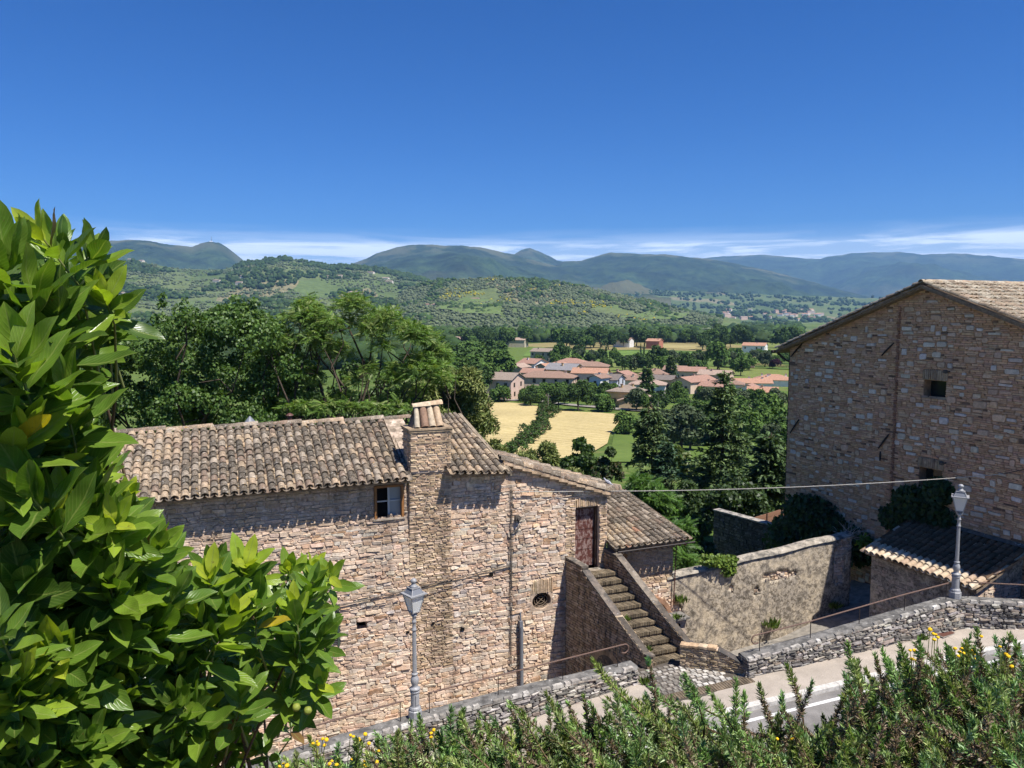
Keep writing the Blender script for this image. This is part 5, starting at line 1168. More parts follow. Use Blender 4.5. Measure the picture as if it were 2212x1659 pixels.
for l_ in lint:
    n_ = 12
    for k in range(n_):
        x = lerp(l_[0], l_[1], k / n_); vs_ += masonry(x, x + (l_[1] - l_[0]) / n_, l_[2], l_[3] - .03 * abs(k - 5.5) / 5, (), row=(1, 1), length=(2, 3), gap=.012, relief=(.015, .025), wav=0, jit=.004, pal=[(0.44, 0.33, 0.22), (0.40, 0.29, 0.19)], rnd=rb)
emit(vs_, bwall, M['brick'], 'brick', 'brickwork', nmax=24)
for w_q in (w1, w2):
    wo_ = MB().add([(w_q[0], .40, w_q[2]), (w_q[1], .40, w_q[2]), (w_q[1], .40, w_q[3]), (w_q[0], .40, w_q[3])], [(0, 1, 2, 3)]).build('window', M['glass'], bb)
    MB().box(w_q[0] - .04, w_q[1] + .04, -.05, .12, w_q[2] - .06, w_q[2] - .002, (0.33, 0.25, 0.18)).build('sill', M['brick'], wo_)
xp = B.pix(1936, 850)[0]
bl_ = masonry(xp - .07, xp + .07, 0.5, btop(xp) - .25, (), row=(.07, .10), length=(.3, .4), gap=.01, relief=(.05, .06), wav=0, jit=.004, pal=[(0.34, 0.18, 0.11), (0.37, 0.20, 0.13), (0.30, 0.155, 0.095)], rnd=rb)
emit(bl_, bwall, M['shade_stone'], 'brick', 'brick_strip', nmax=0)
for (u0, v0, u1, v1) in ((1735, 742, 1710, 771), (1933, 741, 1907, 768), (1728, 906, 1709, 935), (1922, 938, 1900, 968), (1904, 975, 1903, 995)):
    (a, b), (c, d) = B.pix(u0, v0), B.pix(u1, v1); MB().tube([(a, -.06, b), ((a + c) / 2, -.07, (b + d) / 2), (c, -.06, d)], [.028, .04, .028], 5).build('tie_anchor', M['iron'], bb)
for (u, v) in ((2052, 803), (2044, 1000)):
    a, b = B.pix(u, v); MB().tube([(a, .0, b), (a, -.22, b)], .03, 6).lathe([(.03, b - .06), (.09, b - .03), (.09, b + .05), (.03, b + .08)], 8, a, -.25).build('spotlight', M['cable_dark'], bb)
# roof slopes, verge and gutter
tile_variants('warm', [(0.46, 0.375, 0.265), (0.40, 0.31, 0.215), (0.52, 0.44, 0.33), (0.35, 0.265, 0.185), (0.56, 0.48, 0.36), (0.44, 0.32, 0.22)])
for s_, (xa, xb) in enumerate(((ex_ - .55, bx), (bx, BW_ + .55))):
    za, zb = (btop(ex_) - .18, bz + .12) if s_ == 0 else (bz + .12, btop(ex_) - .18)
    V = [(xa, -.35, za), (xb, -.35, zb), (xb, 14.3, zb), (xa, 14.3, za)]; V += [(p[0], p[1], p[2] - .14) for p in V]
    ro = MB().add(V, [(0, 1, 2, 3), (7, 6, 5, 4), (0, 4, 5, 1), (1, 5, 6, 2), (2, 6, 7, 3), (3, 7, 4, 0)], (0.30, 0.215, 0.14)).build('roof', M['beam'], bb)
    if s_ == 1:
        tiled(ro, (bx, 9.5, bz + .17), (bx, -.38, bz + .17), (BW_ + .5, 9.5, btop(ex_) - .10), (BW_ + .5, -.38, btop(ex_) - .10), 38, 20, tile_variants('warm', [(0.46, 0.375, 0.265), (0.40, 0.31, 0.215), (0.52, 0.44, 0.33), (0.35, 0.265, 0.185), (0.56, 0.48, 0.36), (0.44, 0.32, 0.22)]), random.Random(6), 300, pans=False)
        for k in range(24):
            v_ = tile_variants('warm', WARM_T)[k % 6][0]; o = bpy.data.objects.new('ridge_tile', v_); link(o, ro)
            o.matrix_basis = Matrix(((.15, 0, 0, bx), (0, .48, 0, -.42 + k * .41), (0, -.03, .13, bz + .22), (0, 0, 0, 1)))
    else:
        tiled(ro, (bx, -.40, bz + .17), (bx, .4, bz + .17), (ex_ - .55, -.40, btop(ex_) - .14), (ex_ - .55, .4, btop(ex_) - .14), 3, 20, tile_variants('warm', WARM_T), random.Random(7), 60, pans=False)
MB().tube([(ex_ - .62, -.5, ez_ - .26), (ex_ - .62, 14, ez_ - .3)], .075, 8).tube([(ex_ - .6, -.2, ez_ - .3), (ex_ - .3, -.1, ez_ - .55), (ex_ - .08, .1, ez_ - .75), (ex_ - .08, .1, -4)], .05, 8).build('gutter', M['iron'], bb)

# ------------------------------------------------------------------ shed against it
shd = thing('shed', 'low lean-to shed with pale barrel tiles, half in shadow behind the right lamp', 'shed', B.O, B.ang)
sL, sR = B.pix(1868, 1205, -2.6), B.pix(2100, 1272, -2.6); sT = B.pix(2206, 1186, 0)
SE = (sL[1] + sR[1]) / 2; x0s, x1s = sL[0] - .05, sR[0]; zt_ = sT[1]
swin = (lambda q: (q[0] - .12, q[0] + .12, q[1] - .2, q[1] + .2))(B.pix(1962, 1302 + 28, -2.3))
mb = MB(); holes_wall(mb, x0s + .1, x1s - .08, -4, lambda x: SE + .02, [swin], y=-2.3, depth=.3)
mb.add([(x1s - .08, -2.3, -4), (x1s - .08, 0, -4), (x1s - .08, 0, zt_ - .1), (x1s - .08, -2.3, SE + .02)], [(0, 1, 2, 3)]); mb.add([(x0s + .1, -2.3, -4), (x0s + .1, 0, -4), (x0s + .1, 0, zt_ - .1), (x0s + .1, -2.3, SE + .02)], [(3, 2, 1, 0)])
sw = mb.build('wall', M['plaster'], shd)
MB().add([(swin[0], -2.05, swin[2]), (swin[1], -2.05, swin[2]), (swin[1], -2.05, swin[3]), (swin[0], -2.05, swin[3])], [(0, 1, 2, 3)]).build('opening', M['black'], shd)
sp_ = [p for p in masonry(x0s + .12, x1s - .1, -2.2, SE - .05, [swin], row=(.09, .16), length=(.14, .4), relief=(.002, .02), pal=[(0.36, 0.29, 0.22), (0.30, 0.245, 0.19), (0.42, 0.35, 0.27)]) if RND.random() < .55]
emit(sp_, sw, M['stone'], 'stone', 'rubble', fn=lambda x, y, z: (x, y - 2.298, z), nmax=150)
sp_ = masonry(0.02, 2.25, -2.2, SE - .02, (), row=(.09, .16), length=(.14, .4), relief=(.005, .03), pal=PINK)
emit(sp_, sw, M['stone'], 'stone', 'rubble', fn=lambda x, y, z: (x1s - .08 - y, x - 2.28, z), nmax=60)
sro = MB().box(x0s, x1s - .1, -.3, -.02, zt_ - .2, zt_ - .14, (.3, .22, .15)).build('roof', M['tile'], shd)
tiled(sro, (x0s, -.05, zt_), (x1s + .08, -.05, zt_), (x0s, -2.62, SE + .10), (x1s + .05, -2.62, SE + .10), int((x1s - x0s) / .235), 8, tile_variants('shed', [(0.62, 0.50, 0.35), (0.58, 0.45, 0.30), (0.54, 0.40, 0.27), (0.66, 0.55, 0.40), (0.50, 0.36, 0.25), (.15, .098, .06), (.12, .082, .05), (.18, .115, .07)], 'tile_clean'), random.Random(12), 290, pick=lambda rnd, f, g: rnd.choice((0, 1, 2, 3, 4)) if g > .72 else rnd.choice((5, 6, 7)))  # upper rows take dark brown tiles: the tall building's shadow put into their colour
MB().add([(x1s + .02, -2.55, SE - .02), (x1s + .12, -2.55, SE - .02), (x1s + .12, -.05, zt_ - .12), (x1s + .02, -.05, zt_ - .12), (x1s + .02, -2.55, SE + .07), (x1s + .12, -2.55, SE + .07), (x1s + .12, -.05, zt_ - .02), (x1s + .02, -.05, zt_ - .02)], [(4, 5, 6, 7), (0, 3, 2, 1), (0, 1, 5, 4), (1, 2, 6, 5), (2, 3, 7, 6), (3, 0, 4, 7)]).build('barge_board', M['beam'], sro)
MB().add([(x0s, -.02, zt_ + .05), (x1s + .1, -.02, zt_ + .05), (x1s + .1, -.16, zt_ + .10), (x0s, -.16, zt_ + .10), (x0s, -.02, zt_ + .20), (x1s + .1, -.02, zt_ + .20)], [(3, 2, 5, 4), (0, 1, 2, 3), (0, 3, 4), (1, 5, 2)], (.17, .14, .11)).build('flashing', M['concrete_cap'], sro)

# ------------------------------------------------------------------ dark boundary wall and brown fence behind the garden
P0, P1, P2 = atY(1479, 1117, 42.6), atY(1542, 1103, 44.0), atY(1668, 1137, 40.5)
for (a, b, lab) in ((P1, P2, 'dark shaded stone wall behind the garden wall, beside the tall building'),):
    d = b - a; fr = Frame((a.x, a.y, a.z), math.degrees(atan2(d.y, d.x))); L_ = sqrt(d.x ** 2 + d.y ** 2)
    th = thing('boundary_wall', lab, 'wall', fr.w(0, 0, -4), fr.ang); z1_ = d.z
    V = []
    for x, z in ((0, 0), (L_, z1_)): V += [(x, .02, -1), (x, .02, 4 + z), (x, .4, 4 + z), (x, .4, -1)]
    co = MB().add(V, [(q, 4 + q, 5 + q, 1 + q) for q in range(3)] + [(0, 1, 2, 3), (7, 6, 5, 4)]).build('core', M['mortar_dark'], th)
    emit(masonry(0, L_, 0, 3.95 + min(0, z1_), (), row=(.12, .22), length=(.2, .5), relief=(.01, .05), pal=[(.12, .11, .09), (.15, .13, .105), (.10, .09, .07), (.19, .16, .13)]), co, M['dry_stone'], 'stone', 'masonry', nmax=120)  # stone colours darkened so the wall's deep shade is part of them
    V = [(x, y, 4 + z + h) for h in (0.0, .08) for (x, z) in ((-.03, 0), (L_ + .03, z1_)) for y in (-.06, .46)]
    MB().add(V, [(0, 1, 3, 2), (4, 6, 7, 5), (0, 4, 5, 1), (2, 3, 7, 6), (0, 2, 6, 4), (1, 5, 7, 3)], (0.42, 0.38, 0.33)).build('coping', M['concrete_cap'], th)
fa, fb = atY(1608, 1128, 43.5), atY(1700, 1104, 46.5); d = fb - fa; fr = Frame(fa, math.degrees(atan2(d.y, d.x)))
fe = thing('board_fence', 'brown horizontal board fence behind the dark boundary wall', 'fence', fr.w(0, 0, -2), fr.ang); L_ = sqrt(d.x ** 2 + d.y ** 2)
for k in range(6): MB().box(0, L_, -.02, .02, 2.1 - k * .24 - .22, 2.1 - k * .24).build('board', M['rust'] if 0 else m_flat('brown_board', (0.26, 0.135, 0.085), .6), fe)
for q in (0, .5, 1): MB().box(q * L_ - .04, q * L_ + .04, -.07, -.021, 0, 2.15).build('post', M['wood_dark'], fe)

# ------------------------------------------------------------------ overhead cable from house to tall building, and a pigeon
wa = H.w(*((lambda q: (q[0], -.12, q[1]))(H.pix(1112, 1062, -.12)))); wb = H.w(*((lambda q: (q[0], -.14, q[1]))(H.pix(1312, 1061, -.14)))); wc = B.w(*((lambda q: (q[0], -.10, q[1]))(B.pix(2168, 1024, -.10)))); wd = B.w(*((lambda q: (q[0], -.06, q[1]))(B.pix(2230, 1010, -.06))))
cbn = thing('overhead_cable', 'pale clipped cable strung from the old house to the tall building', 'cable', wa)
pts = [wa, wa.lerp(wb, .5) + Vector((0, 0, -.005)), wb] + [wb.lerp(wc, k / 14) + Vector((0, 0, -.14 * 4 * (k / 14) * (1 - k / 14))) for k in range(1, 15)]
MB().tube([p - wa for p in pts], .013, 6).build('cable', M['cable'], cbn)
MB().tube([wc - wa, wd - wa], .014, 5).build('cable_tail', M['cable_dark'], cbn)
mb = MB()
for i in range(len(pts) - 1):
    for q in range(3): p = pts[i].lerp(pts[i + 1], q / 3) - wa; mb.tube([p + Vector((0, 0, -.02)), p + Vector((0, 0, .024))], .015, 5)
mb.build('clips', M['cable'], cbn)
pg = H.w(*hp(1314, 1047, .6)); pth = thing('pigeon', 'grey pigeon resting on the low end of the gable roof', 'bird', pg, 2.6)
rings = [(-.20, .005, .01), (-.13, .03, .02), (-.06, .065, .06), (.0, .08, .085), (.06, .07, .10), (.10, .05, .135), (.125, .035, .17), (.15, .036, .20), (.175, .028, .205), (.20, .008, .195)]
V = []; n_ = 10
for (x, r, z) in rings:
    for k in range(n_): V.append((x, r * cos(2 * pi * k / n_) * .9, z + r * sin(2 * pi * k / n_)))
MB().add(V, [(i * n_ + k, (i + 1) * n_ + k, (i + 1) * n_ + (k + 1) % n_, i * n_ + (k + 1) % n_) for i in range(len(rings) - 1) for k in range(n_)] + [tuple(range(n_)), tuple((len(rings) - 1) * n_ + k for k in range(n_ - 1, -1, -1))]).build('body', M['pigeon'], pth, True)
MB().tube([(.02, .03, .03), (.02, .03, -.06)], .006, 4).tube([(.02, -.03, .03), (.02, -.03, -.06)], .006, 4).build('legs', M['copper'], pth)

# ------------------------------------------------------------------ the village in the valley
def village_house(label, u, v_eave, Y, W_, D_, ang, ridge, wc, rc, slope=.36, over=.5, wins=None, chim=1, group='houses of the valley village', name='village_house', small=False, zg=None, h=None):
    p = atY(u, v_eave, Y); g = float(gz(p.x, p.y)) if zg is None else zg
    h = max(2.2, min(7.4, p.z - g)) if h is None else h; th = thing(name, label, 'house', (p.x, p.y, g), radians(ang), group)
    rnd = random.Random(int(u * 7 + Y)); W2 = -W_
    r_h = slope * (D_ if ridge == 'x' else W_) / 2
    mb = MB(); mb.box(W2, 0, 0, D_, -1.5, h, wc)
    if ridge == 'x': mb.add([(0, 0, h), (0, D_, h), (0, D_ / 2, h + r_h)], [(0, 1, 2)], wc); mb.add([(W2, 0, h), (W2, D_, h), (W2, D_ / 2, h + r_h)], [(0, 2, 1)], wc)
    elif ridge == 'y': mb.add([(0, 0, h), (W2, 0, h), (W2 / 2, 0, h + r_h)], [(0, 2, 1)], wc); mb.add([(0, D_, h), (W2, D_, h), (W2 / 2, D_, h + r_h)], [(0, 1, 2)], wc)
    mb.build('wall', M['house_wall'], th)
    o = over; dz = slope * o; t_ = .16; rb_ = MB(); H0 = h + .03
    if ridge == 'x':
        for (ya, yb) in ((-o, D_ / 2), (D_ + o, D_ / 2)):
            V = [(W2 - o, ya, H0 - dz), (o, ya, H0 - dz), (o, yb, H0 + r_h), (W2 - o, yb, H0 + r_h)]; V += [(a, b, c + t_) for a, b, c in V]
            rb_.add(V, [(0, 3, 2, 1), (4, 5, 6, 7), (0, 1, 5, 4), (1, 2, 6, 5), (2, 3, 7, 6), (3, 0, 4, 7)], rc)
    elif ridge == 'y':
        for (xa, xb) in ((W2 - o, W2 / 2), (o, W2 / 2)):
            V = [(xa, -o, H0 - dz), (xa, D_ + o, H0 - dz), (xb, D_ + o, H0 + r_h), (xb, -o, H0 + r_h)]; V += [(a, b, c + t_) for a, b, c in V]
            rb_.add(V, [(0, 3, 2, 1), (4, 5, 6, 7), (0, 1, 5, 4), (1, 2, 6, 5), (2, 3, 7, 6), (3, 0, 4, 7)], rc)
    else:
        ins = min(W_, D_) / 2 + o; A = [(W2 - o, -o), (o, -o), (o, D_ + o), (W2 - o, D_ + o)]; r_h = slope * ins
        if W_ >= D_: T = [(W2 - o + ins, D_ / 2), (o - ins, D_ / 2)]
        else: T = [(W2 / 2, -o + ins), (W2 / 2, D_ + o - ins)]
        V = [(a, b, H0) for a, b in A] + [(a, b, H0 + .15) for a, b in A] + [(a, b, H0 + .15 + r_h) for a, b in T]
        top = [(4, 5, 9, 8), (6, 7, 8, 9), (5, 6, 9), (7, 4, 8)] if W_ >= D_ else [(4, 5, 8), (5, 6, 9, 8), (6, 7, 9), (7, 4, 8, 9)]
        rb_.add(V, [(3, 2, 1, 0), (0, 1, 5, 4), (1, 2, 6, 5), (2, 3, 7, 6), (3, 0, 4, 7)] + top, rc)
    ro = rb_.build('roof', M['house_roof'], th)
    for k in range(chim):
        cx_, cy_ = lerp(W2 * .85, W2 * .15, rnd.random()), lerp(D_ * .25, D_ * .75, rnd.random()); zt = h + r_h * .6
        MB().box(cx_ - .3, cx_ + .3, cy_ - .25, cy_ + .25, h, zt + 1.0, wc).box(cx_ - .4, cx_ + .4, cy_ - .35, cy_ + .35, zt + 1.001, zt + 1.2, (.3, .2, .15)).build('chimney', M['house_wall'], ro)
    if small: return th
    fl = [1.3] if h < 3.6 else ([1.2, 4.0] if h < 7.5 else [1.2, 4.1, 6.9]); fl = [z for z in fl if z + 1.2 < h]
    shc = rnd.choice([(.10, .045, .03), (.07, .09, .05), (.12, .07, .045)]); smat = M['wood_dark']
    for z in fl:
        n_ = max(1, int(W_ / 3.2))
        for k in range(n_):
            x = W2 + W_ * (k + .5) / n_ + rnd.uniform(-.3, .3)
            if rnd.random() < .12: continue
            wn2 = MB().box(x - .5, x + .5, -.07, .04, z, z + 1.35).build('window', M['frame_grey'] if rnd.random() < .4 else smat, th)
            MB().box(x - .40, x + .40, -.085, -.072, z + .08, z + 1.27).build('pane', M['glass'], wn2)
        n_ = max(1, int(D_ / 3.4))
        for k in range(n_):
            y = D_ * (k + .5) / n_ + rnd.uniform(-.3, .3)
            if rnd.random() < .12: continue
            wn2 = MB().box(-.04, .07, y - .5, y + .5, z, z + 1.35).build('window', M['frame_grey'] if rnd.random() < .3 else smat, th)
            MB().box(.072, .085, y - .40, y + .40, z + .08, z + 1.27).build('pane', M['glass'], wn2)
    return th
BEI, PNK, WHT, YEL, CRM, OLV, GRY, TAN = (.60, .46, .35), (.62, .45, .35), (.78, .76, .72), (.66, .47, .22), (.74, .66, .48), (.42, .42, .30), (.50, .52, .55), (.56, .43, .28)
R_GR, R_BR, R_OR, R_RD, R_PK, R_SL, R_DK = (.27, .215, .17), (.27, .175, .13), (.40, .225, .15), (.33, .195, .145), (.36, .265, .205), (.23, .22, .22), (.18, .15, .13)
VH = [
 ('long beige house with grey brown roof and three chimneys, left end of village', 1104, 821, 235, 10.5, 8.5, -25, 'x', PNK, R_GR, 3),
 ('white house with reddish roof and blank gable behind the cream house', 1154, 784, 300, 6.5, 8, -38, 'x', WHT, R_RD, 1),
 ('small cream house with pale tiled porch roof beside clipped hedges', 1124, 793, 278, 5, 5.5, -35, 'y', CRM, R_PK, 0),
 ('olive grey gabled house with orange roof in the village middle', 1181, 793, 288, 5, 10, -52, 'y', OLV, R_OR, 1),
 ('distant house with long red brown roof behind the orange roof', 1262, 786, 318, 11, 8, -20, 'hip', TAN, R_RD, 1),
 ('yellow house under a blue grey slate roof with white awnings', 1236, 800, 268, 9, 9, -30, 'x', YEL, R_SL, 1),
 ('long brown roofed house with dark windows beside the cypress', 1312, 793, 285, 10, 7, -12, 'hip', TAN, R_BR, 1),
 ('house with bright orange roof, middle of the village', 1309, 807, 258, 9.5, 7, -15, 'x', CRM, R_OR, 1),
 ('wide brown hip roofed house half hidden by two dark trees', 1236, 818, 250, 15, 8, -14, 'hip', BEI, R_BR, 2),
 ('blue grey walled house with dark roof and balcony', 1332, 821, 246, 7.0, 7, -28, 'x', GRY, R_DK, 2),
 ('small white gable house squeezed beside the dark roofed house', 1297, 817, 243, 3.5, 5, -40, 'y', WHT, R_BR, 0),
 ('yellow villa with grey hip roof standing by the lane', 1376, 849, 214, 7.2, 7.0, -27, 'hip', YEL, R_GR, 2),
 ('low tan garage with pitched roof in front of the yellow villa', 1428, 876, 212, 9.5, 3.6, -8, 'y', TAN, R_PK, 0),
 ('white two storey house with pinkish hip roof behind the yellow villa', 1436, 833, 240, 9, 6.5, -14, 'hip', WHT, R_PK, 1),
 ('beige terrace with stepped red roofs, right half of village', 1492, 826, 255, 6.5, 13, -48, 'y', BEI, R_RD, 1),
 ('tall pinkish house with pale red roof above the terrace', 1575, 811, 285, 9.5, 7, -28, 'x', PNK, R_PK, 1),
 ('long low house with orange roof beside the tall building', 1668, 830, 272, 12, 6, -8, 'x', WHT, R_OR, 2),
 ('white house with orange hip roof and many chimneys by the tall building', 1712, 825, 282, 11, 8, -18, 'hip', WHT, R_OR, 4),
 ('low orange roof among dark trees below the terrace', 1678, 848, 236, 7, 6, -20, 'x', TAN, R_OR, 1),
 ('brown roofed house behind the big drooping conifer', 1440, 810, 285, 8.5, 8, -22, 'hip', TAN, R_BR, 1),
 ('house with dull grey brown roof and sunlit ochre end wall', 1452, 821, 263, 8, 6, -24, 'x', TAN, R_DK, 1),
 ('stone farmhouse with pale tiled roof before the green field', 1190, 764, 430, 13, 9, -30, 'x', (.46, .40, .32), R_GR, 1),
 ('lone white and orange house at the far edge of the fields', 1652, 745, 520, 15, 10, -30, 'x', WHT, R_OR, 1),
 ('small garden shed with pale roof in the right hand fields', 1630, 776, 385, 8, 5, -20, 'x', (.3, .22, .17), R_PK, 0),
 ('distant white house in the dark tree belt', 1360, 727, 650, 15, 10, -30, 'x', WHT, R_BR, 1),
 ('distant red brick house in the dark tree belt', 1424, 727, 620, 11, 10, -30, 'x', (.42, .18, .12), R_OR, 1),
 ('distant farmhouse with ochre roof, left part of the tree belt', 1133, 725, 650, 18, 10, -20, 'x', (.5, .44, .33), R_PK, 1),
 ('distant tan farmhouse at the left edge of the tree belt', 1018, 723, 680, 17, 10, -20, 'x', TAN, R_PK, 1),
]
VH += [
 ('low ochre cottage with muted red roof between cream house and brown hip roof', 1168, 806, 266, 6, 6, -20, 'x', CRM, R_RD, 1),
 ('pink house with tiled gable just right of the orange roof', 1356, 812, 268, 6, 6, -35, 'y', PNK, R_RD, 1),
 ('cream house with brown roof left of the white pink roofed house', 1392, 822, 258, 6, 6, -20, 'x', CRM, R_BR, 1),
 ('cream house with muted red roof right of the terrace', 1562, 836, 252, 6.5, 6, -30, 'x', CRM, R_RD, 1),
 ('pale house with brown hip roof right of the cream house', 1606, 832, 262, 7.5, 6, -18, 'hip', WHT, R_BR, 1),
 ('small white house with red roof left of the low orange roof', 1636, 840, 250, 5, 5, -30, 'y', WHT, R_RD, 0),
 ('beige house with dull red roof behind the pinkish house', 1520, 803, 305, 8, 7, -24, 'x', BEI, R_RD, 1),
 ('white house with red brown roof far behind the terrace', 1478, 800, 312, 7, 7, -24, 'x', WHT, R_BR, 1)]
for (lab, u, v, Y, W_, D_, an, rd, wc, rc, nch) in VH: village_house(lab, u, v, Y, W_ * (1.22 if Y < 350 else 1), D_ * (1.15 if Y < 350 else 1), an, rd, wc, rc, chim=nch, small=Y > 600, h=6.2 if Y > 350 and 'shed' not in lab else None)
def proj(p):
    f = p[1] * cp - p[2] * sp; up = p[1] * sp + p[2] * cp; return CX + F_ * p[0] / f, CY - F_ * up / f
def hill_at(Vg, us, u, v):
    best = None
    for t_ in np.linspace(0.02, 1, 120):
        q = on_grid(Vg, us, np.array([u], float), np.array([t_]))[0]
        e = abs(proj(q)[1] - v)
        if best is None or e < best[0]: best = (e, q, t_)
    return best[1], best[2]
n_h = 0
for (u, v) in ((285, 562), (307, 563), (473, 611), (522, 614), (532, 602), (708, 601), (738, 600), (806, 592), (838, 604), (846, 612), (265, 640), (300, 722), (770, 637)):
    q, _ = hill_at(VA, UA, u, v); village_house('tiny pale farmhouse scattered on the left farmed hill', u, v, q[1], 22, 12, -20, 'x', (.7, .62, .52), R_PK, chim=0, small=True, zg=q[2], h=6.5, group='farmhouses on the left hill', name='farmhouse')
for (u, v) in ((938, 664), (1033, 650)):
    q, tt = hill_at(VB, UB, u, v); village_house('tiny farmhouse beside the green meadow on the olive hill', u, v, q[1], 18, 10, -20, 'x', (.55, .48, .4), R_BR, chim=0, small=True, zg=q[2], h=5, group='farmhouses on the olive hill', name='farmhouse')
rt = random.Random(77)
for k in range(60):
    u = rt.uniform(1560, 1780); v = rt.uniform(672, 694)
    q = ground_pix(u, max(v, 686)) if rt.random() < .5 else Vector(hill_at(VC, UC, u, v)[0]); r = rt.uniform(14, 34)
    village_house('tiny pale house of the far town on the plain', u, v, q[1] if not isinstance(q, Vector) else q.y, r, rt.uniform(12, 20), rt.uniform(-40, 20), 'x', rt.choice([WHT, CRM, PNK, (.7, .6, .5)]), rt.choice([R_OR, R_PK, R_RD]), chim=0, small=True, zg=float(q[2]), h=rt.uniform(8, 14), group='houses of the far town', name='town_house')
def hp_t(u, v): return (u, hill_at(VB, UB, u, v)[1])
hill_patch('hill_meadow', VB, UB, [hp_t(940, 672), hp_t(985, 655), hp_t(1000, 646), hp_t(1065, 651), hp_t(1085, 668), hp_t(1080, 684), hp_t(1000, 682)], MEADOW, 4.0)
hill_patch('hill_meadow', VB, UB, [hp_t(1335, 690), hp_t(1420, 674), hp_t(1490, 679), hp_t(1480, 690), hp_t(1400, 695)], MEADOW, 4.0)
q, _ = hill_at(VB, UB, 935, 665); q2, _ = hill_at(VB, UB, 922, 655)
# mast on the far peak
q = on_grid(V1, U1, np.array([457.0]), np.array([1.0]))[0]; ms = thing('radio_mast', 'thin radio mast on the pointed far left peak', 'mast', tuple(q))
MB().tube([(0, 0, -10), (0, 0, 22), (0, 0, 42)], [2.2, 1.4, .6], 6).build('mast', M['rust'], ms); MB().box(-14, 6, -5, 5, -10, 7).build('hut', M['house_wall'], ms)

# ------------------------------------------------------------------ trees of the valley
rs = np.random.default_rng(4)
CROWNS = []; TRUNK = []
GRN = {'dark': [(.038, .07, .02), (.05, .088, .024), (.064, .106, .03)], 'mid': [(.058, .108, .025), (.075, .132, .03), (.095, .155, .038)], 'light': [(.075, .13, .03), (.095, .155, .035), (.06, .11, .026)], 'grey': [(.075, .10, .05), (.09, .115, .06), (.06, .085, .042)], 'purple': [(.03, .012, .02), (.045, .015, .025)]}
def unit_crown(key, i, cyp=False):
    r_ = np.random.default_rng(100 + i); lumps = []
    if cyp: lumps = [((r_.normal() * .02, r_.normal() * .02, z), (.30 * (1 - abs(z - 1.5) / 3.2), .30 * (1 - abs(z - 1.5) / 3.2), .5)) for z in np.linspace(.3, 4.2, 9)]; return leaf_mesh('crown', r_, lumps, 1500, .14, GRN[key], .6, (.6, 1.05), 'far_leaf', .5)
    for k in range(13):
        d = r_.normal(size=3); d /= np.linalg.norm(d); rr = r_.uniform(.35, .72)
        lumps.append(((d[0] * rr, d[1] * rr, 1.15 + d[2] * rr * .85), r_.uniform(.28, .46)))
    return leaf_mesh('crown', r_, lumps, 2300, .17, GRN[key], .55, (.62, 1.08), 'far_leaf', .55)
CR = {}
for key in ('dark', 'mid', 'light', 'grey'): CR[key] = [unit_crown(key, i + 10 * list(GRN).index(key)) for i in range(3)]
CR['purple'] = [unit_crown('purple', 90)]; CR['cypress'] = [unit_crown('dark', 91, True)]
for i in range(3):
    r_ = np.random.default_rng(i); mb = MB(); limbs(r_, mb, (0, 0, -.15), [(r_.normal() * .35, r_.normal() * .35, 1.2 + .3 * r_.random()) for _ in range(4)], .06, n=5); m_ = mb.mesh('trunk'); m_.materials.append(M['bark']); TRUNK.append(m_)
def tree(p, R, kind, label, group, name='tree', zs=1.0, low=False):
    i = int(rs.integers(0, 1000)); th = thing(name, label, 'tree', (p[0], p[1], p[2]), rs.random() * 6.28, group)
    c = obj('crown', CR[kind][i % len(CR[kind])], th); c.scale = (R, R, R * zs); c.location = (0, 0, -.45 * R if low else 0)
    if not low:
        t_ = obj('trunk', TRUNK[i % 3], th); t_.scale = (R, R, R * zs)
    return th
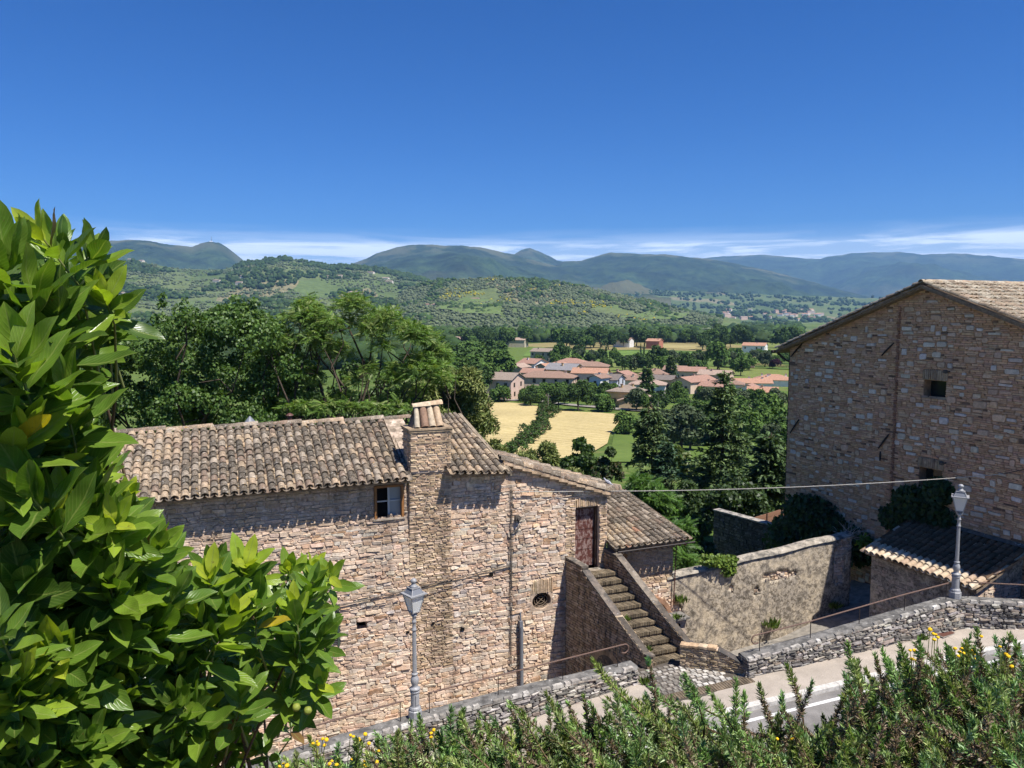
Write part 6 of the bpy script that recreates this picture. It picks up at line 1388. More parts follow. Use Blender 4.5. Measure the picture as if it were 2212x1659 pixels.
for (u, v, r, kind, lab, low) in [
 (1207, 884, 25, 'dark', 'large dark tree left of the pair before the brown hip roof', 0), (1250, 888, 31, 'dark', 'large dark tree right of the pair before the brown hip roof', 0), (1308, 889, 28, 'mid', 'bright green round tree left of the yellow villa', 1), (1275, 860, 17, 'mid', 'smaller green tree behind the dark pair', 0),
 (1078, 868, 24, 'mid', 'bushy green tree in front of the long beige house', 1), (1136, 872, 18, 'mid', 'round green tree at the corner of the beige house', 1), (1160, 850, 16, 'mid', 'green tree between beige house and hedges', 0), (1145, 862, 15, 'light', 'light green tree in the gap beside the beige house', 0),
 (1355, 938, 30, 'light', 'round bright bush tree at the edge of the straw field', 1), (1395, 930, 22, 'light', 'light green bush right of the round field tree', 1), (1470, 890, 17, 'mid', 'green garden tree before the white pink roofed house', 0), (1428, 890, 12, 'light', 'thin light tree beside the yellow villa', 0),
 (1502, 912, 22, 'dark', 'dark tree below the beige terrace', 0), (1540, 905, 20, 'mid', 'green tree below the terrace steps', 0), (1600, 905, 24, 'mid', 'broad green tree before the low orange roof', 0), (1640, 915, 26, 'dark', 'dark broad tree left of the tall building', 0), (1672, 918, 25, 'dark', 'dark tree touching the tall building edge', 0), (1580, 920, 24, 'grey', 'grey green tree in the slope below the terrace', 0), (1690, 935, 22, 'dark', 'lower dark tree at the tall building edge', 0),
 (1673, 797, 13, 'purple', 'round purple leaved tree by the right hand fields', 1), (1617, 800, 17, 'mid', 'round tree before the garden shed', 0), (1652, 794, 17, 'grey', 'grey green tree beside the garden shed', 0), (1600, 812, 20, 'mid', 'tree above the pinkish house', 0), (1550, 800, 30, 'mid', 'wide green tree behind the terrace', 0), (1420, 800, 27, 'dark', 'tall dark tree behind the village middle', 0), (1390, 806, 22, 'dark', 'dark tree left of the tall dark one', 0), (1480, 806, 20, 'dark', 'dark tree behind the brown roofs', 0), (1350, 806, 20, 'dark', 'dark tree right of the cypress', 0), (1515, 812, 18, 'mid', 'tree behind the beige terrace', 0),
 (1165, 795, 14, 'dark', 'small dark tree behind the white gable house', 0), (1215, 784, 21, 'dark', 'dark round tree before the stone farmhouse', 0), (1250, 775, 17, 'dark', 'dark tree behind the red brown roof', 0), (1280, 784, 14, 'grey', 'conical grey tree left of the cypress', 0)]:
    p = ground_pix(u, v); R = r * p.length / F_; tree(p, R, kind, lab, 'trees among the village houses', low=bool(low))
p = ground_pix(1309, 797); tree(p, 3.5, 'cypress', 'slim dark cypress towering over the village roofs', 'trees among the village houses', 'cypress', .74)
for (u, v) in ((1384, 768), (1391, 768)):
    p = ground_pix(u, v); tree(p, 1.9, 'cypress', 'one of two tiny cypresses at the edge of the green field', 'pair of tiny cypresses', 'cypress')
def belt(n, u0, u1, v0, v1, R0, R1, kinds, label, group, gap=7, avoid=()):
    pts = []; k = 0
    while len(pts) < n and k < n * 30:
        k += 1; u, v = rs.uniform(u0, u1), rs.uniform(v0(0) if callable(v0) else v0, v1)
        if any(abs(u - a) < gap and abs(v - b) < gap * .35 for a, b in pts) or any(a0 < u < a1 and b0 < v < b1 for a0, a1, b0, b1 in avoid): continue
        pts.append((u, v)); p = ground_pix(u, v); tree(p, rs.uniform(R0, R1), kinds[rs.integers(0, len(kinds))], label, group)
belt(34, 930, 1075, 775, 862, 4.5, 7.5, ['dark', 'mid', 'dark'], 'dark green tree in the wood left of the village', 'trees of the wood left of the village', 9)
belt(55, 940, 1720, 738, 757, 5.5, 9.0, ['dark', 'dark', 'mid'], 'dark round tree in the near belt behind the green field', 'trees of the near belt behind the field', 8, avoid=((1150, 1200, 730, 770), (1630, 1665, 730, 765), (1415, 1515, 742, 757)))
belt(34, 1180, 1720, 780, 806, 3.0, 4.6, ['mid', 'dark', 'light', 'grey'], 'small garden tree between the village houses', 'small trees between the houses', 12)
belt(22, 1120, 1480, 858, 878, 1.6, 3.0, ['mid', 'light', 'dark'], 'low garden bush between the front village houses', 'garden bushes of the front houses', 10, avoid=((1100, 1130, 850, 880), (1330, 1440, 845, 880)))
belt(26, 1440, 1700, 928, 975, 2.6, 4.4, ['mid', 'dark', 'grey', 'light'], 'green tree on the slope below the village, behind the conifers', 'trees on the slope behind the conifers', 12)
belt(14, 1560, 1720, 772, 792, 2.0, 3.6, ['grey', 'mid'], 'small tree in the gardens of the right hand fields', 'small trees of the right hand fields', 10)
belt(18, 1370, 1705, 866, 896, 1.9, 3.2, ['mid', 'dark', 'light', 'grey'], 'leafy garden tree below the right half of the village', 'garden trees below the right half of the village', 9, avoid=((1330, 1440, 840, 880), (1480, 1530, 840, 872)))
belt(12, 1040, 1330, 826, 850, 1.6, 2.4, ['mid', 'dark', 'light'], 'leafy garden tree between the left village houses', 'garden trees between the left village houses', 9, avoid=((1095, 1130, 800, 850),))
# hedge between the two straw fields
hp_pts = [ground_pix(interp(k / 15, [(0, 1194), (.45, 1160), (.75, 1128), (1, 1095)]), lerp(885, 985, k / 15)) for k in range(16)]
hg = thing('hedge', 'ragged dark hedge running between the two straw fields', 'hedge', hp_pts[4]); lum = []
for p in hp_pts:
    q_ = hp_pts.index(p) / 15
    for _ in range(5): lum.append((tuple(p - hp_pts[4] + Vector((rs.normal() * 1.1, rs.normal() * 1.4, .4 + rs.random() * 1.5 * (1 - .6 * q_)))), rs.uniform(.6, 1.6) * (1 - .45 * q_)))
obj('foliage', leaf_mesh('foliage', rs, lum, 13000, .34, GRN['dark'] + GRN['mid'][:2] + [(.09, .075, .045)], .7, (.5, 1.1), 'far_leaf'), hg)
for (u, v, lab) in ((1135, 812, 'clipped green hedge block left of the pair'), (1150, 812, 'clipped green hedge block right of the pair')):
    p = ground_pix(u, 850); p = atY(u, v, 262); p.z = float(gz(p.x, p.y)); th = thing('clipped_hedge', lab + ' beside the cream house', 'hedge', p)
    mb = MB(); mb.box(-1.6, 1.6, -1.2, 1.2, 0, 5.2, (.04, .085, .02)); mb.build('core', M['far_leaf'], th)
    lum = [((rs.uniform(-1.5, 1.5), rs.uniform(-1.1, 1.1), rs.uniform(.4, 4.9)), .6) for _ in range(40)]; obj('foliage', leaf_mesh('foliage', rs, lum, 2500, .3, GRN['mid'], .6, (.6, 1.05), 'far_leaf'), th)
for (u, v0, v1, lab) in ((1184, 888, 850, 'pale power pole at the head of the field hedge'), (1421, 906, 868, 'thin rusty pole at the field corner'), (1697, 962, 902, 'tall pale pole beside the tall building')):
    p = ground_pix(u, v0); hgt = (v0 - v1) / F_ * p.length; th = thing('utility_pole', lab, 'pole', p); MB().tube([(0, 0, -.5), (0, 0, hgt)], [.11, .08], 6).build('pole', M['concrete'], th)
    if u == 1184: MB().box(-.7, .7, -.05, .05, hgt - .7, hgt - .60).build('crossarm', M['concrete'], th)
# woods further out: one mass
n = 5200; u = rs.uniform(880, 1730, n); v = 699 + 41 * rs.random(n) ** 1.1
P = np.array([tuple(ground_pix(a, b)) for a, b in zip(u, v)]); kk = nz2(P, .0042, 40.0); P = P[kk > -.16]; S_ = 6.0 * (.6 + .7 * rs.random(len(P)))
tag(obj('valley_woods', blobs('valley_woods', rs, P, S_, pick_cols(rs, len(P), DARK + FRESH[:1], .25), ICO1, .38)), 'dark continuous woods across the valley floor beyond the village', 'woods', kind='stuff')
n = 3200; u = rs.uniform(100, 980, n); v = 703 + 95 * rs.random(n) ** 1.4
P = np.array([tuple(ground_pix(a, b)) for a, b in zip(u, v)]); kk = nz2(P, .004, 44.0); P = P[kk > -0.22]; S_ = 6.0 * (.6 + .7 * rs.random(len(P)))
tag(obj('valley_woods', blobs('valley_woods', rs, P, S_, pick_cols(rs, len(P), DARK, .25), ICO1, .38)), 'dark woods at the foot of the left hill behind the near trees', 'woods', kind='stuff')

# ------------------------------------------------------------------ trees just behind the house
def world_lumps(specs, O): return [(tuple(atY(u, v, Y) - Vector(O)), r * Y / F_) for (u, v, r, Y) in specs]
def contour_lumps(r_, cont, vb, n, r0, r1, Y0_, Y1_):
    out = []; u0, u1 = cont[0][0], cont[-1][0]
    for i in range(n):
        u = r_.uniform(u0, u1); r = r_.uniform(r0, r1); vt = interp(u, cont) + r * .9; v = vt + (vb - vt) * (r_.random() ** 1.3 if i % 3 else 0.0) if vb > vt else vt
        out.append((u, v, r, r_.uniform(Y0_, Y1_)))
    return out
COMP = []
for k in range(9):
    y = .16 + k * .09
    for s in (-1, 1):
        L_ = .30 * (1 - .045 * abs(k - 3)); COMP.append([(0, y, 0), (s * L_ * .45, y + .075, -.03), (s * L_, y + .05, -.13), (s * L_ * .45, y - .01, -.03)])
COMP.append([(0, .95, -.05), (.05, 1.1, -.09), (0, 1.25, -.16), (-.05, 1.1, -.09)])
COMP_V = [p for q in COMP for p in q]; COMP_V = [(x, y, z - .13 * y * y) for x, y, z in COMP_V]; COMP_F = [(4 * i, 4 * i + 1, 4 * i + 2, 4 * i + 3) for i in range(len(COMP))]
def compound(name, r_, lumps, n, size, bases, shell=(.2, 1.1), up=.5, var=.25):
    P, d, idx = lump_points(r_, lumps, n, shell, -.3); Yv = unit(.45 * d * np.array([1, 1, .4]) + .75 * r_.normal(size=d.shape) * np.array([1, 1, .45]) + np.array([0, 0, -.05])); h = np.array([[0, 0, 1.0]]) + .35 * r_.normal(size=d.shape)
    Xv = unit(np.cross(Yv, h)); Zv = np.cross(Xv, Yv); s = size * (.6 + .7 * r_.random(n))
    V, Fc, C = scatter(COMP_V, COMP_F, P, Xv, Yv, Zv, s, pick_cols(r_, n, bases, var)); return mesh_np(name, V, Fc, C, M['leaf'])
def near_tree(name, label, u, Y, lumps_px, kind, n, size, bases, seed, trunk_r=.22, ntar=9, group=None, shell=(.45, 1.06), extra=None, base_z=None):
    r_ = np.random.default_rng(seed); x = (u - CX) / F_ * Y; z = float(gz(x, Y)) if base_z is None else base_z; O = Vector((x, Y, z)); th = thing(name, label, 'tree', O, 0, group)
    lum = world_lumps(lumps_px, O)
    if kind == 'comp': me = compound('crown', r_, lum, n, size, bases, (.2, 1.12))
    elif kind == 'droop': me = leaf_mesh('crown', r_, lum, n, size, bases, .75, shell, 'leaf', .46, .55)
    elif kind == 'needle': me = leaf_mesh('crown', r_, lum, n, size, bases, .9, shell, 'needle', .17, 0, .3)
    else: me = leaf_mesh('crown', r_, lum, n, size, bases, .7, shell, 'leaf', .5, 0)
    obj('crown', me, th); mb = MB(); idx = r_.permutation(len(lum))[:ntar]
    limbs(r_, mb, (0, 0, -.3), [lum[i][0] for i in idx], trunk_r, .45, 6, .35); mb.build('trunk', M['bark'], th, True)
    if extra is not None: extra(th, lum, r_)
    return th
CH = [(.072, .135, .028), (.095, .17, .036), (.055, .105, .025), (.13, .205, .048)]
cont = [(120, 800), (200, 770), (250, 700), (280, 735), (305, 740), (345, 700), (380, 690), (410, 660), (440, 690), (480, 660), (520, 655), (560, 672), (600, 700), (640, 770)]
r_ = np.random.default_rng(3)
lp1 = contour_lumps(r_, cont, 930, 135, 20, 38, 33, 38.5) + [(r_.uniform(150, 640), r_.uniform(770, 925), r_.uniform(20, 34), r_.uniform(34, 39)) for _ in range(70)] + [(352, 640, 8, 34), (351, 660, 12, 34), (350, 690, 15, 34), (385, 668, 12, 35), (398, 650, 8, 35), (372, 700, 18, 35), (332, 690, 9, 34), (333, 720, 12, 34), (262, 715, 10, 34), (545, 655, 14, 36), (510, 652, 16, 36)]
near_tree('broadleaf_tree', 'dense glossy broadleaf tree with drooping leaves behind the tiled roof, left', 420, 36, lp1, 'droop', 74000, .155, CH, 31, .20, 7, shell=(.25, 1.06))
cont = [(590, 730), (630, 665), (665, 645), (700, 690), (735, 650), (765, 632), (790, 650), (812, 690), (840, 655), (870, 690), (905, 705), (940, 730), (965, 770)]
r_ = np.random.default_rng(6)
lp2 = contour_lumps(r_, cont, 830, 62, 15, 28, 34, 39) + [(u, 878 + 14 * r_.random(), 16, 33 + r_.random()) for u in range(620, 890, 20)] + [(r_.uniform(600, 950), r_.uniform(790, 890), r_.uniform(13, 20), r_.uniform(35, 39)) for _ in range(22)]
def dead_twigs(th, lum, r_):
    mb = MB()
    for _ in range(60):
        c = Vector(lum[r_.integers(0, len(lum))][0]); a = c + Vector((r_.normal() * .6, r_.normal() * .6, -1.4 - r_.random())); mb.tube([a, a.lerp(c, .5) + Vector(r_.normal(size=3)) * .2, c + Vector((r_.normal() * .4, 0, .5))], [.04, .028, .01], 4, caps=False)
    tag(mb.build('branches', M['bark'], th, True), kind='stuff')
AI = [(.115, .20, .036), (.14, .23, .045), (.085, .155, .03), (.22, .28, .085)]
near_tree('tree_of_heaven', 'airy tree with feathery compound leaves and dark stems behind the chimney', 745, 37, lp2, 'comp', 9500, .36, AI, 32, .20, 26, extra=dead_twigs)
r_ = np.random.default_rng(19)
lpb = [(r_.uniform(560, 950), r_.uniform(800, 930), r_.uniform(16, 28), r_.uniform(46, 52)) for _ in range(46)]
near_tree('broadleaf_tree', 'low dark tree seen through the stems of the airy tree', 760, 49, lpb, 'leaf', 11000, .24, GRN['mid'] + GRN['dark'], 39, .12, 6)
r_ = np.random.default_rng(9)
lp3 = [(r_.uniform(895, 1050), 0, r_.uniform(18, 30), r_.uniform(42, 47)) for _ in range(40)]; lp3 = [(u, lerp(interp(u, [(890, 790), (940, 765), (1000, 770), (1040, 830), (1060, 900)]) + r, 1000, r_.random() ** 1.1), r, Y) for (u, v, r, Y) in lp3]
PI = [(.14, .175, .048), (.17, .205, .06), (.10, .14, .038), (.21, .23, .075)]
near_tree('pine_tree', 'soft yellowish green pine right of the airy tree, above the chimney', 985, 44, lp3, 'needle', 26000, .30, PI, 33, .24, 14)
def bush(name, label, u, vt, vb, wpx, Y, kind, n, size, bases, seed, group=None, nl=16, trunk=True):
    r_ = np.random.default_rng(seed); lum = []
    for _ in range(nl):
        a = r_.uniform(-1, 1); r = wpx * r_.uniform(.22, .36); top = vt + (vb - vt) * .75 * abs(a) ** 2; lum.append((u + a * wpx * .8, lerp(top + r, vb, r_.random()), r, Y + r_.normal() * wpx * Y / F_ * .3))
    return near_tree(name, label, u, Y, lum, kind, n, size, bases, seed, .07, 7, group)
bush('shrub', 'feathery pale shrub between pine and straw field', 1160, 935, 1010, 48, 60, 'needle', 8000, .36, PI, 41)
bush('shrub', 'dark green leafy shrub left of the mown grass', 1255, 935, 1040, 48, 56, 'leaf', 9000, .26, GRN['mid'] + GRN['dark'], 42)
bush('shrub', 'brownish dark shrub beside the mown grass', 1312, 965, 1040, 34, 55, 'leaf', 6000, .24, GRN['dark'] + [(.10, .085, .045)], 43)
bush('shrub', 'yellowish olive shrub just above the gable roof', 1225, 1000, 1050, 50, 45, 'needle', 8000, .28, PI, 44)
bush('shrub', 'pale feathery shrub beside the pine, above the small roof', 1075, 945, 1010, 32, 50, 'needle', 5500, .32, PI, 45)
bush('shrub', 'light green shrub behind the drooping conifer', 1455, 960, 1030, 50, 72, 'leaf', 6000, .34, GRN['light'] + PI, 46)
bush('tree_of_heaven', 'bright feathery saplings behind the annex roof', 1400, 985, 1130, 62, 38, 'comp', 1700, .46, [(.075, .155, .025), (.095, .18, .03), (.055, .12, .02)], 47, nl=22)
bush('tree_of_heaven', 'low feathery sapling between annex and garden wall', 1478, 1185, 1250, 26, 28.6, 'comp', 170, .46, [(.07, .145, .025), (.09, .17, .03)], 48, nl=8)
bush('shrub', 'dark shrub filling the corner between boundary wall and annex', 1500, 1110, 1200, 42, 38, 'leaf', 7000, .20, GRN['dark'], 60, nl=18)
bush('tree_of_heaven', 'feathery sapling behind the left end of the garden wall', 1455, 1080, 1200, 44, 33, 'comp', 520, .45, [(.06, .13, .022), (.085, .165, .03)], 49, nl=12)

def conifer(name, label, u, vt, vb, wpx, Y, bases, seed, droop=.25, nbr=90, dens=70, size=.34, group='conifers beside the tall building', asp=.24, shape=.75, tip=0.0, base_gz=False):
    r_ = np.random.default_rng(seed); top = atY(u, vt, Y); bot = atY(u, vb, Y); O = bot.copy(); Hh = top.z - bot.z; R = wpx * Y / F_; th = thing(name, label, 'conifer', O, 0, group)
    mb = MB(); P = [Vector((.15 * r_.normal() * (k > 0) * .5, .15 * r_.normal() * .5, Hh * k / 8)) for k in range(9)]; P[-1] = Vector((tip, 0, Hh)); mb.tube([Vector((0, 0, -1.5))] + P[1:], [R * .055 * (1 - k / 8.6) + .02 for k in range(9)], 7); pos, dirs, ups = [], [], []
    for i in range(nbr):
        f = r_.random() ** .8 * .96 + .02; z0_ = Hh * f; l_ = R * ((1 - f) ** shape) * r_.uniform(.55, 1.12) + .25; a = r_.random() * 2 * pi; d = Vector((cos(a), sin(a), 0))
        pts = [Vector((tip * f, 0, z0_)) + d * (l_ * t_) + Vector((0, 0, l_ * (.18 * t_ - droop * 1.3 * t_ * t_))) for t_ in np.linspace(0, 1, 5)]
        mb.tube(pts, [.05 * (1 - f) + .015, .03, .02, .012, .006], 4, caps=False); m_ = max(6, int(dens * l_ / R)); t_ = r_.uniform(.18, 1.05, m_); side = Vector((-sin(a), cos(a), 0)); sp_ = r_.normal(size=m_) * l_ * .17 * (1.25 - t_)
        for q in range(m_):
            tt = t_[q]; p = Vector((tip * f, 0, z0_)) + d * (l_ * tt) + side * sp_[q] + Vector((0, 0, l_ * (.18 * tt - droop * 1.3 * tt * tt) + r_.normal() * .06 - abs(sp_[q]) * droop * .5))
            pos.append(p); dirs.append(d * .8 + side * (np.sign(sp_[q]) * .7) + Vector((0, 0, -droop * .8 + .1 * r_.normal()))); ups.append((r_.normal() * .45, r_.normal() * .45, 1))
    pos = np.array([tuple(p) for p in pos]); Yv = unit(np.array([tuple(p) for p in dirs]) + .35 * r_.normal(size=pos.shape)); Xv = unit(np.cross(Yv, np.array(ups))); Zv = np.cross(Xv, Yv); n = len(pos); s = size * (.6 + .8 * r_.random(n))
    V, Fc, C = scatter(LEAF_V, LEAF_F, pos, Xv, Yv, Zv, np.stack([s * asp * 2, s, s], 1), pick_cols(r_, n, bases, .35)); obj('foliage', mesh_np('foliage', V, Fc, C, M['needle']), th); mb.build('trunk', M['bark'], th, True); return th
CED = [(.068, .112, .042), (.10, .155, .056), (.15, .205, .072), (.042, .072, .03)]
conifer('cedar', 'big dark cedar with layered branches left of the tall building', 1556, 800, 1150, 118, 62, CED, 51, .10, 210, 170, .36, shape=.85)
conifer('spruce', 'dark drooping spruce standing before the grass field', 1408, 868, 1110, 62, 58, CED, 52, .38, 140, 130, .32, shape=.55, tip=-.25)
conifer('cedar', 'lighter green cedar touching the tall building', 1660, 935, 1150, 78, 52, [(.06, .10, .035), (.08, .13, .045), (.05, .085, .03)], 53, .12, 150, 90, .40, shape=.6)
conifer('pine_sapling', 'small bluish conifer at the foot of the drooping spruce', 1437, 955, 1060, 26, 55, [(.05, .095, .05), (.06, .115, .06)], 54, .05, 60, 60, .30, shape=.8)
conifer('deodar', 'drooping light green conifer among the village roofs', 1396, 793, 862, 27, 232, [(.075, .125, .035), (.09, .15, .042), (.05, .09, .026)], 55, .30, 110, 50, 1.1, 'conifers in the village', .3, .8)
conifer('spruce', 'small dark conical tree behind the terrace', 1449, 768, 815, 12, 290, CED, 56, .10, 80, 40, 1.1, 'conifers in the village', .3, .9)
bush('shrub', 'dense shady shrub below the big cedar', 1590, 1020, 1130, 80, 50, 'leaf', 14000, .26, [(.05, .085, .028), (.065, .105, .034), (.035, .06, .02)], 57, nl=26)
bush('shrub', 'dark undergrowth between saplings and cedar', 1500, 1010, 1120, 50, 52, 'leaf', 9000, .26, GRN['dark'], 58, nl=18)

# climbers in the shade of the tall building, vine and weeds on the walls
def creeper(label, fr, rects, n, size, bases, seed, depth=(.02, .45), name='ivy'):
    r_ = np.random.default_rng(seed); x0_, z0_ = rects[0][0], rects[0][1]; O = fr.w(x0_, 0, z0_); th = thing(name, label, 'ivy', O, fr.ang); P = []; D = []
    for (cx, cz, rx, rz_, w_) in rects:
        m_ = int(n * w_); q = unit(r_.normal(size=(m_, 3))) * (r_.random((m_, 1)) ** .4); P.append(np.stack([cx - x0_ + q[:, 0] * rx, -depth[0] - depth[1] * np.abs(q[:, 1]) * r_.random(m_), cz - z0_ + q[:, 2] * rz_], 1))
    P = np.concatenate(P); nr = np.tile(np.array([[0, -1.0, .35]]), (len(P), 1)); X, Y, Z = card_axes(nr, r_, .55); Y = unit(Y + np.array([0, 0, -.5])); X = unit(np.cross(Y, Z)); Z = np.cross(X, Y); s = size * (.6 + .8 * r_.random(len(P)))
    V, Fc, C = scatter(LEAF_V, LEAF_F, P, X, Y, Z, np.stack([s * 1.5, s, s], 1), pick_cols(r_, len(P), bases, .3)); obj('leaves', mesh_np('leaves', V, Fc, C, M['leaf']), th); mb = MB()
    for _ in range(14):
        k = r_.integers(0, len(rects)); cx, cz, rx, rz_, w_ = rects[k]; mb.tube([(cx - x0_ + r_.normal() * .3 * rx, -.03, cz - z0_ - rz_), (cx - x0_ + r_.normal() * .3 * rx, -.04, cz - z0_), (cx - x0_ + r_.normal() * .6 * rx, -.03, cz - z0_ + rz_ * .8)], [.02, .014, .006], 4, caps=False)
    mb.build('stems', M['bark'], th)
b1, b2, b3, b4 = B.pix(1975, 1090), B.pix(2030, 1060), B.pix(1940, 1120), B.pix(2010, 1110)
IV = [(.03, .065, .016), (.04, .08, .02), (.022, .045, .012)]
creeper('dark ivy mass on the tall building below its lower window', B, [(b1[0], b1[1], .95, .75, .4), (b2[0], b2[1], .6, .5, .2), (b3[0], b3[1], .8, .5, .2), (b4[0], b4[1], 1.1, .5, .2)], 9000, .13, IV, 61, (.02, .5))
b1, b2, b3 = B.pix(1760, 1110), B.pix(1800, 1130), B.pix(1725, 1130)
creeper('dark straggling creeper at the foot of the tall building', B, [(b1[0], b1[1], 1.6, .9, .3), (b2[0], b2[1] - .6, 2.6, 1.0, .4), (b3[0], b3[1] - .8, 1.6, 1.3, .3)], 9000, .14, IV, 62, (.05, 1.6))
vx, vz = WF.pix(1555, 1210); 
creeper('bright vine spilling over the garden wall', WF, [(vx, vz, .75, .22, .55), (vx + .35, vz - .3, .35, .35, .2), (vx - .5, vz + .1, .4, .2, .25)], 1700, .085, [(.14, .21, .03), (.11, .18, .028), (.17, .24, .04)], 63, (.06, .25), 'vine')
vx, vz = WF.pix(1868, 1172)
creeper('small bright vine beside the shed roof corner', WF, [(vx - .1, vz + .05, .30, .28, 1.0)], 160, .12, [(.16, .24, .03), (.12, .2, .03)], 64, (.05, .3), 'vine')
def tuft(label, p, n, h, col, seed, group):
    r_ = np.random.default_rng(seed); th = thing('weed_tuft', label, 'weeds', p, 0, group); P = np.stack([r_.normal(size=n) * h * .35, r_.normal(size=n) * h * .3, np.zeros(n)], 1); Yv = unit(np.stack([r_.normal(size=n) * .5, r_.normal(size=n) * .5, np.ones(n)], 1)); Xv, _, Zv = frames_from(Yv, r_); s = h * (.5 + .7 * r_.random(n))
    V, Fc, C = scatter(LEAF_V, LEAF_F, P, Xv, Yv, Zv, np.stack([s * .35, s, s], 1), pick_cols(r_, n, [col], .35)); obj('blades', mesh_np('blades', V, Fc, C, M['leaf']), th)
for k, (p, h, lab) in enumerate([(LW.w(6.75, -.35, -.40), .22, 'weed tuft at the end of the left low wall'), (S.w(15.5, -.33, sz(15.5)), .18, 'weed tuft at the foot of the right low wall'), (WF.w(4.4, -.15, -.85), .35, 'weed tuft at the foot of the garden wall, middle'), (WF.w(7.2, -.2, -.4), .28, 'weed tuft at the foot of the garden wall near the shed'), (WF.w(.5, -.12, .55), .3, 'weed growing on the bare stones of the garden wall'), (H.w(6.35, -2.6, 1.35), .16, 'weed growing on the middle of the stairs'), (H.w(6.5, -3.6, .75), .16, 'weed growing low on the stairs'), (H.w(8.4, -2.35, 1.02), .18, 'weed on the slab of the small niche')]):
    tuft(lab, p, 60, h, (.10, .15, .03), 70 + k, 'weeds on walls and stairs')
mb = MB(); r_ = np.random.default_rng(5); o = WF.w(8.0, .2, 2.35); th = thing('dry_twigs', 'dry bare twigs at the right end of the garden wall', 'twigs', o)
for _ in range(26):
    a = Vector((r_.normal() * .25, r_.normal() * .2, 0)); e = a + Vector((r_.normal() * .35 + .1, r_.normal() * .2, r_.uniform(-.2, .6))); mb.tube([a, a.lerp(e, .5) + Vector(r_.normal(size=3)) * .06, e], [.010, .007, .003], 4, caps=False)
mb.build('twigs', M['cable'], th)

# ------------------------------------------------------------------ terrace edge with the foreground plants
tw = MB(); tw.box(-12, 12, -6, 2.72, -12.6, -2.05); tag(tw.build('terrace', M['soil']), kind='structure')

# shrub with large glossy leaves
def leaf_template(fold, curve, wid, nr=8):
    V, UV, Fc = [], [], []
    for i in range(nr):
        t_ = i / (nr - 1); w_ = wid * (sin(pi * (t_ ** .92)) ** .72 if 0 < t_ < 1 else .0) + (.012 if i == 0 else 0); z = -curve * t_ * t_ + .02 * sin(t_ * 9)
        for k, x in enumerate((-1, -.5, 0, .5, 1)):
            ser = 1 + (.045 if (i % 2 and abs(x) == 1) else 0)
            V.append((x * w_ * ser, t_, z + fold * abs(x) * w_)); UV.append((.5 + x * .5, t_))
    for i in range(nr - 1):
        for k in range(4): a = i * 5 + k; Fc.append((a, a + 1, a + 6, a + 5))
    return np.array(V), np.array(Fc), np.array(UV)
def lite(T):
    V, Fc, U = T; n_ = len(V) // 5; keep = [5 * i + k for i in range(n_) for k in (0, 2, 4)]; F2 = [(3 * i + k, 3 * i + k + 1, 3 * i + k + 4, 3 * i + k + 3) for i in range(n_ - 1) for k in (0, 1)]
    return V[keep], np.array(F2), U[keep]
LT = [leaf_template(.40, .06, .195), leaf_template(.30, .16, .185), leaf_template(.60, -.04, .205), leaf_template(.35, -.12, .18)]
LCOL = [(.095, .18, .024), (.135, .235, .028), (.19, .295, .032), (.07, .135, .02), (.28, .39, .035), (.42, .49, .045), (.55, .42, .03), (.24, .13, .05)]
def uv_mesh(m, UVv):
    l = m.uv_layers.new(name='UVMap'); idx = np.zeros(len(m.loops), np.int32); m.loops.foreach_get('vertex_index', idx); l.data.foreach_set('uv', np.ascontiguousarray(UVv[idx], np.float32).ravel())
LEAFM = {}
for i, (V, Fc, UVv) in enumerate(LT):
    for j, c in enumerate(LCOL):
        m = mesh_np('leaf', V, Fc, np.tile(np.array(c), (len(V), 1)), M['leaf_big'], True); uv_mesh(m, UVv); LEAFM[i, j] = m
r_ = np.random.default_rng(17)
poly = [(-60, 520), (30, 470), (120, 480), (200, 540), (240, 590), (225, 640), (255, 655), (232, 760), (160, 830), (215, 880), (240, 930), (225, 1000), (300, 1040), (345, 1110), (400, 1190), (470, 1195), (545, 1170), (590, 1240), (660, 1190), (740, 1195), (745, 1300), (715, 1400), (690, 1470), (640, 1560), (560, 1660), (-60, 1700)]
def inside(u, v):
    c = False; j = len(poly) - 1
    for i in range(len(poly)):
        (xi, yi), (xj, yj) = poly[i], poly[j]
        if (yi > v) != (yj > v) and u < (xj - xi) * (v - yi) / (yj - yi) + xi: c = not c
        j = i
    return c
shrub = thing('evergreen_shrub', 'large evergreen shrub with glossy oval leaves filling the left foreground', 'shrub', (-.85, 1.15, -2.05)); SO = Vector((-.85, 1.15, -2.05))
def depth_at(u, v): return .98 + .62 * max(0, u) / 740 + .10 * max(0, (v - 1100)) / 500
tips = []
for (u, v, s) in [(60, 640, 1.15), (140, 700, 1.1), (95, 520, .9), (20, 560, 1), (190, 570, .85), (215, 640, .8), (30, 760, 1.1), (120, 830, 1), (60, 930, 1.15), (190, 950, .9), (150, 890, 1), (30, 1060, 1.2), (120, 1110, 1.05), (210, 1060, .9), (280, 1130, .85), (330, 1190, .85), (180, 1230, 1.05), (60, 1250, 1.1), (270, 1270, 1), (360, 1300, .95), (455, 1235, .9), (540, 1215, .9), (500, 1330, 1.05), (420, 1400, 1.05), (330, 1400, 1.05), (700, 1240, .85), (640, 1310, .9), (600, 1400, .9), (690, 1360, .85), (560, 1290, .9), (230, 1420, 1.05), (120, 1400, 1.1), (40, 1430, 1.1), (690, 1450, .8), (620, 1490, .85), (520, 1480, .9), (430, 1520, .95)]:
    tips.append((u + 15 * r_.normal(), v + 12 * r_.normal(), depth_at(u, v) * r_.uniform(.93, 1.03), s * 1.22))
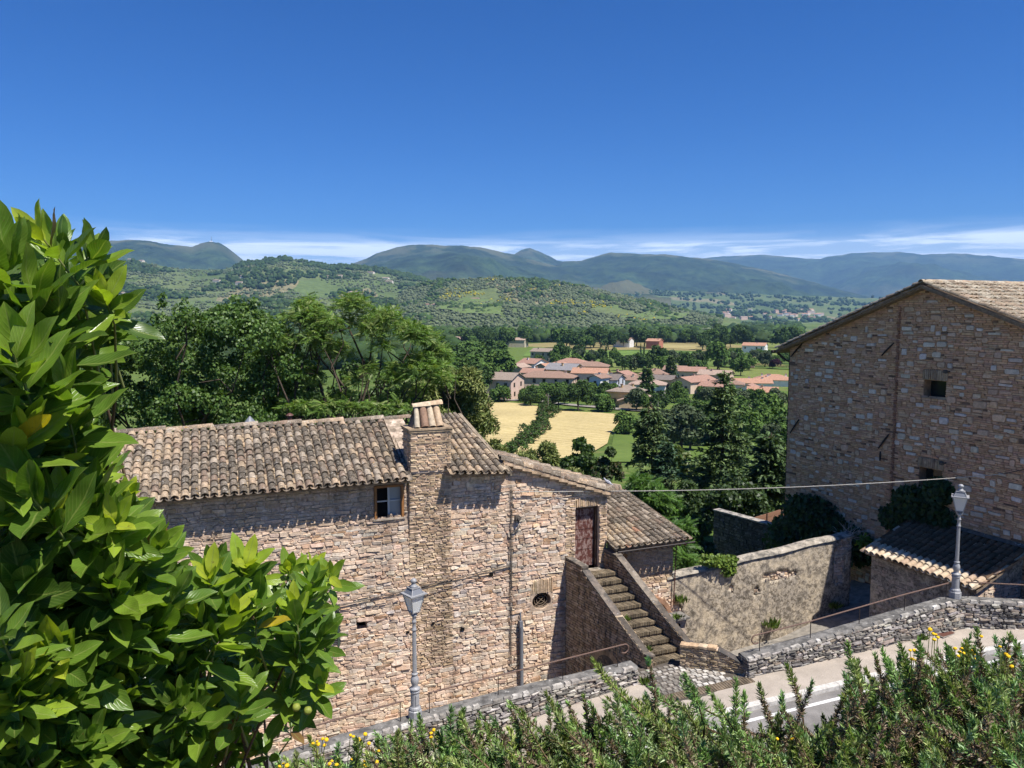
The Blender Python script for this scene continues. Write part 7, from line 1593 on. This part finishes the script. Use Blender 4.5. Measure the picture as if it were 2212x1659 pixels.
while len(tips) < 330:
    u, v = r_.uniform(-60, 750), r_.uniform(470, 1680)
    if inside(u, v) and inside(u + 22, v - 15): tips.append((u, v, depth_at(u, v) * r_.uniform(1.02, 1.30), r_.uniform(.75, 1.0)))
while len(tips) < 420:
    u, v = r_.uniform(-60, 430), r_.uniform(1250, 1690); tips.append((u, v, depth_at(u, v) * r_.uniform(.92, 1.12), r_.uniform(.8, 1.05)))
leaves = []; stems = MB(); twigs = MB()
for ti, (u, v, d, s) in enumerate(tips):
    p = ray(u, v) * d; ax = Vector((.30 + .30 * r_.normal(), -.52 + .30 * r_.normal(), 1.0)).normalized()
    a = ax.cross(Vector((0, 1, 0))).normalized(); b = ax.cross(a); nl = int(r_.integers(13, 19)); ph = r_.random() * 6.28; SL = .085 * s
    young = r_.random() < .42; tone = r_.choice([0, 1, 1, 2, 0, 3])
    for k in range(nl):
        f = k / (nl - 1); az = ph + k * 2.39996; el = lerp(.22, 1.22, f) + .20 * r_.normal(); out = a * cos(az) + b * sin(az); dr = (out * cos(el) + ax * sin(el) + Vector((0, 0, .02))).normalized()
        bp = p - ax * (SL * (1 - f)) + out * .003; z = (ax - dr * ax.dot(dr)); z = (z.normalized() + Vector(r_.normal(size=3)) * .22).normalized(); x = dr.cross(z).normalized(); z = x.cross(dr)
        L = .067 * s * lerp(1.08, .70 if young else .85, f ** 2) * r_.uniform(.85, 1.15)
        if young and f > .62: ci = 5 if f > .85 else 4
        else: ci = int(np.clip(tone + r_.choice([-1, 0, 0, 1]), 0, 3 if not young else 4))
        if r_.random() < .006: ci = int(r_.choice([6, 7]))
        leaves.append((bp, x, dr, z, L, int(r_.integers(0, len(LT))), ci, L / d))
    q0 = p - ax * SL; base = SO + Vector((.25 * r_.normal() - .1, .85 + .2 * r_.normal(), .4)); q1 = q0.lerp(base, .07) - ax * .03 + Vector(r_.normal(size=3)) * .012; stems.tube([p - SO, q0 - SO, q1 - SO], [.0011, .0018, .0026], 6, caps=False)
    if ti % 5 == 0: m_ = q1.lerp(base, .5) + Vector(r_.normal(size=3)) * .07; twigs.tube([q1 - SO, m_ - SO, base - SO], [.0026, .0042, .009], 6, caps=False)
tag(stems.build('green_stems', M['green_stem'], shrub, True), kind='stuff'); tag(twigs.build('branches', M['twig'], shrub, True), kind='stuff')
leaves.sort(key=lambda q: -q[7])
for (bp, x, y, z, L, i, c, _) in leaves[:300]:
    o = bpy.data.objects.new('leaf', LEAFM[i, c]); link(o, shrub); q = bp - SO; o.matrix_basis = Matrix(((x.x * L, y.x * L, z.x * L, q.x), (x.y * L, y.y * L, z.y * L, q.y), (x.z * L, y.z * L, z.z * L, q.z), (0, 0, 0, 1)))
Vs, Fs, Cs, Us = [], [], [], []; off = 0
for i in range(len(LT)):
    sel = [l for l in leaves[300:] if l[5] == i]
    if not sel: continue
    T3 = lite(LT[i]); V, Fc, C = scatter(T3[0], T3[1], np.array([tuple(l[0] - SO) for l in sel]), np.array([tuple(l[1]) for l in sel]), np.array([tuple(l[2]) for l in sel]), np.array([tuple(l[3]) for l in sel]), np.array([l[4] for l in sel]), np.array([LCOL[l[6]] for l in sel]))
    Vs.append(V); Fs.append(Fc + off); Cs.append(C); Us.append(np.tile(T3[2], (len(sel), 1))); off += len(V)
m = mesh_np('leaves', np.concatenate(Vs), np.concatenate(Fs), np.concatenate(Cs), M['leaf_big'], True); uv_mesh(m, np.concatenate(Us)); tag(obj('leaves', m, shrub), kind='stuff')
fr_ = MB()
for (u, v) in ((665, 1535), (640, 1528)):
    p = ray(u, v) * 1.5 - SO; fr_.lathe([(.001, -.008), (.006, -.006), (.0085, 0), (.006, .006), (.001, .008)], 10); fr_.v[-50:] = [(a + p.x, b + p.y, c + p.z) for a, b, c in fr_.v[-50:]]
fr_.build('fruit', m_flat('green_fruit', (.22, .25, .04), .6, nz=(300., .7, 1.2)), shrub, True)

# rosemary bushes along the terrace edge
NV = [(0, 0, 0), (.5, .5, .10), (0, 1, -.04), (-.5, .5, .10)]; NF = [(0, 1, 2, 3)]
cm = [(560, 1660), (700, 1625), (850, 1595), (950, 1570), (1050, 1556), (1110, 1550), (1240, 1545), (1300, 1525), (1400, 1505), (1480, 1520), (1580, 1540), (1640, 1590), (1700, 1525), (1750, 1580), (1790, 1545), (1830, 1460), (1880, 1445), (1920, 1425), (2000, 1418), (2100, 1405), (2240, 1405)]
tall = [(905, 1545, -.1), (975, 1530, .15), (1000, 1535, .3), (1035, 1560, -.1), (1180, 1500, -.55), (1205, 1540, -.5), (1260, 1505, -.35), (1282, 1428, -.75), (1330, 1500, -.2), (1400, 1425, -.4), (1392, 1510, -.3), (1445, 1560, .1), (1480, 1460, -.7), (1530, 1490, -.9), (1590, 1470, -.1), (1608, 1500, .1), (1640, 1480, -.4), (1700, 1436, -.55), (1690, 1500, .05), (1755, 1475, .2), (1830, 1392, -.35), (1846, 1430, -.25), (1890, 1415, -.5), (1870, 1450, -.9), (1905, 1405, -.5), (1945, 1395, -.55), (1985, 1385, -.45), (2045, 1400, -.4), (2110, 1362, -.35), (2090, 1395, -.4), (2182, 1372, .1), (2165, 1420, -.3), (2200, 1395, -.3), (815, 1598, -.1), (860, 1580, .1), (770, 1600, 0), (730, 1610, .1), (640, 1630, -.1)]
r_ = np.random.default_rng(23); sprigs = []
for (u, v, le) in tall: sprigs.append((u, v, 2.65 + .2 * r_.normal() * .5, le, r_.uniform(.26, .38), 'tall'))
for _ in range(1450):
    u = r_.uniform(560, 2260); v = interp(u, cm) + 270 * r_.random() ** 1.15 + 22 * r_.normal(); fr2 = np.clip((v - interp(u, cm)) / 270, 0, 1)
    sprigs.append((u, v, lerp(2.75, 2.05, fr2) + .12 * r_.normal(), -.55 + .6 * r_.normal(), r_.uniform(.16, .36), 'mass'))
bins = [(560, 720), (720, 900), (900, 1080), (1080, 1250), (1250, 1420), (1420, 1600), (1600, 1790), (1790, 1930), (1930, 2080), (2080, 2300)]
RL = ['small rosemary clump among yellow flowers under the glossy shrub', 'rosemary bush with yellow flowers below the left lamp', 'pale rosemary bush just right of the yellow flowers', 'rosemary bush with a long sprig before the pavement', 'rosemary bush before the foot of the stairs', 'rosemary bush below the cobbled landing', 'rosemary bush with one tall upright sprig before the kerb', 'brownish rosemary bush before the white road line', 'brownish rosemary bush with yellow flowers beside it', 'rosemary bush in the bottom right corner']
ROS = [(.20, .30, .085), (.26, .36, .12), (.145, .225, .06), (.42, .50, .27), (.28, .33, .16)]; BRN = [(.30, .215, .145), (.22, .155, .105), (.40, .31, .22), (.16, .12, .08)]
for bi, (u0, u1) in enumerate(bins):
    sel = [s for s in sprigs if u0 <= s[0] < u1]; um = (u0 + u1) / 2; O = Vector(((um - CX) / F_ * 2.5, 2.5, -2.05)); th = thing('rosemary_bush', RL[bi], 'rosemary', O, 0, 'rosemary bushes along the terrace edge'); st = MB(); P_, Y_, C_, S_ = [], [], [], []
    for (u, v, d, le, L, kd) in sel:
        tip = ray(u, v); tip = tip * (d / tip.y); dr = Vector((le * .75, .22 * r_.normal() - .05, 1)).normalized(); bow = Vector((r_.normal() * .05, r_.normal() * .05, 0))
        brown = r_.random() < (.85 if u > 1830 else .45); pts = [tip - dr * (L * (1 - f)) + bow * ((1 - f) ** 2) * (1.0) for f in np.linspace(0, 1, 6)]
        root = Vector((pts[0].x + .05 * r_.normal(), pts[0].y + .05, -2.05)); st.tube([root - O, pts[0].lerp(root, .4) - O] + [p - O for p in pts], [.006, .005, .0038, .0034, .003, .0026, .002, .001], 4, caps=False)
        nn = int(L / .00085 * (1.1 if kd == 'tall' else .8)); f = r_.random(nn) ** .85; idx = f * 5; i0 = np.clip(idx.astype(int), 0, 4); pa = np.array([tuple(p) for p in pts]); base = pa[i0] + (pa[i0 + 1] - pa[i0]) * (idx - i0)[:, None]; axis = np.array(tuple(dr)); rad = unit(np.cross(np.tile(axis, (nn, 1)), r_.normal(size=(nn, 3))))
        el = .40 + .80 * f ** 3 + .22 * r_.normal(size=nn); dirs = rad * np.cos(el)[:, None] + axis * np.sin(el)[:, None]; ln = .033 * (1.0 - .35 * f ** 4) * r_.uniform(.7, 1.2, nn)
        col = pick_cols(r_, nn, ROS, .3) * np.array([r_.uniform(.75, 1.15), 1, r_.uniform(.6, 1.05)]) * r_.uniform(.65, 1.25)
        if brown: k = (f < r_.uniform(.65, 1.0)) & (r_.random(nn) < .88); col[k] = pick_cols(r_, int(k.sum()), BRN, .3); ln[k] *= .62
        P_.append(base); Y_.append(dirs); C_.append(col); S_.append(ln)
    P_, Y_, C_, S_ = map(np.concatenate, (P_, Y_, C_, S_)); Xv, Yv, Zv = frames_from(Y_, r_); V, Fc, C = scatter(NV, NF, P_ - np.array(tuple(O)), Xv, Yv, Zv, np.stack([np.full(len(S_), .0045), S_, S_], 1), C_)
    tag(obj('needles', mesh_np('needles', V, Fc, C, M['rosemary']), th), kind='stuff'); st.build('stems', M['twig'], th)
# yellow flower heads
CL = [('yellow button flowers on stalks at the tip of the glossy shrub', [(685, 1602), (697, 1596), (705, 1598), (701, 1610), (687, 1608), (717, 1644), (727, 1652), (676, 1606), (712, 1650)]), ('yellow button flowers below the left lamp, left clump', [(757, 1588), (763, 1591), (775, 1596), (789, 1586), (779, 1600), (787, 1646), (814, 1646), (789, 1654), (797, 1606), (760, 1640)]), ('yellow button flowers right of the left lamp', [(937, 1577), (931, 1584), (931, 1593), (818, 1622)]), ('yellow button flowers in the lower left corner of the rosemary', [(604, 1656), (620, 1654), (612, 1650)]), ('tall yellow flowers in front of the rusty cover', [(2009, 1360), (2016, 1369), (2021, 1371), (2026, 1377), (2018, 1382)]), ('yellow flowers above the brownish rosemary', [(1966, 1405), (1975, 1405), (1970, 1424), (1978, 1426)]), ('cluster of yellow flowers at right before the pavement', [(2063, 1401), (2077, 1401), (2073, 1409), (2082, 1411), (2102, 1407), (2104, 1413), (2070, 1417), (2106, 1424), (2120, 1375)]), ('yellow flowers near the right edge of the picture', [(2160, 1397), (2173, 1413), (2185, 1440), (2178, 1418)]), ('two yellow flowers low before the road', [(1679, 1596), (1711, 1596)])]
hm = MB()
hm.lathe([(.002, -.006), (.008, -.004), (.0105, .0), (.0085, .005), (.003, .0075)], 9); hmesh = hm.mesh('flower_head'); hmesh.materials.append(M['flower'])
for ci, (lab, pts) in enumerate(CL):
    q0 = ray(*pts[0]); q0 = q0 * (2.62 / q0.y); th = thing('yellow_flowers', lab, 'flowers', (q0.x, q0.y, -2.05), 0, 'yellow flowers among the rosemary'); st = MB(); O = Vector((q0.x, q0.y, -2.05))
    for (u, v) in pts:
        p = ray(u, v); p = p * ((2.58 + .08 * r_.normal()) / p.y); o = obj('flower_head', hmesh, th); o.location = p - O; o.rotation_euler = (r_.normal() * .3, r_.normal() * .3, 0); s = r_.uniform(.5, .8); o.scale = (s, s, s); st.tube([p - O, (p - O) * .5 + Vector((.02 * r_.normal(), 0, (p - O).z * .2)), Vector((.03 * r_.normal(), .03, 0))], .0012, 4, caps=False)
    st.build('stalks', M['green_stem'], th)

# ------------------------------------------------------------------ the air
HAZE_TOP = max(float(v_[..., 2].max()) for v_ in (V1, V2, V3, V4, V5)) + 90
hz_ = MB().box(-19300, 19300, -19300, 19300, -70, HAZE_TOP).mesh('haze'); ho = obj('haze', hz_); tag(ho, kind='stuff')
t = NT('haze'); t.t.nodes.remove(t.p); pv = t.n('ShaderNodeVolumePrincipled'); pv.inputs['Color'].default_value = (.32, .60, 1.0, 1); pv.inputs['Density'].default_value = 6.4e-5; pv.inputs['Anisotropy'].default_value = 0.0
t.l(pv.outputs[0], t.out.inputs['Volume']); hz_.materials.append(t.m)
